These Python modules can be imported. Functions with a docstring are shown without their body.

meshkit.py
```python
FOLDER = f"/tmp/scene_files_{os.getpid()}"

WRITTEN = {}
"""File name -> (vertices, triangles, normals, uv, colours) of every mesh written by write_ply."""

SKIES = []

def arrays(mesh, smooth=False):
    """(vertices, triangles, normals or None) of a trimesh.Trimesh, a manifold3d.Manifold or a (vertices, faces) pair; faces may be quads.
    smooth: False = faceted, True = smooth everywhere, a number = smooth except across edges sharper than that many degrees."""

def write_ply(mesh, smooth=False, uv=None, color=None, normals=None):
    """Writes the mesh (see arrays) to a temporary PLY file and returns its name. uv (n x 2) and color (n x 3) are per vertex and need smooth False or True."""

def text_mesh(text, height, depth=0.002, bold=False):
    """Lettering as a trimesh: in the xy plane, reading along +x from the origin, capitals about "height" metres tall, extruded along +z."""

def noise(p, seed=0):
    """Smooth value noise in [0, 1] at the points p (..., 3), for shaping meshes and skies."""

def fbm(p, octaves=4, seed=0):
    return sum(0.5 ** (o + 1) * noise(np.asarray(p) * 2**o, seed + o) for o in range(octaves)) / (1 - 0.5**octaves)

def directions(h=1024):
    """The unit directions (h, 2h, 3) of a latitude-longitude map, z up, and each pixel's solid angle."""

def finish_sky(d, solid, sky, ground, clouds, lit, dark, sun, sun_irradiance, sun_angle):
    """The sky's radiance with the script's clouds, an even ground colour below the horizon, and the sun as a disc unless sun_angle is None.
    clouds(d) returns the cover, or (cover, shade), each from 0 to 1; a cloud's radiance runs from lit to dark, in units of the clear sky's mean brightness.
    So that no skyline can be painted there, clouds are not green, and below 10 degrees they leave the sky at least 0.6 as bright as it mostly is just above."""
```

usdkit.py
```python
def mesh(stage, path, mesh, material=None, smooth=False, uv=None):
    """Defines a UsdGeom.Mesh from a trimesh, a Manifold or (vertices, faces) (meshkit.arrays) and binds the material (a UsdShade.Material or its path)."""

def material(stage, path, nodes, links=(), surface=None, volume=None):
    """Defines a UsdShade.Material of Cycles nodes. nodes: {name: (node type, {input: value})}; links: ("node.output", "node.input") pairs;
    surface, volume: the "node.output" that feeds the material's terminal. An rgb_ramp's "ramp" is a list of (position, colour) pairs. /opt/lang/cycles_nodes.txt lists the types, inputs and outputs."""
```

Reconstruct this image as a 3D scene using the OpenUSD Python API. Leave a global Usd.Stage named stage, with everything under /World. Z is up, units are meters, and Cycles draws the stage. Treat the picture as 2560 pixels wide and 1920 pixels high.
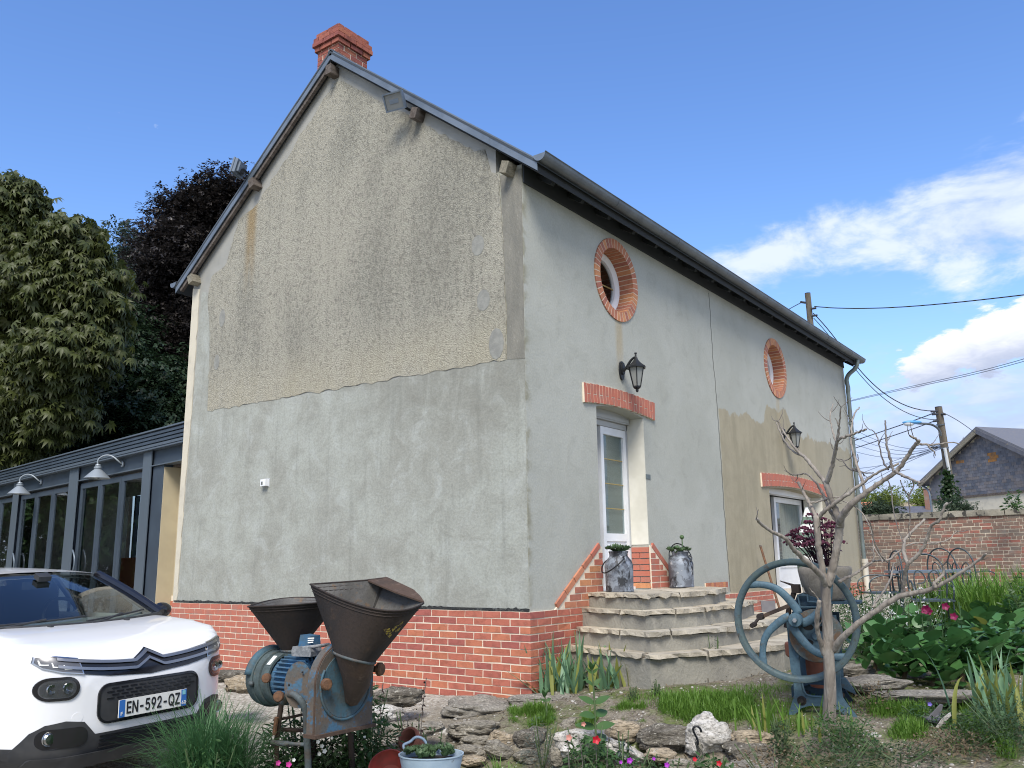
import math, numpy as np, trimesh, usdkit, meshkit
import manifold3d as m3
from pxr import Usd, UsdGeom, UsdLux, UsdShade, Gf, Sdf
from scipy.interpolate import RBFInterpolator, RegularGridInterpolator

stage = Usd.Stage.CreateInMemory()
UsdGeom.SetStageUpAxis(stage, "Z")
UsdGeom.Xform.Define(stage, "/World")
UsdGeom.Scope.Define(stage, "/World/Looks")
rad = math.radians

# ---------------------------------------------------------------- camera
EYE = np.array([4.971, -6.936, 0.459])
def cam_axes(yaw=-0.638, pitch=0.206, roll=-0.0142):
    f = np.array([math.sin(yaw) * math.cos(pitch), math.cos(yaw) * math.cos(pitch), math.sin(pitch)])
    r = np.array([math.cos(yaw), -math.sin(yaw), 0]); u = np.cross(r, f)
    c, s = math.cos(roll), math.sin(roll)
    return r * c + u * s, u * c - r * s, f
CR, CU, CF = cam_axes()
FPX = 2145.5                      # focal length in photograph pixels (2560 wide)
cam = UsdGeom.Camera.Define(stage, "/World/camera")
cam.CreateHorizontalApertureAttr(36.0)
cam.CreateFocalLengthAttr(36.0 * FPX / 2560)
cam.CreateClippingRangeAttr(Gf.Vec2f(0.05, 5000))
cam.CreateExposureAttr(1.0)
UsdGeom.Xformable(cam).AddTransformOp().Set(Gf.Matrix4d(*CR, 0, *CU, 0, *(-CF), 0, *EYE, 1))

# ---------------------------------------------------------------- sky and sun
SUN_EL, SUN_AZ = rad(50), rad(150)        # azimuth from +y towards +x
SUN = np.array([math.cos(SUN_EL) * math.sin(SUN_AZ), math.cos(SUN_EL) * math.cos(SUN_AZ), math.sin(SUN_EL)])
sun = UsdLux.DistantLight.Define(stage, "/World/sun")
sun.CreateIntensityAttr(0.58); sun.CreateAngleAttr(24.0); sun.CreateNormalizeAttr(True); sun.CreateColorAttr(Gf.Vec3f(1, 0.95, 0.86))
_x = np.cross([0, 0, 1], SUN); _x /= np.linalg.norm(_x); _y = np.cross(SUN, _x)
UsdGeom.Xformable(sun).AddTransformOp().Set(Gf.Matrix4d(*_x, 0, *_y, 0, *SUN, 0, 0, 0, 0, 1))

class Nodes:
    """small builder for node graphs"""
    def __init__(s): s.n, s.l, s.k = {}, [], 0
    def add(s, kind, out, **inp):
        name = f"n{s.k}"; s.k += 1
        vals = {}
        for k, v in inp.items():
            if isinstance(v, str) and "." in v and v.split(".")[0] in s.n: s.l.append((v, f"{name}.{k}"))
            else: vals[k] = v
        s.n[name] = (kind, vals)
        return f"{name}.{out}"
    def m(s, op, a, b=0.0, c=0.0, clamp=False):
        return s.add("math", "value", math_type=op, value1=a, value2=b, value3=c, use_clamp=clamp)
    def ss(s, v, a, b, lo=0.0, hi=1.0):
        return s.add("map_range", "result", range_type="smoothstep", value=v, from_min=a, from_max=b, to_min=lo, to_max=hi)
    def mix(s, f, a, b, t="mix"):
        return s.add("mix", "color", mix_type=t, fac=f, color1=a, color2=b)
    def noise(s, vec, scale, detail=3.0, rough=0.55, dist=0.0):
        return s.add("noise_texture", "fac", vector=vec, scale=scale, detail=detail, roughness=rough, distortion=dist)
    def make(s, name, surface, volume=None):
        return usdkit.material(stage, f"/World/Looks/{name}", s.n, s.l, surface=surface, volume=volume)

def sky_material():
    g = Nodes()
    d = g.add("texture_coordinate", "generated")
    sky = g.add("sky_texture", "color", sky_type="single_scattering", sun_disc=False, sun_elevation=SUN_EL, sun_rotation=SUN_AZ,
                altitude=100.0, air_density=1.1, aerosol_density=0.5, ozone_density=3.0, vector=d)
    sky = g.add("hsv", "color", hue=0.510, saturation=1.18, value=1.12, fac=1.0, color=sky)
    xyz = g.add("separate_xyz", "x", vector=d).split(".")[0]
    x, y, z = xyz + ".x", xyz + ".y", xyz + ".z"
    az = g.m("degrees", g.m("arctan2", x, y))           # 0 = +y, towards +x
    el = g.m("degrees", g.m("arcsine", z))
    # clouds stretched like layers: divide by height
    inv = g.m("divide", 1.0, g.m("add", g.m("maximum", z, 0.0), 0.28))
    p = g.add("combine_xyz", "vector", x=g.m("multiply", x, inv), y=g.m("multiply", y, inv), z=g.m("multiply", z, 1.6))
    n1 = g.noise(p, 5.0, 8.0, 0.60, 0.35)
    n2 = g.noise(p, 17.0, 6.0, 0.62, 0.3)
    n3 = g.noise(p, 1.1, 3.0, 0.5)
    nn = g.m("add", g.m("multiply", n1, 0.72), g.m("multiply", n2, 0.28))
    def bump(a0, e0, sa, se, amp, tilt=0.0):
        da = g.m("subtract", az, a0)
        u = g.m("divide", da, sa)
        v = g.m("divide", g.m("subtract", g.m("subtract", el, e0), g.m("multiply", da, tilt)), se)
        r = g.m("add", g.m("multiply", u, u), g.m("multiply", v, v))
        return g.m("multiply", g.m("exponent", g.m("multiply", r, -1.0)), amp)
    # high ragged bank to the right of the roof and the low cumulus over the neighbour's house
    hi = g.m("add", bump(-2, 19.9, 13, 3.7, 0.74, 0.07), bump(-19.5, 18.9, 4.2, 2.0, 0.40, 0.3))
    nA = g.m("add", g.m("multiply", g.m("subtract", nn, 0.5), 1.9), 0.5)
    covA = g.ss(g.m("add", nA, hi), 0.66, 1.12)
    covA = g.m("multiply", covA, g.m("multiply", g.ss(hi, 0.04, 0.16), 0.84))
    lowb = g.m("add", bump(-5.5, 12.6, 7.5, 1.7, 0.62, 0.16), bump(5, 13.8, 8, 2.4, 0.62, 0.1))
    covB = g.ss(g.m("add", g.m("add", g.m("multiply", g.m("subtract", nn, 0.5), 1.5), 0.5), lowb), 0.74, 0.86)
    haze = g.m("add", bump(0, 4.5, 26, 7.0, 0.95), bump(60, 8.0, 40, 9.0, 0.45))
    covC = g.m("multiply", g.ss(g.m("add", nA, haze), 0.55, 1.25), g.m("multiply", g.ss(haze, 0.05, 0.25), 0.85))
    # scattered fair-weather cumulus over the rest of the sky
    away = g.m("multiply", g.ss(g.m("absolute", g.m("add", az, 36.0)), 48.0, 80.0), g.ss(el, 72.0, 55.0))
    covD = g.m("multiply", g.ss(g.m("add", nn, g.m("multiply", n3, 0.35)), 0.60, 0.76), away)
    clear = (0.30, 0.47, 0.98)
    lit, grey = (4.9, 5.05, 5.5), (2.9, 3.2, 4.0)
    shadeB = g.ss(g.m("add", g.m("subtract", g.m("subtract", el, 12.5), g.m("multiply", g.m("add", az, 5.0), 0.18)), g.m("multiply", g.m("subtract", n2, 0.5), 2.0)), 0.9, -1.6)
    c = g.mix(covA, sky, g.mix(g.ss(n1, 0.38, 0.62), (2.9, 3.45, 4.9), (4.3, 4.65, 5.5)))
    c = g.mix(g.ss(el, 16.0, 0.0, 0.0, 0.8), c, (2.0, 2.75, 4.6))
    c = g.mix(covC, c, g.mix(g.ss(n1, 0.4, 0.65), (2.6, 3.1, 4.5), (3.4, 3.8, 4.9)))
    c = g.mix(covD, c, g.mix(g.ss(nn, 0.5, 0.7), lit, grey))
    c = g.mix(covB, c, g.mix(g.m("multiply", shadeB, 1.0), lit, (2.5, 2.85, 3.8)))
    bg = g.add("background_shader", "background", color=c, strength=0.11)
    return g.make("sky", bg)
dome = UsdLux.DomeLight.Define(stage, "/World/sky")
UsdShade.MaterialBindingAPI.Apply(dome.GetPrim()).Bind(sky_material())
dome.GetPrim().SetCustomDataByKey("kind", "structure")

# ---------------------------------------------------------------- helpers
def D(px, py, depth):
    """point seen at photograph pixel (px, py) of the 2560 x 1920 picture, at this many metres in front of the camera plane"""
    return EYE + depth * (CF + CR * (px - 1280) / FPX - CU * (py - 960) / FPX)

_count = {}
def newpath(parent, name):
    k = (parent, name); n = _count.get(k, 0); _count[k] = n + 1
    return f"{parent}/{name}" + (f"_{n:03d}" if n else "")

def tag(prim, **kw):
    for k, v in kw.items():
        if v: prim.SetCustomDataByKey(k, v)

def thing(name, label, category, group=None, kind=None):
    p = newpath("/World", name)
    x = UsdGeom.Xform.Define(stage, p)
    tag(x.GetPrim(), label=label, category=category, group=group, kind=kind)
    return p

def part(parent, name, mesh, mat, smooth=False, label=None, kind=None, category=None, group=None):
    if isinstance(mesh, MB): mesh = mesh.get()
    p = newpath(parent, name)
    m = usdkit.mesh(stage, p, mesh, MAT[mat] if isinstance(mat, str) else mat, smooth=smooth)
    tag(m.GetPrim(), label=label, kind=kind, category=category, group=group)
    return p

def solo(name, mesh, mat, label=None, category=None, group=None, kind=None, smooth=False):
    return part("/World", name, mesh, mat, smooth, label, kind, category, group)

def rotz(a):
    c, s = math.cos(a), math.sin(a); return np.array([[c, -s, 0], [s, c, 0], [0, 0, 1.0]])
def rotx(a):
    c, s = math.cos(a), math.sin(a); return np.array([[1.0, 0, 0], [0, c, -s], [0, s, c]])
def roty(a):
    c, s = math.cos(a), math.sin(a); return np.array([[c, 0, s], [0, 1.0, 0], [-s, 0, c]])
def unit(v):
    v = np.asarray(v, float); return v / max(np.linalg.norm(v), 1e-12)
def frame_z(d):
    """rotation whose third column is d"""
    z = unit(d); a = np.array([0, 0, 1.0]) if abs(z[2]) < 0.9 else np.array([1.0, 0, 0])
    x = unit(np.cross(a, z)); return np.stack([x, np.cross(z, x), z], 1)

BOXV = np.array([[x, y, z] for x in (-.5, .5) for y in (-.5, .5) for z in (-.5, .5)])
BOXF = np.array([[0, 1, 3], [0, 3, 2], [4, 6, 7], [4, 7, 5], [0, 4, 5], [0, 5, 1], [2, 3, 7], [2, 7, 6], [0, 2, 6], [0, 6, 4], [1, 5, 7], [1, 7, 3]])
class MB:
    def __init__(s): s.v, s.f, s.n = [], [], 0
    def add(s, v, f):
        v = np.asarray(v, float); f = np.asarray(f, int)
        if f.shape[1] == 4: f = np.vstack([f[:, [0, 1, 2]], f[:, [0, 2, 3]]])
        s.v.append(v); s.f.append(f + s.n); s.n += len(v); return s
    def addm(s, m, R=None, t=None):
        v, f, _ = meshkit.arrays(m)
        if R is not None: v = v @ np.asarray(R).T
        if t is not None: v = v + t
        return s.add(v, f)
    def box(s, c, size, R=None):
        v = BOXV * size
        if R is not None: v = v @ np.asarray(R).T
        return s.add(v + np.asarray(c, float), BOXF)
    def box2(s, a, b):
        a, b = np.asarray(a, float), np.asarray(b, float); return s.box((a + b) / 2, np.abs(b - a))
    def beam(s, a, b, w, h, up=(0, 0, 1)):
        a, b = np.asarray(a, float), np.asarray(b, float); z = unit(b - a); x = unit(np.cross(up, z)); y = np.cross(z, x)
        return s.box((a + b) / 2, (w, h, np.linalg.norm(b - a)), np.stack([x, y, z], 1))
    def tube(s, pts, r, n=8, cap=True, closed=False):
        v, f = tube(pts, r, n, cap, closed); return s.add(v, f)
    def lathe(s, prof, n=24, R=None, t=(0, 0, 0), arc=None):
        prof = np.asarray(prof, float); k = len(prof)
        full = arc is None
        a = np.linspace(0, 2 * math.pi, n, endpoint=False) if full else np.linspace(arc[0], arc[1], n)
        v = np.stack([prof[:, None, 0] * np.cos(a), prof[:, None, 0] * np.sin(a), np.repeat(prof[:, 1:2], n, 1)], -1).reshape(-1, 3)
        f = [[i * n + j, i * n + (j + 1) % n, (i + 1) * n + (j + 1) % n, (i + 1) * n + j] for i in range(k - 1) for j in range(n if full else n - 1)]
        if R is not None: v = v @ np.asarray(R).T
        return s.add(v + np.asarray(t, float), f)
    def get(s): return np.vstack(s.v), np.vstack(s.f)
    def tm(s): return trimesh.Trimesh(*s.get(), process=False)

def tube(pts, r, n=8, cap=True, closed=False):
    pts = np.asarray(pts, float); k = len(pts)
    r = np.broadcast_to(np.asarray(r, float), (k,))
    t = np.gradient(pts, axis=0) if not closed else np.roll(pts, -1, 0) - np.roll(pts, 1, 0)
    t /= np.maximum(np.linalg.norm(t, axis=1, keepdims=True), 1e-9)
    x = np.zeros((k, 3)); a = np.array([0, 0, 1.0]) if abs(t[0, 2]) < 0.9 else np.array([1.0, 0, 0])
    x[0] = unit(np.cross(a, t[0]))
    for i in range(1, k):
        q = x[i - 1] - t[i] * (x[i - 1] @ t[i]); x[i] = unit(q)
    y = np.cross(t, x)
    ang = np.linspace(0, 2 * math.pi, n, endpoint=False)
    v = pts[:, None] + r[:, None, None] * (np.cos(ang)[None, :, None] * x[:, None] + np.sin(ang)[None, :, None] * y[:, None])
    v = v.reshape(-1, 3)
    rng_ = range(k if closed else k - 1)
    f = [[i * n + j, i * n + (j + 1) % n, ((i + 1) % k) * n + (j + 1) % n, ((i + 1) % k) * n + j] for i in rng_ for j in range(n)]
    f = np.array(f); f = np.vstack([f[:, [0, 1, 2]], f[:, [0, 2, 3]]])
    if cap and not closed:
        c0, c1 = len(v), len(v) + 1
        v = np.vstack([v, pts[0], pts[-1]])
        f = np.vstack([f, [[c0, (j + 1) % n, j] for j in range(n)], [[c1, (k - 1) * n + j, (k - 1) * n + (j + 1) % n] for j in range(n)]])
    return v, f

def curve(pts, n=24):
    """smooth curve through points"""
    from scipy.interpolate import CubicSpline
    pts = np.asarray(pts, float)
    if len(pts) < 3: return np.linspace(pts[0], pts[-1], n)
    t = np.r_[0, np.cumsum(np.linalg.norm(np.diff(pts, axis=0), axis=1))]
    return CubicSpline(t, pts)(np.linspace(0, t[-1], n))

def extrude(poly, h, refine=0, holes=()):
    """manifold of a polygon (list of points) extruded by h along z"""
    cs = m3.CrossSection([np.asarray(poly, float)] + [np.asarray(q, float) for q in holes], m3.FillRule.EvenOdd)
    m = cs.extrude(h)
    return m.refine_to_length(refine) if refine else m

def xform(m, R, t=(0, 0, 0)):
    v, f, _ = meshkit.arrays(m); return v @ np.asarray(R, float).T + np.asarray(t, float), f
AX_X = np.array([[0, 0, 1.0], [1, 0, 0], [0, 1, 0]])     # polygon (u, v), height h -> x = h, y = u, z = v
AX_Y = np.array([[1.0, 0, 0], [0, 0, -1], [0, 1, 0]])    # polygon (u, v), height h -> x = u, y = -h, z = v

def ragged(pts, step, amp, seed, closed=True):
    """polyline with a worn, uneven edge"""
    r = np.random.default_rng(seed); pts = np.asarray(pts, float); out = []
    n = len(pts)
    for i in range(n if closed else n - 1):
        a, b = pts[i], pts[(i + 1) % n]; k = max(1, int(np.linalg.norm(b - a) / step))
        for j in range(k): out.append(a + (b - a) * (j + (0 if j == 0 else r.uniform(-.25, .25))) / k + (0 if j == 0 else 1) * r.normal(0, amp, 2))
    if not closed: out.append(pts[-1])
    return np.array(out)

def scatter(v, f, pos, R, s, per_axis=None):
    """copies of (v, f): rotations R (n,3,3), scales s, at pos"""
    v = np.asarray(v, float); n = len(pos)
    s = np.asarray(s, float)
    s = s[:, None, None] if s.ndim == 1 else s[:, None, :]
    V = np.einsum("nij,nkj->nki", R, v[None] * s) + np.asarray(pos)[:, None]
    F = (np.asarray(f)[None] + (np.arange(n) * len(v))[:, None, None]).reshape(-1, 3)
    return V.reshape(-1, 3), F

def rand_rot(r, n, tilt=None):
    """random rotations; with tilt, z axes lean at most this far from up"""
    a = r.uniform(0, 2 * np.pi, n)
    if tilt is None:
        q = r.normal(size=(n, 4)); q /= np.linalg.norm(q, axis=1, keepdims=True)
        w, x, y, z = q.T
        return np.stack([np.stack([1 - 2 * (y * y + z * z), 2 * (x * y - z * w), 2 * (x * z + y * w)], -1), np.stack([2 * (x * y + z * w), 1 - 2 * (x * x + z * z), 2 * (y * z - x * w)], -1), np.stack([2 * (x * z - y * w), 2 * (y * z + x * w), 1 - 2 * (x * x + y * y)], -1)], 1)
    t, b = r.uniform(0, tilt, n), r.uniform(0, 2 * np.pi, n)
    return np.stack([rotz(bi) @ rotx(ti) @ rotz(ai) for ti, ai, bi in zip(t, a, b)])

# ---------------------------------------------------------------- materials
MAT = {}
def mat(name, col, rough=0.7, metal=0.0, col2=None, scale=6.0, lo=0.35, hi=0.65, detail=4.0, bump=0.0, bscale=None, stretch=None,
        col3=None, scale3=20.0, lo3=0.58, hi3=0.66, spec=0.5, coat=0.0, trans=0.0, rnd=0.0, space="position", bdist=0.02, dist=0.0):
    """general procedural surface: base colour, mixed with a second (broad noise) and a third (spots), and bump"""
    g = Nodes()
    pos = g.add("geometry", "position") if space == "position" else g.add("texture_coordinate", "object")
    if stretch is not None: pos = g.add("mapping", "vector", vector=pos, scale=stretch)
    c = tuple(col)
    if col2 is not None:
        c = g.mix(g.ss(g.noise(pos, scale, detail, 0.6, dist), lo, hi), c, tuple(col2))
    if col3 is not None:
        c = g.mix(g.ss(g.noise(pos, scale3, 3.0, 0.6), lo3, hi3), c, tuple(col3))
    if rnd:
        o = g.add("object_info", "random")
        h = g.add("hsv", "color", hue=g.m("multiply_add", o, rnd * 0.06, 0.5 - rnd * 0.03), saturation=1.0, value=g.m("multiply_add", o, rnd, 1 - rnd / 2), fac=1.0, color=c)
        c = h
    kw = dict(roughness=rough, metallic=metal, specular_ior_level=spec, base_color=c)
    if coat: kw.update(coat_weight=coat, coat_roughness=0.05)
    if bump:
        hgt = g.noise(pos, bscale or scale * 4, 5.0, 0.6)
        kw["normal"] = g.add("bump", "normal", height=hgt, strength=bump, distance=bdist)
    b = g.add("principled_bsdf", "BSDF", **kw)
    if trans:
        t = g.add("translucent_bsdf", "BSDF", color=c)
        b = g.add("mix_closure", "closure", fac=trans, closure1=b, closure2=t)
    MAT[name] = g.make(name, b)
    return MAT[name]

def leafmat(name, c1, c2, c3=None, rough=0.5, scale=1.5, island=True, spec=0.4, trans=0.3):
    """foliage: tone differs from leaf to leaf and in broad patches"""
    g = Nodes()
    pos = g.add("geometry", "position")
    r = g.add("geometry", "random_per_island")
    c = g.mix(r, tuple(c1), tuple(c2))
    if c3 is not None: c = g.mix(g.ss(g.m("add", g.m("multiply", r, 0.4), g.noise(pos, scale, 3.0)), 0.68, 0.95), c, tuple(c3))
    b = g.add("principled_bsdf", "BSDF", base_color=c, roughness=rough, specular_ior_level=spec)
    t = g.add("translucent_bsdf", "BSDF", color=c)
    MAT[name] = g.make(name, g.add("mix_closure", "closure", fac=trans, closure1=b, closure2=t))

def glassmat(name, tint=(0.75, 0.8, 0.8), ior=1.5, gloss=0.0):
    g = Nodes()
    f = g.m("multiply_add", g.m("power", g.add("layer_weight", "facing", blend=0.5), 5.0), 0.94, 0.05)
    MAT[name] = g.make(name, g.add("mix_closure", "closure", fac=f, closure1=g.add("transparent_bsdf", "BSDF", color=tint), closure2=g.add("glossy_bsdf", "BSDF", color=(1, 1, 1), roughness=gloss)))
# ---------------------------------------------------------------- surface materials
mat("render_smooth", (0.33, 0.325, 0.295), 0.9, col2=(0.25, 0.25, 0.225), scale=1.3, lo=0.35, hi=0.75, bump=0.25, bscale=60, bdist=0.01, col3=(0.2, 0.2, 0.18), scale3=2.2, lo3=0.62, hi3=0.8)
mat("render_cream", (0.55, 0.505, 0.40), 0.9, col2=(0.42, 0.39, 0.32), scale=3, lo=0.45, hi=0.8, bump=0.2, bscale=50, bdist=0.01)
mat("render_yellow", (0.47, 0.405, 0.27), 0.9, col2=(0.41, 0.35, 0.235), scale=1.5, bump=0.1, bscale=50, bdist=0.01)
mat("reveal_white", (0.70, 0.68, 0.60), 0.85, col2=(0.6, 0.58, 0.5), scale=2.5, bump=0.1, bscale=40, bdist=0.01)
mat("patch_grey", (0.21, 0.21, 0.19), 0.9, col2=(0.27, 0.27, 0.24), scale=12, bump=0.3, bscale=90, bdist=0.01)
mat("band_pebbly", (0.225, 0.215, 0.18), 0.95, col2=(0.17, 0.165, 0.14), scale=5, stretch=(1, 1, 0.3), col3=(0.40, 0.39, 0.34), scale3=55, lo3=0.68, hi3=0.74, bump=0.6, bscale=90, bdist=0.015)
def lower_render():
    g = Nodes(); p = g.add("geometry", "position")
    a = g.noise(p, 0.9, 5, 0.6, 0.6); b = g.noise(p, 3.2, 6, 0.62, 0.8); f = g.noise(p, 38, 4, 0.65)
    c = g.mix(g.ss(a, 0.36, 0.62), (0.375, 0.39, 0.345), (0.315, 0.32, 0.28))
    c = g.mix(g.m("multiply", g.ss(b, 0.48, 0.72), 0.50), c, (0.245, 0.245, 0.21))
    c = g.mix(g.m("multiply", g.ss(b, 0.50, 0.32), 0.5), c, (0.43, 0.45, 0.42))
    x = g.add("separate_xyz", "x", vector=p); z = x.split(".")[0] + ".z"
    st = g.noise(g.add("mapping", "vector", vector=p, scale=(9, 9, 0.7)), 1.0, 4, 0.6)
    c = g.mix(g.m("multiply", g.ss(st, 0.52, 0.72), 0.35), c, (0.20, 0.205, 0.18))
    st = g.noise(g.add("mapping", "vector", vector=p, scale=(3.2, 3.2, 0.8)), 1.0, 6, 0.7, 0.8)
    drip = g.m("multiply", g.m("multiply", g.ss(g.m("add", z, g.m("multiply", g.m("subtract", b, 0.5), 0.9)), 1.4, 2.5), g.ss(x, -3.6, -1.0)), g.ss(st, 0.30, 0.55))
    c = g.mix(g.m("multiply", drip, 0.55), c, (0.19, 0.185, 0.155))
    c = g.mix(g.ss(f, 0.3, 0.7), c, g.mix(0.25, c, (0.1, 0.1, 0.09)))
    n = g.add("bump", "normal", height=g.m("add", g.m("multiply", b, 0.6), g.m("multiply", f, 0.3)), strength=0.35, distance=0.03)
    MAT["render_lower"] = g.make("render_lower", g.add("principled_bsdf", "BSDF", base_color=c, roughness=0.9, specular_ior_level=0.3, normal=n))
lower_render()
def roughcast():
    g = Nodes(); p = g.add("geometry", "position")
    x = g.add("separate_xyz", "x", vector=p); z = x.split(".")[0] + ".z"
    ps = g.add("mapping", "vector", vector=p, scale=(1, 1, 0.45))
    a = g.noise(ps, 0.75, 4, 0.6, 0.3); b = g.noise(g.add("mapping", "vector", vector=p, scale=(1, 1, 0.6)), 34, 5, 0.75, 0.3); h = g.noise(p, 75, 3, 0.6)
    st = g.noise(g.add("mapping", "vector", vector=p, scale=(8, 8, 0.45)), 1.0, 5, 0.62)
    c = g.mix(g.ss(a, 0.4, 0.62), (0.405, 0.385, 0.315), (0.33, 0.318, 0.262))
    c = g.mix(g.m("multiply", g.ss(g.m("add", b, g.m("multiply", g.m("subtract", a, 0.5), 0.25)), 0.47, 0.62), 0.66), c, (0.17, 0.162, 0.138))
    c = g.mix(g.m("multiply", g.ss(st, 0.5, 0.75), 0.30), c, (0.19, 0.185, 0.155))
    low = g.m("multiply", g.ss(z, 3.35, 2.6), g.ss(a, 0.3, 0.6))
    c = g.mix(g.m("multiply", low, 0.5), c, (0.52, 0.47, 0.34))
    # rust runs from the floodlight bracket on the left, black from the one on the right
    run = g.m("multiply", g.ss(g.m("absolute", g.m("add", x, 4.67)), 0.17, 0.02), g.m("multiply", g.ss(z, 3.9, 5.2), g.ss(st, 0.3, 0.55)))
    c = g.mix(g.m("multiply", run, 0.7), c, (0.30, 0.20, 0.08))
    soot = g.m("multiply", g.ss(g.m("absolute", g.m("add", x, 1.56)), 0.22, 0.03), g.ss(z, 5.15, 5.75))
    c = g.mix(g.m("multiply", soot, 0.6), c, (0.09, 0.085, 0.075))
    n = g.add("bump", "normal", height=g.m("add", b, g.m("multiply", h, 0.7)), strength=0.9, distance=0.03)
    MAT["roughcast"] = g.make("roughcast", g.add("principled_bsdf", "BSDF", base_color=c, roughness=0.95, specular_ior_level=0.2, normal=n))
roughcast()
def facade_render():
    g = Nodes(); p = g.add("geometry", "position")
    s = g.add("separate_xyz", "x", vector=p).split(".")[0]; y, z = s + ".y", s + ".z"
    a = g.noise(p, 0.8, 5, 0.6, 0.5); b = g.noise(p, 4.0, 6, 0.62, 0.5); f = g.noise(p, 45, 3, 0.6)
    st = g.noise(g.add("mapping", "vector", vector=p, scale=(3, 3, 0.5)), 1.0, 6, 0.68, 0.5)
    c = g.mix(g.ss(a, 0.36, 0.64), (0.435, 0.44, 0.39), (0.39, 0.395, 0.345))
    c = g.mix(g.m("multiply", g.ss(b, 0.5, 0.72), 0.32), c, (0.29, 0.29, 0.25))
    c = g.mix(g.m("multiply", g.ss(b, 0.5, 0.3), 0.3), c, (0.42, 0.43, 0.40))
    # older tan render round the far door: uneven upper edge
    top = g.m("add", 2.66, g.m("multiply", g.m("subtract", g.noise(p, 2.4, 5, 0.65), 0.5), 0.5))
    top = g.m("add", top, g.m("multiply", g.ss(g.m("absolute", g.m("subtract", y, 7.35)), 0.75, 0.45), 0.32))
    tan = g.m("multiply", g.ss(g.m("subtract", top, z), -0.01, 0.03), g.ss(g.m("add", y, g.m("multiply", b, 0.1)), 4.86, 4.93))
    tc = g.mix(g.ss(g.m("add", g.m("multiply", st, 0.6), g.m("multiply", b, 0.4)), 0.40, 0.62), (0.38, 0.335, 0.235), (0.31, 0.275, 0.19))
    c = g.mix(tan, c, g.mix(g.m("multiply", g.ss(y, 8.0, 11.0), 0.6), tc, (0.33, 0.31, 0.24)))
    # ochre run under the round windows
    for y0 in (1.97, 7.42):
        r = g.m("multiply", g.ss(g.m("absolute", g.m("subtract", y, y0)), 0.13, 0.03), g.m("multiply", g.ss(z, 2.55, 3.05), g.ss(z, 3.5, 3.38)))
        c = g.mix(g.m("multiply", g.m("multiply", r, g.ss(st, 0.25, 0.55)), 0.75), c, (0.40, 0.32, 0.19))
    moss = g.m("multiply", g.ss(y, 0.12, 0.0), g.ss(b, 0.4, 0.6))
    c = g.mix(g.m("multiply", moss, 0.6), c, (0.20, 0.18, 0.10))
    c = g.mix(g.ss(f, 0.3, 0.7), c, g.mix(0.14, c, (0.1, 0.1, 0.09)))
    n = g.add("bump", "normal", height=g.m("add", g.m("multiply", b, 0.6), g.m("multiply", f, 0.2)), strength=0.3, distance=0.03)
    MAT["render_facade"] = g.make("render_facade", g.add("principled_bsdf", "BSDF", base_color=c, roughness=0.9, specular_ior_level=0.3, normal=n))
facade_render()

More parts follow.
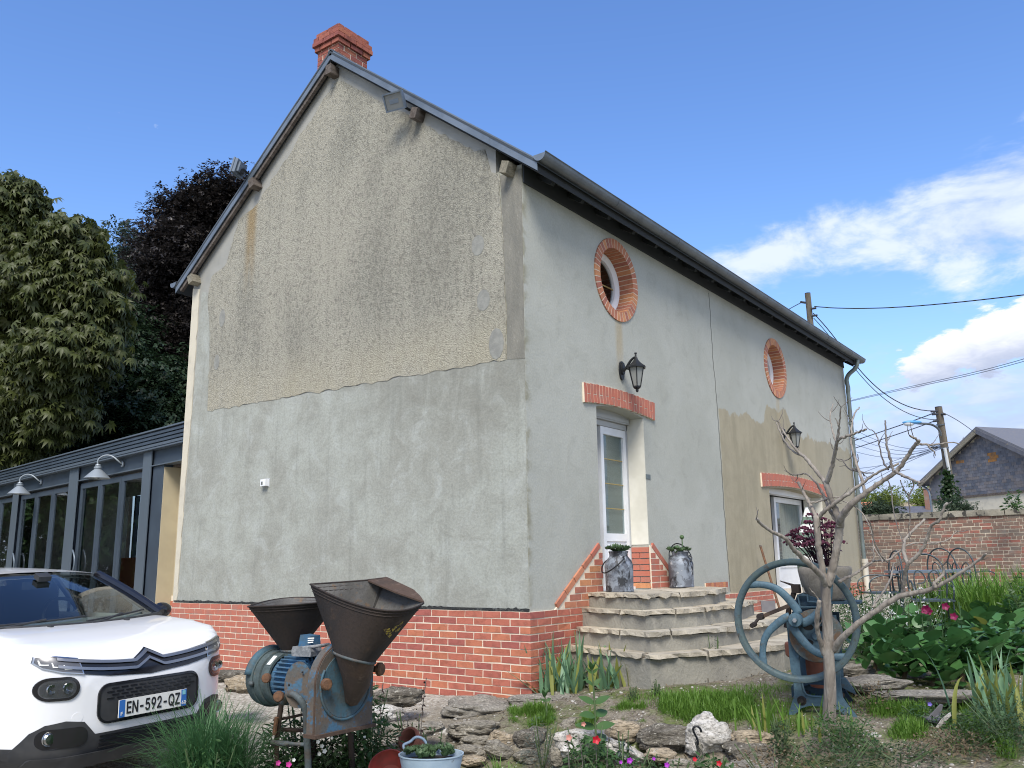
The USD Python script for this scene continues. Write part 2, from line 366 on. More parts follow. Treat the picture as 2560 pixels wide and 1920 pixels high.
BRICK_TONES = [(0.43, 0.135, 0.088), (0.385, 0.115, 0.08), (0.48, 0.165, 0.09), (0.34, 0.10, 0.078), (0.42, 0.13, 0.082)]
for i, c in enumerate(BRICK_TONES):
    mat(f"brick_{i}", c, 0.85, col2=tuple(x * 0.78 for x in c), scale=14, lo=0.4, hi=0.7, col3=(0.45, 0.28, 0.22), scale3=30, lo3=0.70, hi3=0.78, bump=0.3, bscale=80, bdist=0.01)
    mat(f"brick_sooty_{i}", tuple(x * .72 for x in c), 0.9, col2=tuple(x * .45 for x in c), scale=9, lo=.45, hi=.7, bump=.3, bscale=60)
    o = (c[0] * 1.12, c[1] * 1.45, c[2] * 1.25)
    mat(f"brick_orange_{i}", o, 0.85, col2=tuple(x * 0.8 for x in o), scale=14, lo=0.4, hi=0.7, bump=0.3, bscale=80, bdist=0.01)
OLD_TONES = [(0.17, 0.11, 0.085), (0.22, 0.12, 0.09), (0.25, 0.10, 0.075), (0.15, 0.12, 0.10), (0.19, 0.13, 0.10)]
for i, c in enumerate(OLD_TONES):
    mat(f"brick_old_{i}", c, 0.9, col2=(0.21, 0.19, 0.165), scale=3.5, lo=0.50, hi=0.75, col3=(0.10, 0.09, 0.08), scale3=24, lo3=0.6, hi3=0.7, bump=0.4, bscale=60, bdist=0.015)
def island_mat(name, ramp, rough=0.9):
    g = Nodes(); r = g.add("geometry", "random_per_island")
    c = g.add("rgb_ramp", "color", fac=r, ramp=ramp, interpolate=False)
    c = g.mix(g.ss(g.noise(g.add("geometry", "position"), 10, 4), 0.4, 0.7), c, g.mix(0.3, c, (0.2, 0.18, 0.16)))
    MAT[name] = g.make(name, g.add("principled_bsdf", "BSDF", base_color=c, roughness=rough))
island_mat("brick_mixed", [(i / 5, c) for i, c in enumerate(BRICK_TONES)])
island_mat("brick_old_mixed", [(i / 5, c) for i, c in enumerate(OLD_TONES)])
SLATE_TONES = [(0.128, 0.132, 0.150), (0.105, 0.108, 0.128), (0.158, 0.150, 0.158), (0.090, 0.098, 0.120), (0.150, 0.135, 0.132)]
for i, c in enumerate(SLATE_TONES):
    mat(f"slate_{i}", c, 0.6, col2=tuple(x * 0.75 for x in c), scale=4, col3=(0.15, 0.14, 0.12), scale3=6, lo3=0.64, hi3=0.72)
mat("slate_lichen", (0.36, 0.16, 0.035), 0.9, col2=(0.2, 0.11, 0.05), scale=6)
island_mat("slate_mixed", [(i / 5, c) for i, c in enumerate(SLATE_TONES)], 0.6)
mat("mortar", (0.74, 0.64, 0.50), 0.95, col2=(0.64, 0.56, 0.44), scale=8, bump=0.3, bscale=90, bdist=0.01)
mat("mortar_old", (0.60, 0.53, 0.42), 0.95, col2=(0.46, 0.41, 0.33), scale=2.0, bump=0.3, bscale=60, bdist=0.01)
mat("bitumen", (0.022, 0.024, 0.024), 0.9, col2=(0.09, 0.095, 0.085), scale=30, lo=0.5, hi=0.7, bump=0.6, bscale=60)
mat("zinc", (0.17, 0.205, 0.245), 0.5, 0.4, col2=(0.125, 0.155, 0.19), scale=3, bump=0.06, bscale=20)
mat("zinc_dark", (0.115, 0.13, 0.135), 0.42, 0.5, col2=(0.08, 0.09, 0.095), scale=3, bump=0.06, bscale=20)
mat("zinc_green", (0.17, 0.21, 0.205), 0.45, 0.4, col2=(0.13, 0.15, 0.145), scale=4)
mat("slate_edge", (0.035, 0.045, 0.055), 0.7, bump=0.3, bscale=40)
mat("wood_dark", (0.065, 0.05, 0.04), 0.85, col2=(0.12, 0.1, 0.085), scale=2, stretch=(12, 2, 12), bump=0.3)
mat("wood_grey", (0.26, 0.235, 0.18), 0.9, col2=(0.15, 0.135, 0.10), scale=3, stretch=(10, 3, 10), bump=0.4, col3=(0.12, 0.12, 0.07), scale3=12)
mat("soffit", (0.03, 0.035, 0.04), 0.9)
mat("pvc_white", (0.80, 0.81, 0.82), 0.35, col2=(0.74, 0.75, 0.76), scale=4)
mat("pipe_cream", (0.56, 0.53, 0.45), 0.6, col2=(0.45, 0.42, 0.36), scale=5)
mat("pvc_grey", (0.42, 0.43, 0.43), 0.5)
mat("brass", (0.45, 0.33, 0.12), 0.4, 0.7)
mat("black_iron", (0.017, 0.019, 0.022), 0.5, 0.3, bump=0.15, bscale=60)
mat("frosted", (0.24, 0.25, 0.24), 0.25, spec=0.6)
mat("black", (0.008, 0.008, 0.009), 0.9)
mat("curtain", (0.588, 0.616, 0.616), 0.8, col2=(0.420, 0.448, 0.462), scale=1.5, stretch=(18, 18, 0.3), lo=0.4, hi=0.6, trans=0.3)
mat("blind", (0.40, 0.41, 0.37), 0.7, col2=(0.34, 0.35, 0.32), scale=1, stretch=(1, 1, 14))
glassmat("pane_glass"); glassmat("pane_dark", (0.74, 0.77, 0.77))
mat("lamp_glass_old", (0.16, 0.17, 0.165), 0.2, spec=0.7)

# ---------------------------------------------------------------- ground
ANCH = np.array([(-9, -1, -1.0), (-9, -6, -1.05), (-4.7, -.15, -.84), (-2.3, -.15, -.84), (-.1, -.15, -.83), (-6, -.5, -.86), (.25, .5, -.72), (1.2, .3, -.66), (1.5, 1.4, -.63), (1.7, 3, -.56), (.5, 5, -.47), (.5, 8, -.36), (.5, 11.7, -.2),
    (3, 8, -.42), (3, 13, -.3), (6, 10, -.35), (2.3, .3, -.69), (2.85, -.2, -.75), (3.9, .8, -.72), (3, 1.5, -.63), (3.8, 2.0, -.6), (1.5, -.5, -.78), (.5, -.5, -.82), (-.5, -.5, -.88), (-1.5, -.5, -.9), (-3.5, -.7, -.93),
    (.1, -.74, -.90), (.7, -.70, -.88), (1.3, -.58, -.85), (1.8, -.36, -.82), (2.3, -.28, -.80), (.35, -1.15, -1.17), (-.4, -1.3, -1.04), (.75, -1.05, -1.15), (1.3, -.98, -1.13), (1.75, -.82, -1.10), (2.25, -.72, -1.05), (2.9, -.75, -.98), (3.2, -.5, -.88), (4.2, -.3, -.84), (-1.2, -2.2, -1.02), (-1.2, -3.4, -1.04), (-4, -3.4, -1.0), (0.4, -2.2, -1.08), (1.2, -2.0, -1.12), (0.4, -3.4, -1.06), (2.5, -2, -1.04), (4.97, -6.9, -1.1), (0, -6, -1.08), (5.5, -1.5, -.95), (6.5, 2, -.7), (8, 6, -.45), (-3, 5, -.8), (-9, 8, -1.0), (10, -6, -1.05), (10, 14, -.3), (0, 20, -.3), (-10, 18, -.9)])
_rbf = RBFInterpolator(ANCH[:, :2], ANCH[:, 2], kernel="linear", smoothing=0.02, neighbors=14)
def ground_base(x, y):
    x, y = np.broadcast_arrays(np.asarray(x, float), np.asarray(y, float))
    q = np.stack([np.clip(x, -10, 10), np.clip(y, -9, 20)], -1).reshape(-1, 2)
    return _rbf(q).reshape(x.shape)
_gx, _gy = np.arange(-10, 10.01, 0.1), np.arange(-9, 20.01, 0.1)
_gi = RegularGridInterpolator((_gx, _gy), ground_base(*np.meshgrid(_gx, _gy, indexing="ij")), bounds_error=False, fill_value=None)
def gz(x, y):
    x, y = np.broadcast_arrays(np.asarray(x, float), np.asarray(y, float))
    p = np.stack([x * 2.2, y * 2.2, np.zeros_like(x)], -1)
    q = np.stack([np.clip(x, -10, 10), np.clip(y, -9, 20)], -1)
    return _gi(q.reshape(-1, 2)).reshape(x.shape) + (meshkit.fbm(p, 3, 5) - 0.5) * 0.05
def G(px, py):
    """point of the ground seen at that photograph pixel"""
    d = CF + CR * (px - 1280) / FPX - CU * (py - 960) / FPX
    t = np.linspace(3, 40, 3000); P = EYE + d * t[:, None]
    i = np.argmax(P[:, 2] < gz(P[:, 0], P[:, 1])); return P[i]
def lines(*segs):
    out = [np.arange(a, b - 1e-9, s) for a, b, s in segs]; return np.concatenate(out + [[segs[-1][1]]])
_lx = lines((-900, -100, 200), (-100, -12, 11), (-12, -4, 0.4), (-4, 5.6, 0.045), (5.6, 12, 0.4), (12, 100, 11), (100, 900, 200))
_ly = lines((-900, -100, 200), (-100, -10, 10), (-10, -3.2, 0.3), (-3.2, 3.4, 0.045), (3.4, 15, 0.15), (15, 100, 8.5), (100, 1400, 260))
_X, _Y = np.meshgrid(_lx, _ly, indexing="ij")
_Z = gz(_X, _Y) + (meshkit.fbm(np.stack([_X * 16, _Y * 16, 0 * _X], -1), 3, 9) - 0.5) * 0.022
_far = np.clip((np.hypot(_X, _Y) - 25) / 60, 0, 1); _Z = _Z * (1 - _far) - 0.7 * _far
_n, _m = _X.shape; _i = (np.arange(_n - 1)[:, None] * _m + np.arange(_m - 1)).ravel()
def ground_material():
    g = Nodes(); p = g.add("geometry", "position")
    s = g.add("separate_xyz", "x", vector=p).split(".")[0]; x, y = s + ".x", s + ".y"
    a = g.noise(p, 1.6, 6, 0.65, 0.4); b = g.noise(p, 9, 5, 0.65); f = g.noise(p, 60, 4, 0.6)
    v = g.add("voronoi_texture", "distance", feature="f1", vector=p, scale=38.0, randomness=1.0)
    vc = g.add("voronoi_texture", "color", feature="f1", vector=p, scale=38.0, randomness=1.0)
    c = g.mix(g.ss(b, 0.35, 0.65), (0.125, 0.105, 0.08), (0.20, 0.175, 0.135))
    c = g.mix(g.m("multiply", g.ss(f, 0.45, 0.7), 0.6), c, (0.33, 0.30, 0.24))
    # moss and thin grass in the bed on the right
    bed = g.m("multiply", g.ss(x, -0.3, 0.8), g.ss(y, 6.5, 3.0))
    c = g.mix(g.m("multiply", bed, g.ss(g.m("add", a, g.m("multiply", b, 0.3)), 0.58, 0.76)), c, g.mix(f, (0.075, 0.10, 0.028), (0.115, 0.14, 0.045)))
    # flint gravel towards the drive and past the steps
    drive = g.m("maximum", g.ss(x, -0.2, -1.2), g.ss(y, 2.6, 4.2))
    white = g.add("separate_xyz", "x", vector=vc)
    c = g.mix(g.m("multiply", drive, 0.9), c, g.mix(g.ss(white, 0.2, 0.9), (0.27, 0.25, 0.21), (0.46, 0.44, 0.385)))
    chip = g.m("multiply", g.m("greater_than", white, 0.90), g.m("less_than", v, 0.30))
    c = g.mix(g.m("multiply", chip, 0.8), c, (0.55, 0.53, 0.48))
    h = g.m("add", g.m("multiply", b, 0.6), g.m("add", g.m("multiply", f, 0.4), g.m("multiply", v, -0.5)))
    n = g.add("bump", "normal", height=h, strength=0.8, distance=0.03)
    MAT["ground"] = g.make("ground", g.add("principled_bsdf", "BSDF", base_color=c, roughness=0.95, specular_ior_level=0.2, normal=n))
ground_material()
solo("ground", (np.stack([_X, _Y, _Z], -1).reshape(-1, 3), np.stack([_i, _i + _m, _i + _m + 1, _i + 1], 1)), "ground", kind="structure", smooth=True)

# ---------------------------------------------------------------- bricks: registered first, the largest in the picture become parts
REG = {}
def brick(owner, parent, c, size, mesh=None, mats="brick", seed=None, R=None, name="brick"):
    r = np.random.default_rng(abs(hash((round(c[0], 3), round(c[1], 3), round(c[2], 3)))) % (2**32))
    if mesh is None:
        v = BOXV * size * (1 + r.normal(0, 0.012, (8, 3)) * (1, 1, 1))
        v = v + r.normal(0, 0.0012, (8, 3))
        if R is not None: v = v @ np.asarray(R).T
        mesh = (v + np.asarray(c), BOXF)
    d = (np.asarray(c) - EYE) @ CF
    p = FPX / max(d, .1); q = (np.asarray(c) - EYE)
    sx, sy = 1280 + p * (q @ CR), 960 - p * (q @ CU)
    seen = -40 < sx < 2600 and -40 < sy < 1960
    REG.setdefault(owner, []).append((np.prod(np.sort(size)[1:]) * p * p * (1 if seen else 1e-3), parent, mesh, mats, int(r.integers(0, 5)), name))
def flush(owner, limit=300, mixed="brick_mixed", rest_name="brickwork"):
    L = sorted(REG.pop(owner), key=lambda q: -q[0])
    for _, parent, mesh, mats, k, name in L[:limit]: part(parent, name, mesh, f"{mats}_{k}")
    if L[limit:]:
        b = MB()
        for q in L[limit:]: b.add(*q[2])
        part(owner, rest_name, b, mixed, kind="stuff")

# ---------------------------------------------------------------- the house
house = thing("house", "tall rendered house with steep slate gable roof, brick plinth and two round brick windows", "house")
SL = 0.783
def ztop(x): return 7.0 - SL * abs(x + 3)
GX0, LEN = -6.0, 11.66
# gable wall
gab = extrude([(GX0, -1.3), (-.35, -1.3), (-.35, ztop(-.35)), (-3, 7.0), (GX0, ztop(GX0))], 0.35)
gable = part(house, "gable_wall", xform(gab, AX_Y, (0, 0.35, 0)), "render_smooth")
rear = part(house, "rear_wall", xform(gab, AX_Y, (0, LEN, 0)), "render_smooth")
part(house, "side_wall", MB().box2((GX0, .35, -1.3), (GX0 + .3, LEN - .35, ztop(GX0))), "render_cream")
# facade with openings
def arch_poly(y0, y1, z0, z1, rise, n=14):
    t = np.linspace(0, 1, n); return [(y0, z0), (y1, z0)] + [(y1 + (y0 - y1) * u, z1 + rise * 4 * u * (1 - u)) for u in t]
D1, D2 = (1.37, 2.50, 0.14, 2.20, .05), (6.69, 9.40, -.42, 1.58, .06)
OC = [(1.96, 3.86), (7.42, 3.70)]
fac = extrude([(0, -1.3), (LEN, -1.3), (LEN, ztop(0)), (0, ztop(0))], 0.35)
for q in (D1, D2): fac = fac - extrude(arch_poly(*q), 1.0).translate((0, 0, -.3))
for y, z in OC: fac = fac - extrude([(y + .525 * math.cos(a), z + .525 * math.sin(a)) for a in np.linspace(0, 2 * math.pi, 48, endpoint=False)], 1.0).translate((0, 0, -.3))
fac = fac - extrude([(4.05, -.02), (4.72, -.02), (4.72, .06), (4.05, .06)], 0.12).translate((0, 0, .27))
facade = part(house, "facade_wall", xform(fac, AX_X, (-.35, 0, 0)), "render_facade")
for q, zb in ((D1, .66), (D2, D2[2])):
    part(house, "reveal", MB().box2((-.349, q[0] - .02, q[2]), (-.003, q[0] + .006, q[3])), "reveal_white"); part(house, "reveal", MB().box2((-.349, q[1] - .006, zb), (-.003, q[1] + .02, q[3])), "reveal_white")
part(house, "floor", MB().box2((GX0 + .3, .35, -.55), (-.35, LEN - .35, -.45)), "wood_dark")
# layers of render on the gable
def sheet(name, poly, y, th, mat_, **kw): return part(house, name, xform(extrude(poly, th), AX_Y, (0, y + th, 0)), mat_, **kw)
r_edge = ragged([(-5.46, 2.60), (-.235, 2.53), (-.228, 2.93), (-.30, 4.62), (-.42, 4.68), (-.5, 4.98), (-.66, 5.0), (-2.86, 6.70), (-3.0, 6.74), (-3.16, 6.62), (-4.6, 5.42), (-4.98, 5.3), (-5.2, 4.72), (-5.55, 4.58), (-5.60, 4.3), (-5.5, 3.6), (-5.47, 2.9)], 0.09, 0.012, 4)
sheet("roughcast_panel", r_edge, -.010, .012, "roughcast")
lo = np.vstack([[(-5.90, 0.028), (-.004, 0.028), (-.004, 2.50)], ragged([(-.235, 2.53), (-5.46, 2.60)], 0.07, 0.012, 5, closed=False), [(-5.47, 2.9), (-5.51, 3.6), (-5.62, 4.35), (-5.78, 4.4)]])
sheet("lower_render", lo, -.006, .007, "render_lower")
sheet("corner_band", np.vstack([[(-.004, 2.505)], [(-.004, 4.60)], ragged([(-.29, 4.6), (-.222, 2.9), (-.23, 2.535)], .1, .006, 6, closed=False)]), -.005, .006, "band_pebbly", label="pebbly grey strip down the corner")
sheet("cream_quoin", np.vstack([[(GX0 + .003, .03), (GX0 + .003, ztop(GX0) - .16)], ragged([(-5.83, 4.45), (-5.83, 3.0), (-5.88, 1.5), (-5.91, .03)], .12, .010, 7, closed=False)]), -.012, .013, "render_cream", label="cream rendered strip at the left edge")
for x, z, a, b in ((-.6, 3.87, .09, .12), (-.53, 3.23, .09, .12), (-5.23, 3.9, .07, .13), (-5.3, 3.27, .06, .11), (-.36, 2.72, .10, .17)):
    e = ragged([(x + a * math.cos(t), z + b * math.sin(t)) for t in np.linspace(0, 2 * math.pi, 12, endpoint=False)], .2, .008, 8)
    sheet("render_patch", e, -.0135, .004, "patch_grey")
sheet("damp_strip", np.vstack([[(GX0 + .05, .002), (0.0, .002)], ragged([(0.0, .026), (GX0 + .05, .030)], .04, .006, 9, closed=False)]), -.018, .02, "bitumen")
cr = MB(); pts = ragged([(4.765, 4.40), (4.77, 3.6), (4.81, 2.56), (4.85, .03)], .16, .010, 10, closed=False)
for a, b in zip(pts[:-1], pts[1:]): cr.beam((.0015, *a), (.0015, *b), .007, .004, (1, 0, 0))
part(house, "crack", cr, "bitumen")
# plinth
pl = part(house, "plinth", MB().box2((GX0, -.0155, -1.2), (.0155, .0, -.001)).box2((0.0, .0, -1.2), (.0155, .42, -.001))
    .addm(xform(extrude([(.42, -1.2), (1.372, -1.2), (1.372, .62), (1.30, .62), (.42, -.001)], .0155), AX_X))
    .addm(xform(extrude([(2.498, -1.2), (LEN, -1.2), (LEN, -.001), (3.45, -.001), (3.3, .1), (2.56, .65), (2.498, .65)], .0155), AX_X)), "mortar")
CH, BL, BH = 0.0705, 0.217, 0.0585
for k in range(12):
    z = -CH * (k + .5) + .001
    # corner brick wraps round both faces
    la, lb = ((.219, .108) if k % 2 else (.104, .225))
    brick(house, pl, (-la / 2 + .011, lb / 2 - .011, z), (la + .018, lb + .018, BH))
    x = -la - .011
    while x > GX0 + .05:
        l = min(BL, x - GX0)
        brick(house, pl, (x - l / 2, -.008, z), (l, .022, BH)); x -= l + .011
    y = lb + .011
    while y < 1.36:
        l = min(BL, 1.37 - y)
        if l > .05: brick(house, pl, (.008, y + l / 2, z), (.022, l, BH))
        y += BL + .011
    y = 2.5 + (k % 2) * .115
    while y < LEN - .02 and k < 9:
        l = min(BL, LEN - y)
        if not (D2[0] - .1 < y + l / 2 < D2[1] + .1 and z > D2[2]) and y > 3.2: brick(house, pl, (.008, y + l / 2, z), (.022, l, BH), mats="brick_orange")
        y += BL + .011
for k in range(9):                                     # raked wings beside the steps
    z = CH * (k + .5)
    y = max(.42, .42 + (z + .035) / .62 * .88 + .075)
    while y < 1.365:
        l = min(.108 if (k + int(y * 20)) % 3 == 0 else BL, 1.37 - y)
        if l > .04: brick(house, pl, (.008, y + l / 2, z), (.022, l, BH), mats="brick_orange")
        y += l + .011
    y1 = 2.56 + (.65 - z - .03) / .65 * .85 - .06; y = 2.50
    while y < y1:
        l = min(BL, y1 - y)
        if l > .05: brick(house, pl, (.008, y + l / 2, z), (.022, l, BH), mats="brick_orange")
        y += l + .011
    if z > D1[2]:                                      # brick reveal at the right of the door
        for a, b in (((-.25, -.135), (-.124, -.002)) if k % 2 else ((-.25, -.002),)):
            brick(house, pl, ((a + b) / 2, D1[1] - .004, z), (b - a, .022, BH), mats="brick_orange")
def rake(p0, p1, n):
    p0, p1 = np.array(p0), np.array(p1); L = np.linalg.norm(p1 - p0); a = math.atan2(*(p1 - p0)[::-1])
    for i in range(n):
        c = p0 + (p1 - p0) * (i + .5) / n; brick(house, pl, (.010, *c), (.026, L / n - .012, .058), mats="brick_orange", R=rotx(a))
rake((.44, .03), (1.32, .645), 5); rake((2.54, .66), (3.38, .06), 4)
# lintels: upright bricks, every second one in two halves
def lintel(q, y0, y1, n, zb, zt, rise):
    up = [(y0 + (y1 - y0) * u, zt + rise * .7 * 4 * u * (1 - u)) for u in np.linspace(0, 1, 14)]
    dn = [(y1 + (y0 - y1) * u, zb + rise * 4 * u * (1 - u)) for u in np.linspace(0, 1, 14)]
    lp = part(house, "lintel", xform(extrude(dn[::-1] + up[::-1], .03), AX_X, (-.0075, 0, 0)), "mortar")
    w = (y1 - y0) / n
    for i in range(n):
        u = (i + .5) / n; a, b = zb + rise * 4 * u * (1 - u), zt + rise * .7 * 4 * u * (1 - u); y = y0 + (i + .5) * w
        lean = (u - .5) * .10; cuts = [(a, b)] if i % 2 == 0 else [(a, a + (b - a) * .45), (a + (b - a) * .45, b)]
        for s, e in cuts: brick(house, lp, (.012, y + lean * ((s + e) / 2 - (a + b) / 2), (s + e) / 2), (.030, w - .0125, e - s - (.011 if len(cuts) > 1 else .001)), mats="brick_orange", R=rotx(-lean))
lintel(D1, 1.085, 2.775, 25, 2.205, 2.43, .05)
lintel(D2, 6.34, 9.68, 46, 1.59, 1.81, .075)
# round windows
for y, z in OC:
    ow = part(house, "round_window", MB().lathe([(.522, -.28), (.522, .0125), (.4085, .0125), (.4085, -.28)], 48, R=AX_X, t=(0, y, z)), "mortar")
    n = 42
    for i in range(n):
        a = 2 * math.pi * (i + .5) / n; R = rotx(a)
        c = np.array([-.13, y, z]) + R @ np.array([0, .463, 0])
        tw = 2 * math.pi / n
        v = BOXV * (.29, .118, 1.0); v[:, 2] *= np.where(BOXV[:, 1] > 0, .522 * tw - .0125, .404 * tw - .011)
        brick(house, ow, c, (.29, .118, .06), mesh=(v @ R.T + c, BOXF), mats="brick_orange")
    part(ow, "frame", MB().lathe([(.408, -.25), (.408, -.19), (.385, -.175), (.36, -.185), (.34, -.20), (.315, -.205), (.31, -.25)], 48, R=AX_X, t=(0, y, z)), "pvc_white", smooth=35)
    part(ow, "pane", MB().lathe([(0.001, -.235), (.318, -.235)], 40, R=AX_X, t=(0, y, z)), "pane_dark")
    part(ow, "glazing_bar", MB().box((-.23, y, z), (.008, .62, .016)).box((-.2302, y, z), (.0078, .016, .62)), "brass")
flush(house)
# vent grille with upright bricks over it
vent = part(house, "vent", MB().box2((-.06, 4.05, -.02), (-.05, 4.72, .06)), "black")
for i in range(5): part(vent, "slat", MB().box((-.02, 4.385, -.01 + i * .016), (.03, .66, .004), roty(.6)), "black_iron")
va = part(house, "vent_arch", MB().box2((.001, 4.02, .066), (.014, 4.74, .166)), "mortar")
for i in range(9): part(va, "brick", MB().box((.012, 4.06 + i * .08, .117), (.028, .068, .098)), f"brick_orange_{i % 5}")
part(house, "wall_plaque", MB().box((.004, 2.55, 1.48), (.008, .11, .055)), "zinc_green")
# roof
def slope_slab(side, off, th, y0, y1, over):
    x1 = -3 + side * (3 + over); z0, z1 = 7.0 + off, 7.0 + off - SL * (3 + over)
    return extrude([(-3, z0), (x1, z1), (x1, z1 + th), (-3, z0 + th)][::(-1 if side < 0 else 1)], y1 - y0), y0
roof = None
for s in (1, -1):
    m, y0 = slope_slab(s, .005, .10, -.10, LEN + .22, .26)
    pth = part(house, "roof", xform(m, AX_Y, (0, LEN + .22, 0)), "soffit")
    m, y0 = slope_slab(s, .107, .030, -.125, LEN + .24, .30)
    part(pth, "slate_course", xform(m, AX_Y, (0, LEN + .24, 0)), "slate_edge")
    rb = MB()
    for i in range(20): rb.beam((-3 + s * 2.9, .3 + i * .6, 7.0 - .05 - SL * 2.9), (-3 + s * 3.20, .3 + i * .6, 7.0 - .015 - SL * 3.20), .06, .05)
    part(pth, "rafter", rb, "soffit", kind="stuff")
    # zinc verge flashing in lengths, each lapping the next
    nseg = 5
    for i in range(nseg):
        a, b = i / nseg, (i + 1) / nseg + (.01 if i < nseg - 1 else 0); L = 3.28
        P = [(-3 + s * L * t, 7.02 - SL * L * t) for t in (a, b)]
        q = [P[0], P[1], (P[1][0], P[1][1] + .135), (P[0][0], P[0][1] + .135)]
        if s < 0: q = q[::-1]
        part(pth, "verge_flashing", xform(extrude(q, .012), AX_Y, (0, -.108 - .002 * (i % 2), 0)), "zinc")
    if s < 0: part(pth, "barge_board", MB().beam((-3 + s * .02, -.075, 6.99), (-3 + s * 3.2, -.075, 6.99 - SL * 3.18), .045, .09), "wood_dark")
    # gutter
    cx, cz = -3 + s * 3.325, 4.615
    prof = [(.075 * math.cos(t), .075 * math.sin(t)) for t in np.linspace(math.pi, 2 * math.pi, 13)]
    pin = [(.069 * math.cos(t), .069 * math.sin(t)) for t in np.linspace(2 * math.pi, math.pi, 13)]
    gut = part(house, "gutter", xform(extrude(prof + [(.083, .006), (.083, .012), (.073, .012)] + pin, LEN + .42), AX_Y, (cx, LEN + .28, cz)), "zinc_dark", smooth=40)
    for yy in (-.138, LEN + .276): part(gut, "end_cap", xform(extrude(prof, .006), AX_Y, (cx, yy + .003, cz)), "zinc")
    for i in range(1, 8):
        part(gut, "joint", MB().lathe([(.0765, -.012), (.079, 0), (.0765, .012)], 14, R=AX_Y, t=(cx, -.2 + i * 1.6, cz), arc=(math.pi, 2 * math.pi)), "zinc_dark")
part(house, "wall_plate", MB().box2((.001, .01, 4.44), (.02, LEN - .01, 4.66)), "soffit")
part(house, "ridge", MB().tube([(-3, -.12, 7.12), (-3, LEN + .24, 7.12)], .05, 10), "zinc_dark")
for x, z, m_ in ((-3.0, 6.86, "wood_dark"), (-.13, 4.605, "wood_grey"), (-5.88, 4.585, "wood_grey"), (-1.46, 5.70, "wood_dark"), (-4.54, 5.70, "wood_dark")):
    part(house, "purlin_end", MB().box((x, -.05, z), (.10, .20, .13), roty(0 if x == -3 else (.35 if x > -3 else -.35))), m_)
# downpipe with swan neck
px_, py_ = .085, LEN - .13
part(house, "downpipe", MB().tube(curve([(.325, py_, 4.56), (.325, py_, 4.47), (.27, py_, 4.37), (.15, py_, 4.28), (px_, py_, 4.18), (px_, py_, 4.05), (px_, py_, 3.9)], 26), .045, 12).tube([(px_, py_, 3.95), (px_, py_, .42)], .043, 12).tube([(px_, py_, 3.2), (px_, py_, 3.26)], .05, 12).tube([(px_, py_, 1.6), (px_, py_, 1.66)], .05, 12), "zinc_green", smooth=40)
part(house, "drain_pipe", MB().tube([(px_ + .01, py_, .44), (px_ + .01, py_, -.28)], .058, 12).tube([(px_ + .01, py_, .37), (px_ + .01, py_, .45)], .066, 12), "pipe_cream", smooth=40, label="white foot of the downpipe")
# chimney
cx0, cx1, cy0, cy1 = -3.46, -3.04, .05, .58
ch = part(house, "chimney", MB().box2((cx0 + .006, cy0 + .006, 6.3), (cx1 - .006, cy1 - .006, 7.62)), "mortar")
def chim_course(z, grow, k):
    a0, a1, b0, b1 = cx0 - grow, cx1 + grow, cy0 - grow, cy1 + grow
    for (u0, u1, fixed, ax) in ((a0, a1, b0, 0), (a0, a1, b1, 0), (b0, b1, a0, 1), (b0, b1, a1, 1)):
        u = u0 + (0 if (k + ax) % 2 else -.115)
        while u < u1 - .02:
            s, e = max(u, u0), min(u + BL, u1); d = .05 + grow
            inward = 1 if fixed in (b0, a0) else -1
            if e - s > .03:
                c = [(s + e) / 2, fixed + inward * d / 2, z] if ax == 0 else [fixed + inward * d / 2, (s + e) / 2, z]
                size = (e - s - .008, d, BH) if ax == 0 else (d, e - s - .008, BH)
                brick("CH", ch, c, size)
            u += BL + .010
for k in range(18):
    z = 6.42 + k * CH
    chim_course(z, {14: .03, 15: .055, 16: .045, 17: .02}.get(k, 0), k)
for _, parent, mesh, mats, kk, name in REG.pop("CH"): part(ch, "brick", mesh, f"brick_sooty_{kk}")
# ---------------------------------------------------------------- doors
d1 = part(house, "door", MB().box2((-.30, 1.86, .16), (-.245, 1.925, 2.06)).box2((-.30, 2.40, .16), (-.245, 2.47, 2.06)).box2((-.30, 1.925, 1.97), (-.245, 2.40, 2.06)).box2((-.30, 1.925, .70), (-.245, 2.40, .79)).box2((-.30, 1.925, .16), (-.245, 2.40, .23)), "pvc_white", label="white glazed door leaf standing ajar")
part(d1, "pane", MB().box2((-.276, 1.925, .79), (-.272, 2.40, 1.97)), "pane_glass")
part(d1, "blind", MB().box2((-.293, 1.925, .79), (-.290, 2.40, 1.97)), "blind")
part(d1, "panel", MB().box2((-.285, 1.925, .23), (-.26, 2.40, .70)).box2((-.262, 1.97, .28), (-.252, 2.355, .655)), "pvc_white")
for k in range(3): part(d1, "glazing_bar", MB().box2((-.271, 1.925, 1.085 + k * .295 - .005), (-.264, 2.40, 1.085 + k * .295 + .005)), "brass")
part(house, "door_frame", MB().box2((-.33, 2.472, .14), (-.235, 2.496, 2.14)).box2((-.33, 1.38, 2.065), (-.235, 2.49, 2.13)).box2((-.33, 1.376, .14), (-.235, 1.40, 2.14)), "pvc_grey")
part(house, "shutter_box", MB().box2((-.34, 1.39, 2.135), (-.19, 2.48, 2.25)).box2((-.186, 1.42, 2.15), (-.18, 2.46, 2.19)), "pvc_grey")
part(house, "door", MB().box((-.56, 1.58, 1.1), (.05, .44, 1.9), rotz(1.15)), "pvc_grey", label="inner leaf swung open into the dark hall")
part(house, "threshold", MB().box2((-.34, 1.38, .10), (-.20, 2.49, .165)), "pvc_white")
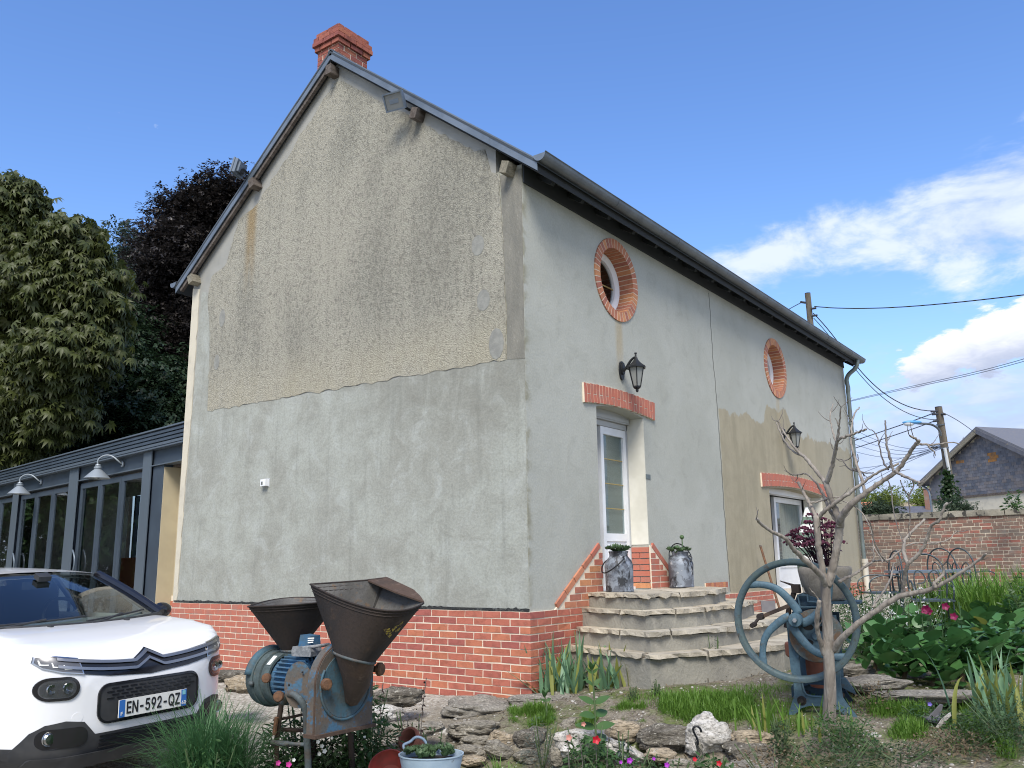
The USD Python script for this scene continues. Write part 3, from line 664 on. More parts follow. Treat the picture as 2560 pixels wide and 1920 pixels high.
d2 = part(house, "door", MB().box2((-.44, 7.93, -.40), (-.385, 8.02, 1.54)).box2((-.44, 9.30, -.40), (-.385, 9.39, 1.54)).box2((-.44, 8.02, 1.45), (-.385, 9.30, 1.54)).box2((-.44, 8.02, -.40), (-.385, 9.30, -.02)).box2((-.44, 8.02, .32), (-.385, 9.30, .46)), "pvc_white", label="wide white glazed door with a curtain behind")
part(d2, "pane", MB().box2((-.416, 8.02, .46), (-.412, 9.30, 1.45)), "pane_glass")
part(d2, "panel", MB().box2((-.425, 8.02, -.02), (-.40, 9.30, .32)), "pvc_white")
cv, cf = [], []
yy = np.linspace(8.03, 9.29, 60); zz = np.array([.47, 1.44])
v = np.stack([np.repeat(-.445 + .018 * np.sin(yy * 26)[:, None], 2, 1), np.repeat(yy[:, None], 2, 1), np.repeat(zz[None], 60, 0)], -1).reshape(-1, 3)
part(d2, "curtain", (v, [[2 * i, 2 * i + 2, 2 * i + 3, 2 * i + 1] for i in range(59)]), "curtain", smooth=True)
part(house, "shutter_box", MB().box2((-.34, 6.70, 1.55), (-.20, 9.38, 1.64)), "pvc_white")
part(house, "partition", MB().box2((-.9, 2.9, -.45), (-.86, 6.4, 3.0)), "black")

# ---------------------------------------------------------------- wall lanterns
def lantern(y, z, label):
    t = thing("wall_lantern", label, "lantern", "black lanterns on the facade")
    part(t, "back_plate", MB().addm(xform(extrude([(.055 * math.cos(a), .105 * math.sin(a) * (1 if math.sin(a) > 0 else 1.25)) for a in np.linspace(0, 2 * math.pi, 20, endpoint=False)], .022), AX_X, (.001, y, z))).addm(xform(extrude([(.035 * math.cos(a), .075 * math.sin(a)) for a in np.linspace(0, 2 * math.pi, 20, endpoint=False)], .022), AX_X, (.022, y, z + .01))), "black_iron", smooth=30)
    part(t, "arm", MB().tube(curve([(.03, y, z - .02), (.09, y, z + .03), (.15, y, z + .10), (.205, y, z + .125), (.225, y, z + .09)], 18), np.linspace(.019, .013, 18), 8).tube([(.21, y, z + .10), (.21, y, z + .17)], .011, 8).lathe([(0, .185), (.016, .18), (.017, .17), (.008, .16)], 10, t=(.21, y, z)), "black_iron", smooth=40)
    cx, zt = .21, z + .06
    roof_ = part(t, "cap", MB().lathe([(.018, .05), (.030, .03), (.05, .005), (.085, -.03), (.118, -.052), (.118, -.064), (.0, -.064)], 6, t=(cx, y, zt)).lathe([(.126, -.062), (.126, -.072), (.10, -.072)], 6, t=(cx, y, zt)), "black_iron")
    cage = part(t, "cage", MB().lathe([(.0, -.285), (.045, -.285), (.052, -.30), (.04, -.315), (.02, -.325), (.02, -.345), (.012, -.36), (0, -.365)], 6, t=(cx, y, zt)), "black_iron")
    for k in range(6):
        a = k * math.pi / 3; u = np.array([math.cos(a), math.sin(a), 0])
        part(cage, "bar", MB().tube([np.array([cx, y, zt - .066]) + u * .098, np.array([cx, y, zt - .290]) + u * .050], .0065, 5), "black_iron")
        b = (k + 1) * math.pi / 3; w = np.array([math.cos(b), math.sin(b), 0])
        q = [np.array([cx, y, zt - .068]) + u * .094, np.array([cx, y, zt - .068]) + w * .094, np.array([cx, y, zt - .288]) + w * .046, np.array([cx, y, zt - .288]) + u * .046]
        part(t, "pane", (np.array(q), [[0, 1, 2, 3]]), "frosted")
lantern(1.98, 2.73, "black hexagonal wall lantern above the brick lintel of the white front door")
lantern(7.53, 2.56, "black wall lantern over the far door, behind the bare branches")

# ---------------------------------------------------------------- floodlights on the verge and the small white sensor
def floodlight(c, yaw, tilt, label):
    t = thing("floodlight", label, "floodlight", "floodlights on the gable verge")
    R = rotz(yaw) @ rotx(tilt); c = np.asarray(c, float)
    P = lambda q: np.asarray(q) @ R.T + c
    def pb(mb): v, f = mb.get(); return P(v), f
    part(t, "housing", pb(MB().box((0, .03, 0), (.25, .05, .20)).box((0, .065, 0), (.19, .05, .14))), "zinc")
    part(t, "rim", pb(MB().box((0, -.001, .098), (.27, .022, .018)).box((0, -.001, -.098), (.27, .022, .018)).box((.126, -.001, 0), (.018, .022, .178)).box((-.126, -.001, 0), (.018, .022, .178))), "zinc")
    part(t, "lens", pb(MB().box((0, .004, 0), (.234, .006, .178))), "lamp_glass_old")
    part(t, "reflector", pb(MB().box((0, .0, .0), (.12, .004, .05))), "zinc")
    part(t, "bracket", MB().tube([P((.0, .10, 0)), c + (0.07, .13, -.05), c + (.07, .20, -.05)], .018, 6).box(P((0, .08, -.04)), (.06, .07, .06)), "black_iron")
floodlight((-1.66, -.27, 5.86), rad(12), rad(30), "grey square floodlight on the right slope of the gable, facing down")
floodlight((-4.72, -.26, 5.93), rad(-62), rad(-15), "grey floodlight on the left slope of the gable, seen from its side")
t = thing("outdoor_sensor", "small white box fixed to the lower part of the gable wall", "sensor")
part(t, "casing", MB().box((-4.085, -.035, 1.507), (.10, .06, .085)), "pvc_white"); part(t, "back", MB().box((-4.085, -.008, 1.507), (.13, .004, .11)), "pvc_grey")
part(t, "lens", MB().box((-4.10, -.067, 1.50), (.03, .004, .04)), "lamp_glass_old")

# ---------------------------------------------------------------- glazed extension on the left
A0 = np.array([-6.02, .16]); CA = rad(7.5)
cd = np.array([-math.cos(CA), math.sin(CA)]); cn = np.array([-cd[1], cd[0]]) * 1.0
if cn[1] > 0: cn = -cn                                   # towards the camera
def CV(t, o, z): return np.array([*(A0 + cd * t + cn * o), z])
CRm = np.stack([np.r_[cd, 0], np.r_[cn, 0], [0, 0, 1.0]], 1)
def cbox(t0, t1, o0, o1, z0, z1, mb=None):
    return (mb or MB()).box(CV((t0 + t1) / 2, (o0 + o1) / 2, (z0 + z1) / 2), (abs(t1 - t0), abs(o1 - o0), abs(z1 - z0)), CRm)
mat("alu_blue", (0.080, 0.105, 0.135), 0.4, 0.3, col2=(0.065, 0.085, 0.11), scale=2, bump=0.03, bscale=30)
mat("alu_light", (0.125, 0.155, 0.185), 0.4, 0.3)
mat("ceiling_pale", (0.40, 0.39, 0.36), 0.9)
mat("dark_floor", (0.05, 0.045, 0.04), 0.6)
ext = thing("glazed_extension", "slate blue metal framed glazed extension on the left of the house", "extension")
TE = 12.5
fa = part(ext, "fascia", cbox(.06, TE, -.06, .02, 2.27, 2.53), "alu_blue")
for k in range(4): part(fa, "rib", cbox(.08, TE, .021, .055, 2.285 + k * .06, 2.325 + k * .06), "alu_light" if k == 0 else "alu_blue")
part(fa, "rib", cbox(.05, TE, -.06, .075, 2.527, 2.55), "alu_light")
part(fa, "end_cap", cbox(.0, .06, -.06, .08, 2.26, 2.56), "alu_blue")
part(ext, "gutter_lip", cbox(.06, TE, -.05, .07, 2.245, 2.268), "alu_light")
part(ext, "beam", cbox(.04, TE, -.12, -.04, 2.01, 2.244), "alu_blue")
part(ext, "beam_flange", cbox(.04, TE, -.16, .005, 1.995, 2.012), "alu_light")
part(ext, "roof", MB().add(np.array([CV(0, 0, 2.55), CV(TE, 0, 2.55), CV(TE, -4.2, 3.0), CV(0, -4.2, 3.0), CV(0, 0, 2.50), CV(TE, 0, 2.50), CV(TE, -4.2, 2.95), CV(0, -4.2, 2.95)]), [[0, 1, 2, 3], [7, 6, 5, 4], [0, 4, 5, 1], [1, 5, 6, 2], [2, 6, 7, 3], [3, 7, 4, 0]]), "alu_blue")
part(ext, "ceiling", cbox(.95, TE, -4.1, -.13, 2.40, 2.44), "ceiling_pale")
part(ext, "soffit", cbox(.05, 1.4, -.9, -.17, 1.96, 2.0), "wood_dark")
part(ext, "cream_wall", cbox(.0, .97, -.40, -.28, -1.2, 1.96), "render_yellow")
part(ext, "cream_return", cbox(.955, .968, -.28, -.035, -1.2, 1.96), "render_yellow")
bkl = part(ext, "brick_base", cbox(.0, .95, -.28, -.266, -1.1, .06), "mortar")
for k in range(6):
    for i in range(4): part(bkl, "brick", cbox(.02 + i * .24 - .1 * (k % 2), .23 + i * .24 - .1 * (k % 2), -.27, -.255, -.36 + k * .0705, -.30 + k * .0705), f"brick_{(k + i) % 5}")
part(ext, "floor", cbox(.0, TE, -4.2, -.1, -1.3, -.86), "dark_floor")
def post(t0, t1):
    p = part(ext, "post", cbox(t0, t1, -.005, .012, -1.0, 2.24), "alu_light")
    part(p, "web", cbox((t0 + t1) / 2 - .006, (t0 + t1) / 2 + .006, -.16, -.005, -1.0, 2.24), "alu_blue")
    part(p, "flange", cbox(t0, t1, -.172, -.16, -1.0, 1.99), "alu_blue")
part(ext, "jamb", cbox(.97, 1.34, -.20, -.03, -1.0, 1.99), "alu_blue"); post(1.345, 1.64)
def leaf(t0, t1, handle=None):
    fr = part(ext, "door_leaf", cbox(t0, t0 + .085, -.09, -.045, -.85, 1.95), "alu_blue")
    cb = cbox(t1 - .085, t1, -.09, -.045, -.85, 1.95); cbox(t0 + .085, t1 - .085, -.09, -.045, 1.86, 1.95, cb); cbox(t0 + .085, t1 - .085, -.09, -.045, -.85, -.72, cb)
    part(fr, "frame", cb, "alu_blue")
    part(fr, "pane", cbox(t0 + .085, t1 - .085, -.070, -.066, -.72, 1.86), "pane_dark")
    if handle is not None:
        a = [(handle + .0, .0), (handle - .10 * 1, .10), (handle - .145, .24), (handle - .10, .38), (handle, .47)]
        part(fr, "handle", MB().tube(curve([CV(u, .02, z + .32) for u, z in a], 16), .016, 8), "alu_light", smooth=True)
def bay(t0, t1):
    m = (t0 + t1) / 2
    w = (t1 - t0) / 3
    for k in range(3): leaf(t0 + w * k + .004, t0 + w * (k + 1) - .004, handle=(t1 - .06 if k == 2 else (t0 + 2 * w + .06 if k == 10 else None)))
bay(1.66, 4.36); post(4.38, 4.80); bay(4.82, 7.6); post(7.62, 7.95); bay(7.97, 10.8); post(10.82, 11.1); bay(11.12, 12.4)
# inside and far side: low brick wall with a dark window band above it
iw = part(ext, "inner_wall", cbox(.2, TE, -4.2, -4.1, -1.0, .75), "brick_2")
for k in range(5): part(ext, "rear_post", cbox(1.4 + k * 2.6, 1.5 + k * 2.6, -4.2, -4.1, .75, 2.4), "alu_blue")
part(ext, "end_wall", cbox(TE, TE + .1, -4.2, 0, -1.0, 2.6), "render_cream")
def gooseneck(t, z, label):
    th = thing("gooseneck_lamp", label, "lamp", "grey gooseneck lamps on the extension")
    mtl = "lamp_grey"
    part(th, "wall_plate", MB().lathe([(0, .0), (.05, .0), (.05, .02), (.03, .03)], 14, R=CRm @ AX_Y @ rotx(math.pi), t=CV(t - .62 + .42, -.03, z + .10)), mtl)
    part(th, "arm", MB().tube(curve([CV(t - .20, -.03, z + .10), CV(t - .19, .05, z + .15), CV(t - .13, .12, z + .22), CV(t - .04, .2, z + .24), CV(t + .02, .27, z + .19), CV(t + .02, .28, z + .08)], 24), .014, 8), mtl, smooth=True)
    part(th, "shade", MB().lathe([(.0, .10), (.035, .095), (.045, .075), (.04, .06), (.06, .05), (.062, .03), (.05, .015), (.09, -.02), (.195, -.125), (.20, -.135), (.19, -.128), (.05, .0)], 28, t=CV(t + .02, .28, z)), mtl, smooth=25)
    part(th, "bulb", MB().addm(trimesh.creation.icosphere(2, .05), t=CV(t + .02, .28, z - .10)), "frosted")
mat("lamp_grey", (0.24, 0.27, 0.29), 0.45, 0.2)
gooseneck(2.72, 2.04, "grey gooseneck lamp with conical shade, nearer the house")
gooseneck(6.62, 2.04, "grey gooseneck lamp with conical shade, farther along the extension to the left")

# ---------------------------------------------------------------- stone steps
mat("concrete", (0.29, 0.275, 0.23), 0.95, col2=(0.215, 0.205, 0.175), scale=2.2, lo=0.35, hi=0.7, bump=0.5, bscale=40, col3=(0.33, 0.31, 0.26), scale3=3.2, lo3=0.58, hi3=0.72, stretch=(1, 1, .7))
for i, c in enumerate([(0.47, 0.405, 0.30), (0.43, 0.39, 0.31), (0.51, 0.45, 0.345), (0.40, 0.355, 0.275)]):
    mat(f"flag_{i}", c, 0.9, col2=tuple(x * .68 for x in c), scale=5, lo=.4, hi=.7, bump=.5, bscale=50, col3=(.16, .15, .12), scale3=14, lo3=.62, hi3=.75)
steps = thing("stone_steps", "four curved concrete steps topped with ragged flagstones at the front door", "steps")
STEP = [(.145, [(0, 1.04), (.83, .72), (.97, 1.4), (.99, 2.1), (.78, 2.95), (0, 3.5)]),
        (-.008, [(0, .90), (.94, .58), (1.16, 1.3), (1.20, 2.3), (.98, 3.3), (0, 3.9)]),
        (-.185, [(0, .76), (1.05, .44), (1.40, 1.15), (1.50, 2.2), (1.30, 3.6), (0, 4.35)]),
        (-.365, [(0, .62), (1.13, .26), (1.62, 1.1), (1.86, 1.75), (1.86, 2.7), (1.55, 4.0), (0, 4.8)])]
from shapely.geometry import Polygon, LineString, box as sbox
from shapely import affinity
from shapely.ops import split as ssplit
for k, (z, poly) in enumerate(STEP):
    zb = STEP[k + 1][0] - .03 if k < 3 else -1.0
    pin = list(Polygon(poly).buffer(-.035).exterior.coords)[:-1][::-1]
    core = np.array(pin); core[core[:, 0] < .05, 0] = .013
    st = part(steps, "riser", extrude(core[::-1] if Polygon(core).exterior.is_ccw is False else core, z - .045 - zb).translate((0, 0, zb)), "concrete")
    # ragged flagstones along the front edge
    r = np.random.default_rng(40 + k)
    P = Polygon(poly); ring = P.exterior
    c = np.array([.15 if k < 2 else .3, 2.2])
    inner = Polygon(STEP[k - 1][1]).buffer(-.10) if k else Polygon([(0.0, 1.3), (.32, 1.45), (.45, 2.2), (.32, 2.9), (0.0, 3.2)])
    band = P.difference(inner)
    ang0 = np.linspace(-100, 100, 9 + k)
    ang0[1:-1] += r.uniform(-5, 5, len(ang0) - 2)
    for i in range(len(ang0) - 1):
        a0, a1 = rad(ang0[i]), rad(ang0[i + 1] - .5)
        w = Polygon([c, c + 6 * np.array([math.cos(a0), math.sin(a0)]), c + 6 * np.array([math.cos(a1), math.sin(a1)])])
        pc = band.intersection(w).buffer(-.004)
        for g_ in getattr(pc, "geoms", [pc]):
            if g_.is_empty or g_.area < .01: continue
            e = np.array(g_.exterior.coords)[:-1]
            e = ragged(e, .07, .009, 100 * k + i)
            e[:, 0] = np.maximum(e[:, 0], .014)
            th = r.uniform(.034, .05); mm = extrude(e if Polygon(e).exterior.is_ccw else e[::-1], th)
            v, f, _ = meshkit.arrays(mm); v = v + [0, 0, z - th]
            top = v[:, 2] > z - .001; v[top, 2] += r.uniform(-.004, .004); v[~top, :2] += r.normal(0, .010, (int((~top).sum()), 2)); v[~top, 2] += r.normal(0, .004, int((~top).sum()))
            v[:, 0] = np.maximum(v[:, 0], .013)
            part(steps, "flagstone", (v, f), f"flag_{int(r.integers(0, 4))}")
    if k == 0: part(steps, "landing_top", extrude(np.array(inner.buffer(.02).intersection(sbox(.013, -9, 9, 9)).exterior.coords)[:-1][::-1], .03).translate((0, 0, z - .04)), "flag_1")

# ---------------------------------------------------------------- milk churns with succulents
def churn_mat():
    g = Nodes(); p = g.add("texture_coordinate", "object")
    a = g.noise(p, 7, 6, 0.7, 0.6); b = g.noise(g.add("mapping", "vector", vector=p, scale=(1, 1, .55)), 8, 5, 0.65)
    c = g.mix(g.ss(a, 0.42, 0.56), (0.11, 0.12, 0.14), (0.23, 0.26, 0.30))
    c = g.mix(g.ss(b, 0.50, 0.60), c, (0.028, 0.03, 0.034)); c = g.mix(g.ss(g.noise(p, 16, 4), 0.62, 0.72), c, (0.42, 0.44, 0.46))
    MAT["churn"] = g.make("churn", g.add("principled_bsdf", "BSDF", base_color=c, roughness=0.55, metallic=0.15, normal=g.add("bump", "normal", height=a, strength=0.2, distance=0.02)))
churn_mat()
leafmat("succulent", (0.10, 0.17, 0.075), (0.16, 0.25, 0.12), (0.22, 0.30, 0.18), 0.5, 6)
mat("soil", (0.05, 0.04, 0.03), 0.95, col2=(0.09, 0.075, 0.055), scale=20, bump=.5, bscale=60)
ROSV, ROSF = [], []
for k in range(16):
    a = k * 2.399; L = .030 + .012 * (k % 5) / 5; el_ = .35 + .045 * (16 - k); w = .010
    b = len(ROSV); u = np.array([math.cos(a), math.sin(a), 0]); s_ = np.array([-u[1], u[0], 0])
    tip = u * L * math.cos(el_ * .8) + np.array([0, 0, L * math.sin(el_ * .8)])
    for q in (u * .004, tip * .55 + s_ * w, tip + np.array([0, 0, .004]), tip * .55 - s_ * w, tip * .5 - np.array([0, 0, .005])): ROSV.append(q)
    ROSF += [[b, b + 1, b + 2], [b, b + 2, b + 3], [b, b + 4, b + 1], [b + 4, b + 2, b + 1], [b, b + 3, b + 4], [b + 4, b + 3, b + 2]]
def churn(c, label, stalk, yaw):
    t = thing("milk_churn", label, "milk churn", "old milk churns beside the door")
    c = np.asarray(c, float)
    part(t, "body", MB().lathe([(0, 0), (.143, 0), (.150, .006), (.150, .02), (.146, .028), (.150, .23), (.153, .26), (.150, .285), (.135, .325), (.108, .358), (.098, .372), (.098, .40), (.104, .412), (.107, .42), (.100, .425), (.092, .415), (.090, .385), (0, .385)], 36, t=c), "churn", smooth=35)
    R = rotz(yaw)
    q = lambda v: np.asarray(v) @ R.T + c
    for s in (-1, 1): part(t, "ear", MB().tube(curve([q((s * .138, 0, .31)), q((s * .165, 0, .345)), q((s * .150, 0, .37)), q((s * .115, 0, .36))], 10), .010, 6), "churn", smooth=True)
    part(t, "handle", MB().tube(curve([q((-.155, -.0, .35)), q((-.14, -.11, .30)), q((0, -.185, .20)), q((.14, -.14, .24)), q((.155, 0, .35))] if not stalk else [q((-.155, 0, .35)), q((-.17, .02, .44)), q((-.10, .04, .52)), q((.02, .05, .49)), q((.155, 0, .36))], 22), .0075, 6), "black_iron", smooth=True)
    part(t, "soil", MB().lathe([(0, .402), (.091, .396)], 20, t=c), "soil")
    s = thing("succulent", ("leafy houseleeks with a flower stalk growing in the right hand churn" if stalk else "low houseleek rosettes spilling from the left hand churn"), "plant", "succulents in the churns")
    r = np.random.default_rng(int(abs(c[1]) * 100))
    n = 24
    pos = np.stack([r.normal(0, .058, n), r.normal(0, .058, n), .415 + r.uniform(0, .05, n)], 1) + c
    for i in range(n):
        v, f = scatter(np.array(ROSV), ROSF, pos[i:i + 1], rand_rot(r, 1, .7), np.array([r.uniform(.9, 1.5)])); part(s, "rosette", (v, f), "succulent")
    if stalk:
        part(s, "flower_stalk", MB().tube(curve([c + (.02, .0, .41), c + (.03, .01, .50), c + (.025, .02, .58)], 8), .007, 6).addm(trimesh.creation.icosphere(1, .028), t=c + (.025, .02, .60)), "succulent")
churn((.27, 1.28, .147), "worn grey milk churn left of the front door, its handle hanging down", False, rad(-35))
churn((.20, 2.92, .147), "worn grey milk churn right of the front door, its handle standing up", True, rad(-10))
# ---------------------------------------------------------------- the white car
def carpaint():
    g = Nodes(); p = g.add("texture_coordinate", "object")
    c = g.mix(g.m("multiply", g.ss(g.noise(p, 3, 5), 0.45, 0.8), 0.25), (0.70, 0.705, 0.71), (0.58, 0.57, 0.54))
    MAT["car_paint"] = g.make("car_paint", g.add("principled_bsdf", "BSDF", base_color=c, roughness=0.32, coat_weight=0.8, coat_roughness=0.04))
carpaint()
mat("car_plastic", (0.022, 0.023, 0.025), 0.55, col2=(0.035, 0.035, 0.035), scale=8)
mat("car_gloss_black", (0.01, 0.01, 0.012), 0.15, spec=0.6)
mat("chrome", (0.45, 0.45, 0.455), 0.2, 1.0)
mat("chrome_dull", (0.36, 0.35, 0.335), 0.32, 1.0)
mat("tyre", (0.02, 0.02, 0.02), 0.85)
mat("lamp_inside", (0.13, 0.13, 0.135), 0.3, 0.5)
mat("plate_white", (0.72, 0.72, 0.68), 0.4)
mat("plate_blue", (0.035, 0.14, 0.42), 0.4)
mat("ink", (0.012, 0.012, 0.014), 0.6)
mat("seat_cloth", (0.05, 0.055, 0.065), 0.9)
mat("sticker_green", (0.25, 0.50, 0.10), 0.6); mat("sticker_blue", (0.2, 0.5, 0.55), 0.6)
def screen():
    g = Nodes(); f = g.m("multiply_add", g.m("power", g.add("layer_weight", "facing", blend=0.5), 4.0), 0.90, 0.07)
    MAT["windscreen"] = g.make("windscreen", g.add("mix_closure", "closure", fac=f, closure1=g.add("transparent_bsdf", "BSDF", color=(0.50, 0.57, 0.55)), closure2=g.add("glossy_bsdf", "BSDF", color=(1, 1, 1), roughness=0.01)))
screen()
glassmat("lens_glass", (0.80, 0.82, 0.84), 1.5)

CARX, CARY, CARZ, CARA, CARROLL = -0.771, -3.412, -0.942, rad(3.5), rad(-1.2)
CM = rotz(CARA) @ rotx(CARROLL * -1)
def CW(v): return np.asarray(v, float) @ CM.T + np.array([CARX, CARY, CARZ])
car = thing("parked_car", "white hatchback parked at the left in front of the glazed extension", "car")
def cpart(parent, name, m, mt, smooth=35, **kw):
    v, f = m.get() if hasattr(m, 'get') else meshkit.arrays(m)[:2]
    return part(parent, name, (CW(v), f), mt, smooth=smooth, **kw)
# lower body: side profile x plan outline x front section
HW = 0.865
side = [(-.10, .20), (-.03, .30), (-.005, .44), (-.004, .56), (-.02, .68), (-.05, .775), (-.085, .84), (-.16, .895), (-.30, .935), (-.55, .985), (-.80, 1.005), (-.95, 1.01), (-1.25, 1.02), (-2.0, 1.02), (-3.2, 1.04), (-3.85, 1.03), (-3.98, .85), (-3.97, .35), (-3.9, .2)]
ty = np.linspace(-1, 1, 41)
def nose(t): t = abs(t); return -(.11 * t ** 2 + .16 * t ** 4 + .34 * t ** 9)
plan = [(nose(t), t * HW) for t in ty] + [(-3.3, HW), (-3.85, HW * .8), (-3.98, 0), (-3.85, -HW * .8), (-3.3, -HW)]
sec = [(-.80, .18), (-.845, .30), (-.865, .50), (-.862, .68), (-.835, .82), (-.80, .90), (-.745, .975), (-.66, 1.03), (-.5, 1.06), (.5, 1.06), (.66, 1.03), (.745, .975), (.80, .90), (.835, .82), (.862, .68), (.865, .50), (.845, .30), (.80, .18)]
def smooth_line(p, n):
    from scipy.ndimage import gaussian_filter1d
    p = np.asarray(p, float); t = np.r_[0, np.cumsum(np.linalg.norm(np.diff(p, axis=0), axis=1))]; u = np.linspace(0, t[-1], n)
    q = np.stack([np.interp(u, t, p[:, k]) for k in (0, 1)], 1); q2 = gaussian_filter1d(q, n / 90, axis=0, mode="nearest"); q2[0], q2[-1] = p[0], p[-1]; return q2.tolist()
side = smooth_line(side, 110); sec = smooth_line(sec, 70)
def body_solid(refine=.04):
    A = extrude(side[::-1], 2.0).transform(np.c_[AX_Y, [0, 1.0, 0]])
    B = extrude(plan, 1.4)
    C_ = extrude(sec, 4.2).transform(np.c_[AX_X, [-4.1, 0, 0]])
    b = A ^ B ^ C_
    return b.refine_to_length(refine)
bm = body_solid(); bv, bf, _ = meshkit.arrays(bm)
btm = trimesh.Trimesh(bv, bf, process=True)
trimesh.smoothing.filter_laplacian(btm, lamb=0.5, iterations=12, volume_constraint=False)
btm.vertices = (btm.vertices - btm.bounds.mean(0)) * (np.array([4.0 - .02, 1.73, .86]) / np.ptp(btm.bounds, axis=0)) + np.array([-1.99, 0, .61])
# ray-cast tables of the smoothed body: front x(y, z) and top z(x, y)
ry, rz_ = np.linspace(-.86, .86, 87), np.linspace(.2, 1.04, 61)
Yg, Zg = np.meshgrid(ry, rz_, indexing="ij")
def cast(o, d):
    loc, idx, _ = btm.ray.intersects_location(o, np.tile(d, (len(o), 1)), multiple_hits=False)
    out = np.full((len(o), 3), np.nan); out[idx] = loc; return out
fx = cast(np.stack([np.full(Yg.size, 1.0), Yg.ravel(), Zg.ravel()], 1), [-1.0, 0, 0])[:, 0].reshape(Yg.shape)
from scipy.ndimage import distance_transform_edt
def fill(a):
    i = distance_transform_edt(np.isnan(a), return_distances=False, return_indices=True); return a[tuple(i)]
front_x = RegularGridInterpolator((ry, rz_), fill(fx), bounds_error=False, fill_value=None)
tx, tyy = np.linspace(-1.6, -.02, 80), np.linspace(-.86, .86, 87)
Xg, Yg2 = np.meshgrid(tx, tyy, indexing="ij")
tz = cast(np.stack([Xg.ravel(), Yg2.ravel(), np.full(Xg.size, 2.0)], 1), [0, 0, -1.0])[:, 2].reshape(Xg.shape)
top_z = RegularGridInterpolator((tx, tyy), fill(tz), bounds_error=False, fill_value=None)
def FP(poly, out, back=.012, refine=.03, holes=()):
    """a patch of the front: outline in (y, z), laid on the body, `out` proud of it"""
    v, f, _ = meshkit.arrays(extrude(poly, 1.0, refine, holes))
    x = front_x(v[:, :2]) + np.where(v[:, 2] > .5, out, out - back)
    return np.stack([x, v[:, 0], v[:, 1]], 1), f
class Raw:
    def __init__(s, vf): s.vf = vf
    def get(s): return s.vf
def rr(y0, y1, z0, z1, r, n=6, skew=0.0):
    pts = []
    for cx_, cz_, a0 in ((y1 - r, z1 - r, 0), (y0 + r, z1 - r, 90), (y0 + r, z0 + r, 180), (y1 - r, z0 + r, 270)):
        for k in range(n + 1):
            a = rad(a0 + 90 * k / n); pts.append((cx_ + r * math.cos(a), cz_ + r * math.sin(a)))
    return [(p[0], p[1] + skew * abs(p[0])) for p in pts]
def inset(poly, d): return list(Polygon(poly).buffer(-d).exterior.coords)[:-1][::-1] if d > 0 else list(Polygon(poly).buffer(-d).exterior.coords)[:-1][::-1]
def ccw(p): return p if Polygon(p).exterior.is_ccw else p[::-1]
# wheel arches cut out of the body
WR, WXF, WXR = .315, -.86, -3.36
bt = MB().addm((btm.vertices, btm.faces)).tm()
solid = m3.Manifold(m3.Mesh(np.asarray(btm.vertices, np.float32), np.asarray(btm.faces, np.uint32)))
for wx in (WXF, WXR):
    for s in (-1, 1):
        solid = solid - m3.Manifold.cylinder(.5, WR + .055, WR + .055, 40).rotate((90, 0, 0)).translate((wx, s * .80 + .25, WR))
solid = solid - m3.Manifold.cube((2.35, 1.36, .5)).translate((-3.6, -.68, .72))      # cabin well
skirt_box = m3.Manifold.cube((5, 3, 1)).translate((-4.5, -1.5, -.69))
cpart(car, "body", solid - skirt_box, "car_paint"); cpart(car, "skirt", solid ^ skirt_box, "car_plastic")
def paired(fn):
    for s in (-1, 1): fn(s)
flip = lambda poly, s: ccw([(s * y, z) for y, z in poly])
# lower dark apron with the fog lamp pods
ap = [(-.84, .27), (-.78, .29), (-.72, .40), (-.66, .445), (-.56, .462), (-.46, .445), (-.39, .36), (.39, .36), (.46, .445), (.56, .462), (.66, .445), (.72, .40), (.78, .29), (.84, .27), (.84, .165), (-.84, .165)]
apron = cpart(car, "lower_bumper", Raw(FP(ccw(ap), .008, .03)), "car_plastic")
cpart(apron, "lip", Raw(FP(rr(-.72, .72, .155, .245, .018), .030, .03)), "car_plastic")
for k in range(4): cpart(apron, "grille_bar", Raw(FP(rr(-.36, .36, .265 + k * .024, .274 + k * .024, .004, 2), .016, .012)), "car_gloss_black")
def fog(s):
    cpart(apron, "fog_pod", Raw(FP(flip(rr(.44, .70, .30, .42, .05), s), .013, .01, holes=())), "car_gloss_black")
    c = np.array([front_x([[s * .64, .365]])[0] + .012, s * .64, .365])
    fl = cpart(car, "fog_lamp", MB().lathe([(0, .016), (.030, .014), (.038, .004), (.044, .006), (.046, -.004)], 20, R=AX_X @ rotz(0), t=c), "chrome")
paired(fog)
# main grille opening with plate
gr = rr(-.375, .375, .425, .655, .065)
gp = cpart(car, "grille", Raw(FP(gr, .006, .02)), "car_plastic")
cpart(gp, "grille_rim", Raw(FP(ccw(list(Polygon(gr).buffer(.012).exterior.coords)[:-1]), .011, .012, .03, holes=(ccw(list(Polygon(gr).buffer(-.003).exterior.coords)[:-1]),))), "car_gloss_black")
for k in range(4):
    for j in range(10):
        y = -.33 + j * .066 + (k % 2) * .033
        if y < .33: cpart(gp, "grille_link", Raw(FP(rr(y, y + .05, .565 + k * .021, .573 + k * .021, .003, 1), .011, .008, .05)), "car_gloss_black", smooth=False)
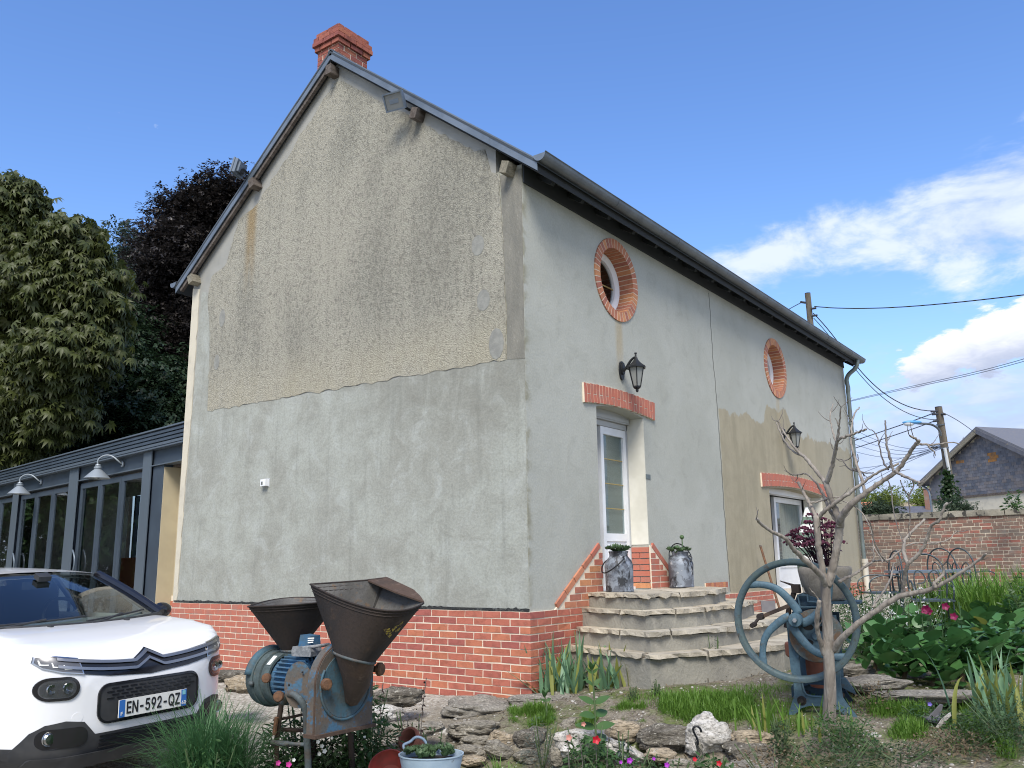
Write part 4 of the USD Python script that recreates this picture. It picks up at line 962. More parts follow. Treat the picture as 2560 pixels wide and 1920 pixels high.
# number plate, leaning with the bumper
px0 = front_x([[0, .50]])[0] + .022
pl_ = cpart(car, "number_plate", MB().box((px0, 0, .495), (.008, .52, .112)), "plate_white", False)
cpart(pl_, "blue_band", MB().box((px0 + .0045, -.238, .495), (.002, .042, .110)), "plate_blue", False)
cpart(pl_, "blue_band", MB().box((px0 + .0045, .238, .495), (.002, .042, .110)), "plate_blue", False)
def lettering(txt, h, y, z, mt, bold=True, sx=1.0, parent=pl_):
    tm_ = meshkit.text_mesh(txt, h, .002, bold); v = np.array(tm_.vertices); w = v[:, 0].max() - v[:, 0].min()
    sx = sx or .41 / w; v[:, 0] = (v[:, 0] - v[:, 0].min()) * sx
    cpart(parent, "lettering", Raw((np.stack([px0 + .005 + v[:, 2], y + v[:, 0], z + v[:, 1]], 1), np.array(tm_.faces))), mt, False)
    return w * sx
w0 = lettering("EN-592-QZ", .074, -.205, .459, "ink", True, None)
lettering("F", .022, -.246, .452, "plate_white"); lettering("60", .022, .222, .452, "plate_white")
cpart(pl_, "region_mark", MB().box((px0 + .006, .238, .53), (.002, .024, .028)), "sticker_blue", False)
# double chevron bars running into the upper lamps
def bar(z0, peak):
    ys = np.r_[np.linspace(-.62, -.115, 22), np.linspace(-.10, 0, 6), np.linspace(0, .10, 6)[1:], np.linspace(.115, .62, 22)]
    zz_ = np.where(np.abs(ys) < .105, z0 + peak * (1 - np.abs(ys) / .105), z0) + .16 * ys ** 2
    up = [(y, z + .009) for y, z in zip(ys, zz_)]; dn = [(y, z - .009) for y, z in zip(ys, zz_)]
    return ccw(dn + up[::-1])
bk = [(-.63, .778), (-.5, .745), (-.3, .712), (0, .69), (.3, .712), (.5, .745), (.63, .778), (.63, .866), (.5, .838), (.3, .810), (.12, .796), (0, .862), (-.12, .796), (-.3, .810), (-.5, .838), (-.63, .866)]
bb = cpart(car, "upper_grille", Raw(FP(ccw(bk), .006, .015)), "car_gloss_black")
cpart(bb, "chevron_bar", Raw(FP(bar(.788, .056), .020, .022, .03)), "chrome_dull"); cpart(bb, "chevron_bar", Raw(FP(bar(.742, .056), .020, .022, .03)), "chrome_dull")
def lamps(s):
    led = flip([(.48, .745), (.60, .765), (.69, .795), (.725, .83), (.715, .865), (.66, .872), (.50, .842)], s)
    l = cpart(car, "daytime_lamp", Raw(FP(led, .010, .014)), "lamp_inside", label="upper narrow lamp running into the chevron bars")
    cpart(l, "rim", Raw(FP(ccw(list(Polygon(led).buffer(.003).exterior.coords)[:-1]), .014, .014, .03, holes=(ccw(list(Polygon(led).buffer(-.004).exterior.coords)[:-1]),))), "chrome")
    for k in range(3): cpart(l, "light_strip", Raw(FP(flip([(q[0] - k * .058, q[1] - k * .018) for q in ((.660, .812), (.700, .815), (.705, .846), (.699, .846), (.694, .822), (.660, .819))], s), .013, .006, .05)), "plate_white")
    hl = flip(rr(.515, .705, .605, .722, .055), s)
    h = cpart(car, "headlight", Raw(FP(hl, .006, .014)), "lamp_inside")
    cpart(h, "rim", Raw(FP(ccw(list(Polygon(hl).buffer(.014).exterior.coords)[:-1]), .012, .014, .03, holes=(ccw(list(Polygon(hl).buffer(-.002).exterior.coords)[:-1]),))), "car_gloss_black")
    for y, r_ in ((.565, .034), (.645, .030)):
        c = np.array([front_x([[s * y, .665]])[0] + .008, s * y, .665])
        cpart(h, "reflector", MB().lathe([(0, -.004), (r_ * .5, .002), (r_ * .55, .010), (r_, .012), (r_ * 1.05, .0)], 18, R=AX_X, t=c), "chrome")
    cpart(h, "cover", Raw(FP(inset(hl, .006) if s > 0 else ccw(inset(hl, .006)), .020, .003)), "lens_glass")
    cpart(car, "washer_nozzle", MB().box((-.80, s * .30, top_z([[-.80, s * .30]])[0] + .006), (.05, .022, .014)), "car_plastic", False)
    ao = [(WXF + (WR + .055 + d) * math.cos(a), WR + (WR + .055 + d) * math.sin(a)) for d, rng_ in ((.035, np.linspace(-.3, math.pi + .3, 24)), (0, np.linspace(math.pi + .3, -.3, 24))) for a in rng_]
    v, f = xform(extrude(ccw(ao), .03), AX_Y, (0, s * .86 + (.022 if s > 0 else .008), 0)); cpart(car, "arch_trim", Raw((v, f)), "car_plastic")
paired(lamps)
cpart(car, "tow_cover", Raw(FP([(-.50 + .032 * math.cos(a), .475 + .032 * math.sin(a)) for a in np.linspace(0, 2 * math.pi, 20, endpoint=False)], .002, .004)), "car_paint")
# greenhouse
def WS(u, v):    # windscreen: u -1..1 across, v 0..1 up
    y = u * (.765 - .14 * v); x = -.84 - .80 * v - .22 * u * u * (1 - .35 * v) + .05 * v * (1 - v); z = 1.0 + .37 * v + .04 * v * (1 - v) - .03 * u * u * v + .015 * u * u * (1 - v)
    return np.stack(np.broadcast_arrays(x, y, z), -1)
uu, vv = np.meshgrid(np.linspace(-1, 1, 25), np.linspace(0, 1, 13), indexing="ij")
def gridf(n, m): i = (np.arange(n - 1)[:, None] * m + np.arange(m - 1)).ravel(); return np.stack([i, i + m, i + m + 1, i + 1], 1)
cpart(car, "windscreen", Raw(MB().add(WS(uu, vv).reshape(-1, 3), gridf(25, 13)).get()), "windscreen", True)
for s in (-1, 1):
    P = WS(np.full(14, s * 1.0), np.linspace(0, 1, 14)) + [0, s * .018, .004]
    cpart(car, "windscreen_pillar", MB().tube(P, .036, 8), "car_gloss_black")
cpart(car, "windscreen_edge", MB().tube(WS(np.linspace(-1, 1, 20), np.full(20, 0.0)) + [.01, 0, -.003], .022, 6), "car_plastic")
Ur, Vr = np.meshgrid(np.linspace(-1, 1, 21), np.linspace(0, 1, 15), indexing="ij")
top = WS(Ur, np.ones_like(Ur)); xr = top[..., 0] + (-3.75 + .10 * Ur ** 2 - top[..., 0]) * Vr
rtop = .085 - .02
roofv = np.stack([xr, top[..., 1] * (1 + .05 * np.sin(math.pi * Vr)), top[..., 2] + rtop * np.sin(math.pi * np.clip(Vr * .95 + .05, 0, 1)) ** .8 * (1 - .15 * Ur ** 2) - .02 * Vr], -1)
b_ = MB().add(roofv.reshape(-1, 3), gridf(21, 15)); b_.add(roofv.reshape(-1, 3) - [0, 0, .05], gridf(21, 15)[:, ::-1])
cpart(car, "roof", b_, "car_paint", True)
for s in (-1, 1):
    e0, e1 = roofv[0 if s < 0 else -1], None
    lowr = np.stack([np.linspace(-1.25, -3.75, 15), np.full(15, s * .80), np.full(15, 1.03)], 1)
    cpart(car, "side_window", Raw(MB().add(np.stack([e0, lowr], 1).reshape(-1, 3), gridf(15, 2)).get()), "pane_dark", True)
    for q in (0, 6, 12, 14): cpart(car, "side_pillar", MB().beam(CW(e0[q]) * 0 + e0[q], lowr[q], .05, .03), "car_gloss_black", False)
    m_ = MB().addm(trimesh.creation.icosphere(3, 1.0), R=np.diag([.06, .09, .065]), t=(-1.22, s * .90, 1.03)).beam((-1.22, s * .80, .98), (-1.22, s * .86, 1.0), .05, .04)
    cpart(car, "door_mirror", m_, "car_gloss_black", True)
cpart(car, "rear_window", Raw(MB().add(np.array([roofv[0, -1], roofv[-1, -1], [-3.93, .7, 1.02], [-3.93, -.7, 1.02]]), [[0, 1, 2, 3]]).get()), "pane_dark", False)
# inside
cpart(car, "dashboard", MB().box((-1.35, 0, .90), (.55, 1.34, .14)).box((-1.15, 0, .95), (.36, 1.2, .05)), "car_plastic", False)
for y in (-.36, .36):
    st_ = cpart(car, "seat", MB().box((-2.35, y, .95), (.16, .48, .62), roty(-.25)).box((-2.05, y, .72), (.5, .48, .14)), "seat_cloth", False)
    cpart(st_, "headrest", MB().box((-2.46, y, 1.30), (.09, .26, .15), roty(-.2)), "seat_cloth", False)
cpart(car, "steering_wheel", MB().tube([np.array([-1.78, .36, 1.0]) + roty(-.5) @ np.array([0, .175 * math.cos(a), .175 * math.sin(a)]) for a in np.linspace(0, 2 * math.pi, 28, endpoint=False)], .016, 6, closed=True).box((-1.77, .36, .99), (.03, .30, .03)), "car_plastic", True)
cpart(car, "inner_mirror", MB().box((-1.58, 0, 1.28), (.03, .22, .06)).box((-1.50, 0, 1.345), (.08, .10, .04), roty(.4)), "car_plastic", False)
for a, b, mt, nm in ((-.80, .16, "sticker_green", 0), (-.80, .075, "sticker_blue", 1)):
    P = WS(np.array([a]), np.array([b]))[0] + [.012, 0, .006]
    cpart(car, "windscreen_sticker", MB().lathe([(0, .001), (.034, .001)], 16, R=frame_z(np.array([.45, 0, .9])), t=P) if nm == 0 else MB().box(P, (.045, .06, .002), roty(.46)), mt, False)
for y0, y1, v0 in ((-.60, .02, .05), (.0, .56, .05)):
    q = WS(np.linspace(y0 / .70, y1 / .70, 12), np.linspace(v0 * .4, v0 * 2.0, 12)) + [.012, 0, .012]
    w_ = cpart(car, "wiper", MB().tube(q, .008, 5), "car_plastic"); cpart(w_, "wiper_arm", MB().tube([q[0] + [.05, 0, -.03], q[6] + [.012, 0, .012]], .009, 5), "car_plastic")
# wheels
tyre = [(.20, -.095), (.27, -.10), (.305, -.092), (.315, -.07), (.315, .07), (.305, .092), (.27, .10), (.20, .095)]
for wx in (WXF, WXR):
    for s in (-1, 1):
        w_ = cpart(car, "wheel", MB().lathe(tyre, 40, R=AX_Y @ rotx(0), t=(wx, s * .755, WR)), "tyre")
        cpart(w_, "rim", MB().lathe([(.215, 0.085), (.205, .07), (.19, .05), (.06, .06), (0, .065)], 30, R=AX_Y @ (np.diag([1, 1, -1]) if s > 0 else np.eye(3)) , t=(wx, s * .755, WR)), "chrome_dull")
        for k in range(6): cpart(w_, "spoke", MB().box(np.array([wx, s * .835, WR]) + roty(k * math.pi / 3) @ np.array([0, 0, .13]), (.05, .02, .15), roty(k * math.pi / 3)), "chrome_dull", False)
# ---------------------------------------------------------------- old twin-hopper grain mill
def rusty(name, a, b, c, sc=6.0, rough=.75, metal=.2, t1=(.42, .6), t2=(.56, .68)):
    g = Nodes(); p = g.add("geometry", "position")
    n1 = g.noise(p, sc, 6, .65, .5); n2 = g.noise(p, sc * 3.1, 6, .7); n3 = g.noise(p, 60, 4, .6)
    col = g.mix(g.ss(n1, *t1), a, b); col = g.mix(g.ss(n2, *t2), col, c); col = g.mix(g.m("multiply", g.ss(n3, .45, .7), .35), col, tuple(x * .45 for x in b))
    nb = g.add("bump", "normal", height=g.m("add", n2, g.m("multiply", n3, .4)), strength=.25, distance=.01)
    MAT[name] = g.make(name, g.add("principled_bsdf", "BSDF", base_color=col, roughness=rough, metallic=metal, specular_ior_level=.4, normal=nb))
rusty("rust_dark", (0.036, 0.026, 0.021), (0.026, 0.021, 0.019), (0.053, 0.036, 0.026), 3)
rusty("rust_plate", (0.084, 0.053, 0.037), (0.060, 0.042, 0.032), (0.120, 0.084, 0.064), 5)
rusty("steel_inside", (0.13, 0.125, 0.115), (0.10, 0.095, 0.085), (0.17, 0.115, 0.07), 5)
rusty("mill_blue", (0.059, 0.122, 0.162), (0.077, 0.099, 0.104), (0.117, 0.077, 0.050), 6)
rusty("mill_rust_blue", (0.12, 0.095, 0.075), (0.10, 0.10, 0.095), (0.06, 0.14, 0.22), 4, t2=(.50, .60))
rusty("motor_blue", (0.045, 0.13, 0.24), (0.06, 0.12, 0.18), (0.10, 0.12, 0.13), 9)
rusty("green_drum", (0.085, 0.115, 0.115), (0.06, 0.08, 0.08), (0.115, 0.105, 0.085), 6)
rusty("rust_knob", (0.165, 0.082, 0.042), (0.11, 0.06, 0.036), (0.21, 0.115, 0.06), 20)
rusty("mill_leg", (0.085, 0.105, 0.11), (0.095, 0.085, 0.075), (0.13, 0.17, 0.185), 8)
rusty("grey_dirt", (0.26, 0.27, 0.28), (0.17, 0.18, 0.19), (0.36, 0.36, 0.35), 20)
mat("yellow_worn", (0.33, 0.24, 0.035), 0.8, col2=(0.07, 0.05, 0.03), scale=70, lo=.45, hi=.55)
MD = 5.6
def MA(x, y, dd=0.0): return D(620 + x / 4.609, 1420 + y / 4.609, MD + dd)
def MBp(x, y, dd=0.0): return D(620 + x / 4.608, 1700 + y / 4.608, MD + dd)
_r = np.array([CR[0], CR[1], 0]); _r /= np.linalg.norm(_r); _a = np.array([-_r[1], _r[0], 0])     # right, away
ma = unit(.80 * _r - .60 * _a); mb_ = unit(.60 * _r + .80 * _a)
MR = np.stack([mb_, [0, 0, 1.0], ma], 1)                       # lathe axis along the motor
mill = thing("grain_mill", "rusty blue twin hopper grain mill on tubular legs in front of the gable", "grain mill")
O = MA(600, 1290)
MBZ = np.stack([np.cross([0, 0, 1.0], ma), [0, 0, 1.0], ma], 1)
def along(t, b=0.0, z=0.0): return O + ma * t + mb_ * b + np.array([0, 0, z])
part(mill, "motor", MB().lathe([(0, -.17), (.12, -.17), (.135, -.15), (.135, .15), (0, .15)], 32, R=MBZ, t=O), "motor_blue", smooth=30)
mf = MB()
for k in range(22):
    a = rad(-30 + k * 11); u = MBZ @ np.array([math.cos(a), math.sin(a), 0])
    mf.box(O + u * .147 + ma * .03, (.030, .008, .24), np.stack([u, np.cross(ma, u), ma], 1))
part(mill, "cooling_fin", mf, "motor_blue", kind="stuff")
part(mill, "strap", MB().lathe([(.150, -.045), (.166, -.045), (.166, .025), (.150, .025)], 36, R=MBZ, t=along(-.15)), "green_drum", smooth=30)
part(mill, "name_plate", MB().box(along(-.155, -.11, .125), (.035, .075, .003), frame_z(-mb_ * .66 + np.array([0, 0, .75]))), "plate_white")
dr = part(mill, "drum", MB().lathe([(0, -.13), (.10, -.13), (.155, -.11), (.178, -.07), (.182, -.02), (.186, -.02), (.186, .0), (.178, .0), (.175, .05), (.15, .06), (0, .06)], 36, R=MBZ, t=along(-.255)), "green_drum", smooth=25)
part(dr, "cover_band", MB().tube([along(-.30) + MBZ @ np.array([math.cos(a), math.sin(a), 0]) * .176 for a in np.linspace(rad(60), rad(170), 16)], .034, 8), "mill_blue", smooth=True)
part(dr, "crank_pin", MB().tube([along(-.42, -.05, -.01), along(-.36, -.12, -.015), along(-.25, -.19, -.02)], .018, 8), "mill_leg", smooth=True)
part(dr, "lever", MB().tube([MA(30, 1080, .25), MA(150, 1160, .18)], .010, 6), "rust_knob")
# oval plate facing the camera
e = [(.088 * math.cos(a), .140 * math.sin(a)) for a in np.linspace(0, 2 * math.pi, 36, endpoint=False)]
fr_ = np.stack([unit(_r), [0, 0, 1.0], -unit(_a)], 1)
part(mill, "oval_plate", MB().addm(xform(extrude(e, .010), fr_, MA(585, 1345, -.21))), "mill_rust_blue")
for x, y in ((632, 1200), (478, 1345), (592, 1372)): part(mill, "bolt_hole", MB().lathe([(0, .013), (.006, .013), (.006, .005)], 8, R=fr_, t=MA(x, y, -.21)), "black")
# terminal box
part(mill, "cable_box", MB().addm(xform(extrude([(-.075, -.03), (.075, -.03), (.080, .0), (.07, .03), (-.07, .03), (-.08, 0)], .11), np.stack([unit(.9 * _r - .44 * _a), [0, 0, 1.0], np.cross(unit(.9 * _r - .44 * _a), [0, 0, 1.0])], 1), MA(740, 945, -.02))), "grey_dirt")
tb = part(mill, "switch_box", MB().addm(xform(extrude([(-.050, -.04), (.055, -.04), (.045, .035), (-.035, .042)], .10), np.stack([unit(.9 * _r - .44 * _a), [0, 0, 1.0], np.cross(unit(.9 * _r - .44 * _a), [0, 0, 1.0])], 1), MA(765, 835, .0))), "motor_blue")
for k in range(3): part(tb, "print_line", MB().beam(MA(690, 812 + k * 24, -.115), MA(762 - k * 6, 812 + k * 24 - 4, -.135), .007, .002, (0, -1, 0)), "plate_white")
part(mill, "cable", MB().tube(curve([MA(620, 920, -.1), MA(800, 900, -.12), MA(930, 880, -.05)], 14), .012, 6), "grey_dirt", smooth=True)
# casing at the right end
prof = [(-.235, -.28), (.235, -.28), (.235, .02)] + [(.235 * math.cos(a), .02 + .235 * math.sin(a)) for a in np.linspace(.05, math.pi - .05, 24)] + [(-.235, .02)]
CB = np.stack([mb_, [0, 0, 1.0], ma], 1) if np.linalg.det(np.stack([mb_, [0, 0, 1.0], ma], 1)) > 0 else np.stack([mb_, [0, 0, 1.0], ma], 1)
co = MA(1125, 1340, -.22)
def CC(b, z, t): return co + mb_ * b + np.array([0, 0, z]) + ma * t
def csolid(poly, t0, t1):
    v, f, _ = meshkit.arrays(extrude(ccw(poly), t1 - t0)); return np.array([CC(p[0], p[1], t0 + p[2]) for p in v]), f if np.linalg.det(CB) > 0 else f[:, ::-1]
cas = part(mill, "casing", csolid(prof, -.08, 0), "mill_rust_blue")
part(cas, "rim", csolid([(b * 1.02, z * 1.02) for b, z in prof], -.018, -.004), "rust_plate")
part(cas, "face_ring", MB().tube([CC(.205 * math.cos(a), .0 + .205 * math.sin(a), .004) for a in np.linspace(rad(150), rad(390), 32)], .009, 6), "mill_blue", smooth=True)
part(cas, "face_panel", csolid([(.195 * math.cos(a), .195 * math.sin(a)) for a in np.linspace(0, 2 * math.pi, 32, endpoint=False)], .0, .006), "mill_blue")
part(cas, "bottom_flange", csolid([(-.25, -.285), (.25, -.285), (.25, -.265), (-.25, -.265)], -.09, .02), "rust_plate")
# hoppers
def ring(ctrl, n=56):
    c = np.array(ctrl, float); c = np.vstack([c, c[:1]])
    out = []
    t = np.r_[0, np.cumsum(np.linalg.norm(np.diff(c, axis=0), axis=1))]; u = np.linspace(0, t[-1], n, endpoint=False)
    return np.stack([np.interp(u, t, c[:, k]) for k in range(3)], 1)
def arcpts(a, m, b, n=9):
    t = np.linspace(0, 1, n)[:, None]; a, m, b = map(np.asarray, (a, m, b)); q = 2 * m - (a + b) / 2
    return ((1 - t) ** 2 * a + 2 * t * (1 - t) * q + t * t * b)[:-1]
def hopper(top, bot, label, neck=None):
    n = len(top); k0 = np.argmin(np.linalg.norm(bot - (bot.mean(0) + (top[0] - top.mean(0)) / np.linalg.norm(top[0] - top.mean(0)) * .1), axis=1))
    bot = np.roll(bot, -k0, axis=0)
    h = part(mill, "hopper", MB().add(np.vstack([top, bot]), [[i, (i + 1) % n, n + (i + 1) % n, n + i] for i in range(n)]), "rust_dark", smooth=50, label=label)
    c0, c1 = top.mean(0), bot.mean(0)
    ti, bi = c0 + (top - c0) * .985, c1 + (bot - c1) * .97
    part(h, "lining", MB().add(np.vstack([ti, bi]), [[i, n + i, n + (i + 1) % n, (i + 1) % n] for i in range(n)]), "steel_inside", smooth=50)
    for t, r_ in ((0, .006), (.055, .004), (.11, .004)): part(h, "bead", MB().tube(top + (bot - top) * t, r_, 5, closed=True), "rust_dark", smooth=True)
    part(h, "collar", MB().tube(bot, .009, 6, closed=True), "mill_leg", smooth=True)
    return h, bot
A_, B_, C_, D_ = MA(715, 188, -.12), MA(1600, 112, .12), MA(1905, 255, -.08), MA(2032, 402, -.32)
ctrl = np.vstack([[A_], arcpts(A_, MA(1360, 142, .02), B_, 5), [B_], [C_], arcpts(D_, MA(1480, 478, -.52), A_, 22)])
top2 = ring(ctrl)
b2 = np.array([MA(1228 + 236 * math.cos(a), 1030 + 60 * math.cos(a) + 34 * math.sin(a), -.30 - .17 * math.sin(a)) for a in np.linspace(0, 2 * math.pi, 56, endpoint=False)])
if ((np.cross(top2[1] - top2.mean(0), top2[8] - top2.mean(0)))[2] > 0) != ((np.cross(b2[1] - b2.mean(0), b2[8] - b2.mean(0)))[2] > 0): b2 = b2[::-1]
h2, b2 = hopper(top2, b2, "larger right hand hopper with a half cover and worn yellow emblem")
cp = [MA(1362, 141, .03), B_, C_, MA(1985, 330, -.22), D_, MA(1700, 285, -.14)]
part(h2, "cover", MB().add(np.array([p + [0, 0, .006] for p in cp] + [p - [0, 0, .004] for p in cp]), [[0, 5, 1], [1, 5, 2], [2, 5, 3], [3, 5, 4], [6, 7, 11], [7, 8, 11], [8, 9, 11], [9, 10, 11], [0, 1, 7], [0, 7, 6], [1, 2, 8], [1, 8, 7], [2, 3, 9], [2, 9, 8], [3, 4, 10], [3, 10, 9], [4, 5, 11], [4, 11, 10], [5, 0, 6], [5, 6, 11]]), "rust_plate")
# worn winged emblem on the outside
hm = trimesh.Trimesh(*MB().add(np.vstack([top2, b2]), [[i, (i + 1) % 56, 56 + (i + 1) % 56, 56 + i] for i in range(56)]).get(), process=False)
for poly in ([(1562, 706), (1640, 690), (1632, 712), (1570, 722)], [(1572, 730), (1650, 716), (1640, 738), (1582, 746)], [(1584, 754), (1655, 742), (1640, 764), (1596, 770)], [(1600, 778), (1660, 764), (1632, 806)], [(1655, 705), (1700, 668), (1745, 655), (1700, 700), (1665, 740)], [(1690, 730), (1740, 690), (1770, 672), (1735, 725), (1700, 745)], [(1740, 655), (1790, 612), (1775, 650), (1750, 670)]):
    o = np.array([MA(x, y) for x, y in poly]); dirs = (o - EYE) / np.linalg.norm(o - EYE, axis=1)[:, None]
    loc, idx, _ = hm.ray.intersects_location(np.tile(EYE, (len(o), 1)), dirs, multiple_hits=False)
    if len(loc) == len(o):
        q = loc[np.argsort(idx)] - dirs * .004; part(h2, "emblem", MB().add(q, [[0, i, i + 1] for i in range(1, len(q) - 1)]), "yellow_worn")
# chute from the right hopper down the face of the casing
n = 56; c1 = b2.mean(0)
mid = np.array([MA(1245, 1330, -.27)] * n) + (b2 - c1) * [.66, .66, .66]; end = np.array([MA(1190, 1560, -.235)] * n) + (b2 - c1) * [.30, .30, .30]
lo_ = np.array([MA(1180, 1590, -.225)] * n) + (b2 - c1) * .05
ch_ = MB().add(np.vstack([b2, mid, end, lo_]), [[k * n + i, k * n + (i + 1) % n, (k + 1) * n + (i + 1) % n, (k + 1) * n + i] for k in range(3) for i in range(n)])
part(mill, "chute", ch_, "rust_plate", smooth=60)
A_, D_ = MA(-2, 446, .05), MA(1075, 372, .22)
top1 = ring(np.vstack([[A_], arcpts(A_, MA(480, 345, .62), D_, 14), arcpts(D_, MA(520, 425, -.04), A_, 16)]))
b1 = np.array([MA(495 + 112 * math.cos(a), 950 + 12 * math.sin(a), .16 - .10 * math.sin(a)) for a in np.linspace(0, 2 * math.pi, 56, endpoint=False)])
if ((np.cross(top1[1] - top1.mean(0), top1[8] - top1.mean(0)))[2] > 0) != ((np.cross(b1[1] - b1.mean(0), b1[8] - b1.mean(0)))[2] > 0): b1 = b1[::-1]
h1, b1 = hopper(top1, b1, "smaller dark hopper on the left")
part(mill, "neck", MB().add(np.vstack([b1, b1 - [0, 0, .09]]), [[i, (i + 1) % n, n + (i + 1) % n, n + i] for i in range(n)]), "green_drum", smooth=True)
# knobs
def knob(p, r_, nrm, name="knob"):
    R = frame_z(nrm); part(mill, name, MB().lathe([(0, .02), (r_ * .8, .018), (r_, .008), (r_, -.012), (r_ * .5, -.02), (r_ * .45, -.07)], 10, R=R, t=p), "rust_knob", smooth=35)
knob(MA(905, 1340, -.40), .036, -_a * .8 + _r * .5); knob(MA(352, 1482, -.28), .034, -_a); knob(MA(1522, 1165, -.2), .042, _r * .9 - _a * .4); knob(MA(212, 1270, -.25), .030, -_a)
# legs and braces
lt = .021
part(mill, "leg", MB().tube(curve([MBp(400, 250, -.12), MBp(450, 190, -.2), MBp(520, 165, -.24), MBp(600, 225, -.26), MBp(655, 330, -.26), MBp(675, 560, -.24), MBp(690, 900, -.22), MBp(694, 1090, -.22), MBp(697, 1260, -.22)], 34), lt, 10), "mill_leg", smooth=True)
part(mill, "leg", MB().tube([MBp(385, 270, -.02), MBp(362, 440, -.02), MBp(330, 700, -.02)], .017, 8), "rust_plate", smooth=True)
part(mill, "foot_bar", MB().tube([MBp(275, 722, -.08), MBp(470, 735, -.16)], .017, 8), "mill_leg", smooth=True); part(mill, "foot_bar", MB().tube([MBp(472, 735, -.16), MBp(650, 742, -.22)], .012, 8), "mill_leg", smooth=True)
part(mill, "brace", MB().tube([MBp(300, 460, .02), MBp(380, 450, 0), MBp(745, 375, .05)], .010, 6), "rust_plate"); part(mill, "brace", MB().tube([MBp(380, 570, .05), MBp(640, 582, .05)], .014, 6), "rust_plate"); part(mill, "brace", MB().tube([MBp(700, 660, -.18), MBp(920, 592, -.26)], .017, 6), "rust_dark")
part(mill, "leg", MB().tube([MBp(330, 430, -.05), MBp(300, 630, -.06)], .014, 6), "rust_knob"); part(mill, "rear_leg", MB().tube([MBp(755, 250, .2), MBp(748, 1000, .22), MBp(748, 1150, .22)], .02, 8), "rust_dark")
part(mill, "rear_leg", MB().tube([MBp(1180, 560, .1), MBp(1200, 1000, .1), MBp(1200, 1150, .1)], .02, 8), "rust_dark")
part(mill, "skid", MB().tube([MBp(330, 690, -.02), MBp(330, 1120, -.02)], .015, 8), "rust_plate")

# ---------------------------------------------------------------- blue cast iron root cutter with flywheel
rusty("iron_blue", (0.076, 0.139, 0.179), (0.058, 0.103, 0.134), (0.094, 0.103, 0.094), 6, rough=.6, metal=.1, t1=(.4, .62), t2=(.58, .70))
rusty("iron_blue_dark", (0.030, 0.064, 0.094), (0.022, 0.049, 0.075), (0.038, 0.045, 0.045), 5, rough=.6, metal=.1)
rusty("iron_green", (0.068, 0.100, 0.100), (0.056, 0.092, 0.112), (0.056, 0.052, 0.044), 5, rough=.6, metal=.1, t2=(.55, .66))
rusty("iron_ring", (0.10, 0.12, 0.115), (0.14, 0.085, 0.05), (0.20, 0.20, 0.18), 9, rough=.7, metal=.1, t1=(.45, .58), t2=(.58, .66))
RD = 6.75
RO = D(1993.5, 1547.5, RD); S_ = RD / FPX
vd = RO - EYE; vd[2] = 0; vd = rotz(rad(-7)) @ unit(vd)
R1 = np.array([vd[1], -vd[0], 0]); R3 = -vd                         # right in the picture, towards the camera
RM = np.stack([R1, [0, 0, 1.0], R3], 1)
def RL(x, y, o): return RO + R1 * (x * S_) + np.array([0, 0, -y * S_]) + R3 * o          # photo pixels from the hub (y down)
def Cc(x, y): return 1840 + x / 6.9125 - 1993.5, 1360 + y / 6.9125 - 1547.5
def Dd(x, y): return 1840 + x / 5.531 - 1993.5, 1560 + y / 5.531 - 1547.5
cut = thing("root_cutter", "blue cast iron root cutter with a big flywheel behind the bare tree", "root cutter")
WRR = 147 * S_
wh = part(cut, "flywheel", MB().lathe([(WRR, -.03), (WRR + .004, -.022), (WRR + .004, -.008), (WRR - .006, 0), (WRR + .004, .008), (WRR + .004, .022), (WRR, .03), (WRR - .024, .032), (WRR - .042, .024), (WRR - .050, .0), (WRR - .042, -.024), (WRR - .024, -.032), (WRR, -.03)], 72, R=RM, t=RO + R3 * .10), "iron_green", smooth=50)
sp_r = np.array([16, 30, 49, 68, 86, 112, 141]); sp_a = np.array([62, 88, 104, 112, 119, 131, 142])
for k in range(4):
    P = [RO + R3 * .10 + RM @ np.array([r_ * S_ * math.cos(rad(a + 90 * k)), r_ * S_ * math.sin(rad(a + 90 * k)), 0]) for r_, a in zip(sp_r, sp_a)]
    v, f = tube(curve(P, 26), np.r_[np.linspace(.034, .026, 20), np.linspace(.026, .036, 6)], 10)
    q = (v - RO) @ R3; v = v - np.outer((q - .10) * .45, R3)
    part(wh, "spoke", (v, f), "iron_blue", smooth=True)
part(wh, "hub", MB().lathe([(0, .075), (.018, .075), (.020, .055), (.048, .052), (.054, .04), (.054, -.05), (0, -.05)], 24, R=RM, t=RO + R3 * .10), "iron_blue", smooth=30)
part(wh, "axle_nut", MB().lathe([(0, .088), (.016, .088), (.018, .07)], 6, R=RM, t=RO + R3 * .10), "grey_dirt")
part(cut, "axle", MB().tube([RO + R3 * .12, RO - R3 * .48], .022, 10), "rust_dark")
def plate(pts, o0, o1, mt, name, holes=(), parent=None, f_=Dd):
    P = [(f_(x, y)[0] * S_, -f_(x, y)[1] * S_) for x, y in pts]; Hs = [[(f_(x, y)[0] * S_, -f_(x, y)[1] * S_) for x, y in h] for h in holes]
    return part(parent or cut, name, xform(extrude(P, o1 - o0, 0, Hs), RM, RO + R3 * o0), mt)
fr_out = [(690, -120), (700, 600), (725, 780), (720, 950), (650, 1130), (590, 1240), (690, 1225), (800, 1110), (900, 1075), (1060, 1072), (1180, 1080), (1290, 1110), (1390, 1210), (1500, 1310), (1555, 1290), (1490, 1160), (1400, 1040), (1345, 950), (1335, 780), (1345, 400), (1350, -120)]
fr_hole = [(815, 150), (830, 740), (850, 880), (880, 932), (960, 950), (1080, 950), (1180, 940), (1222, 880), (1235, 740), (1240, 150)]
f1 = plate(fr_out, -.065, -.03, "iron_blue", "front_frame", [fr_hole])
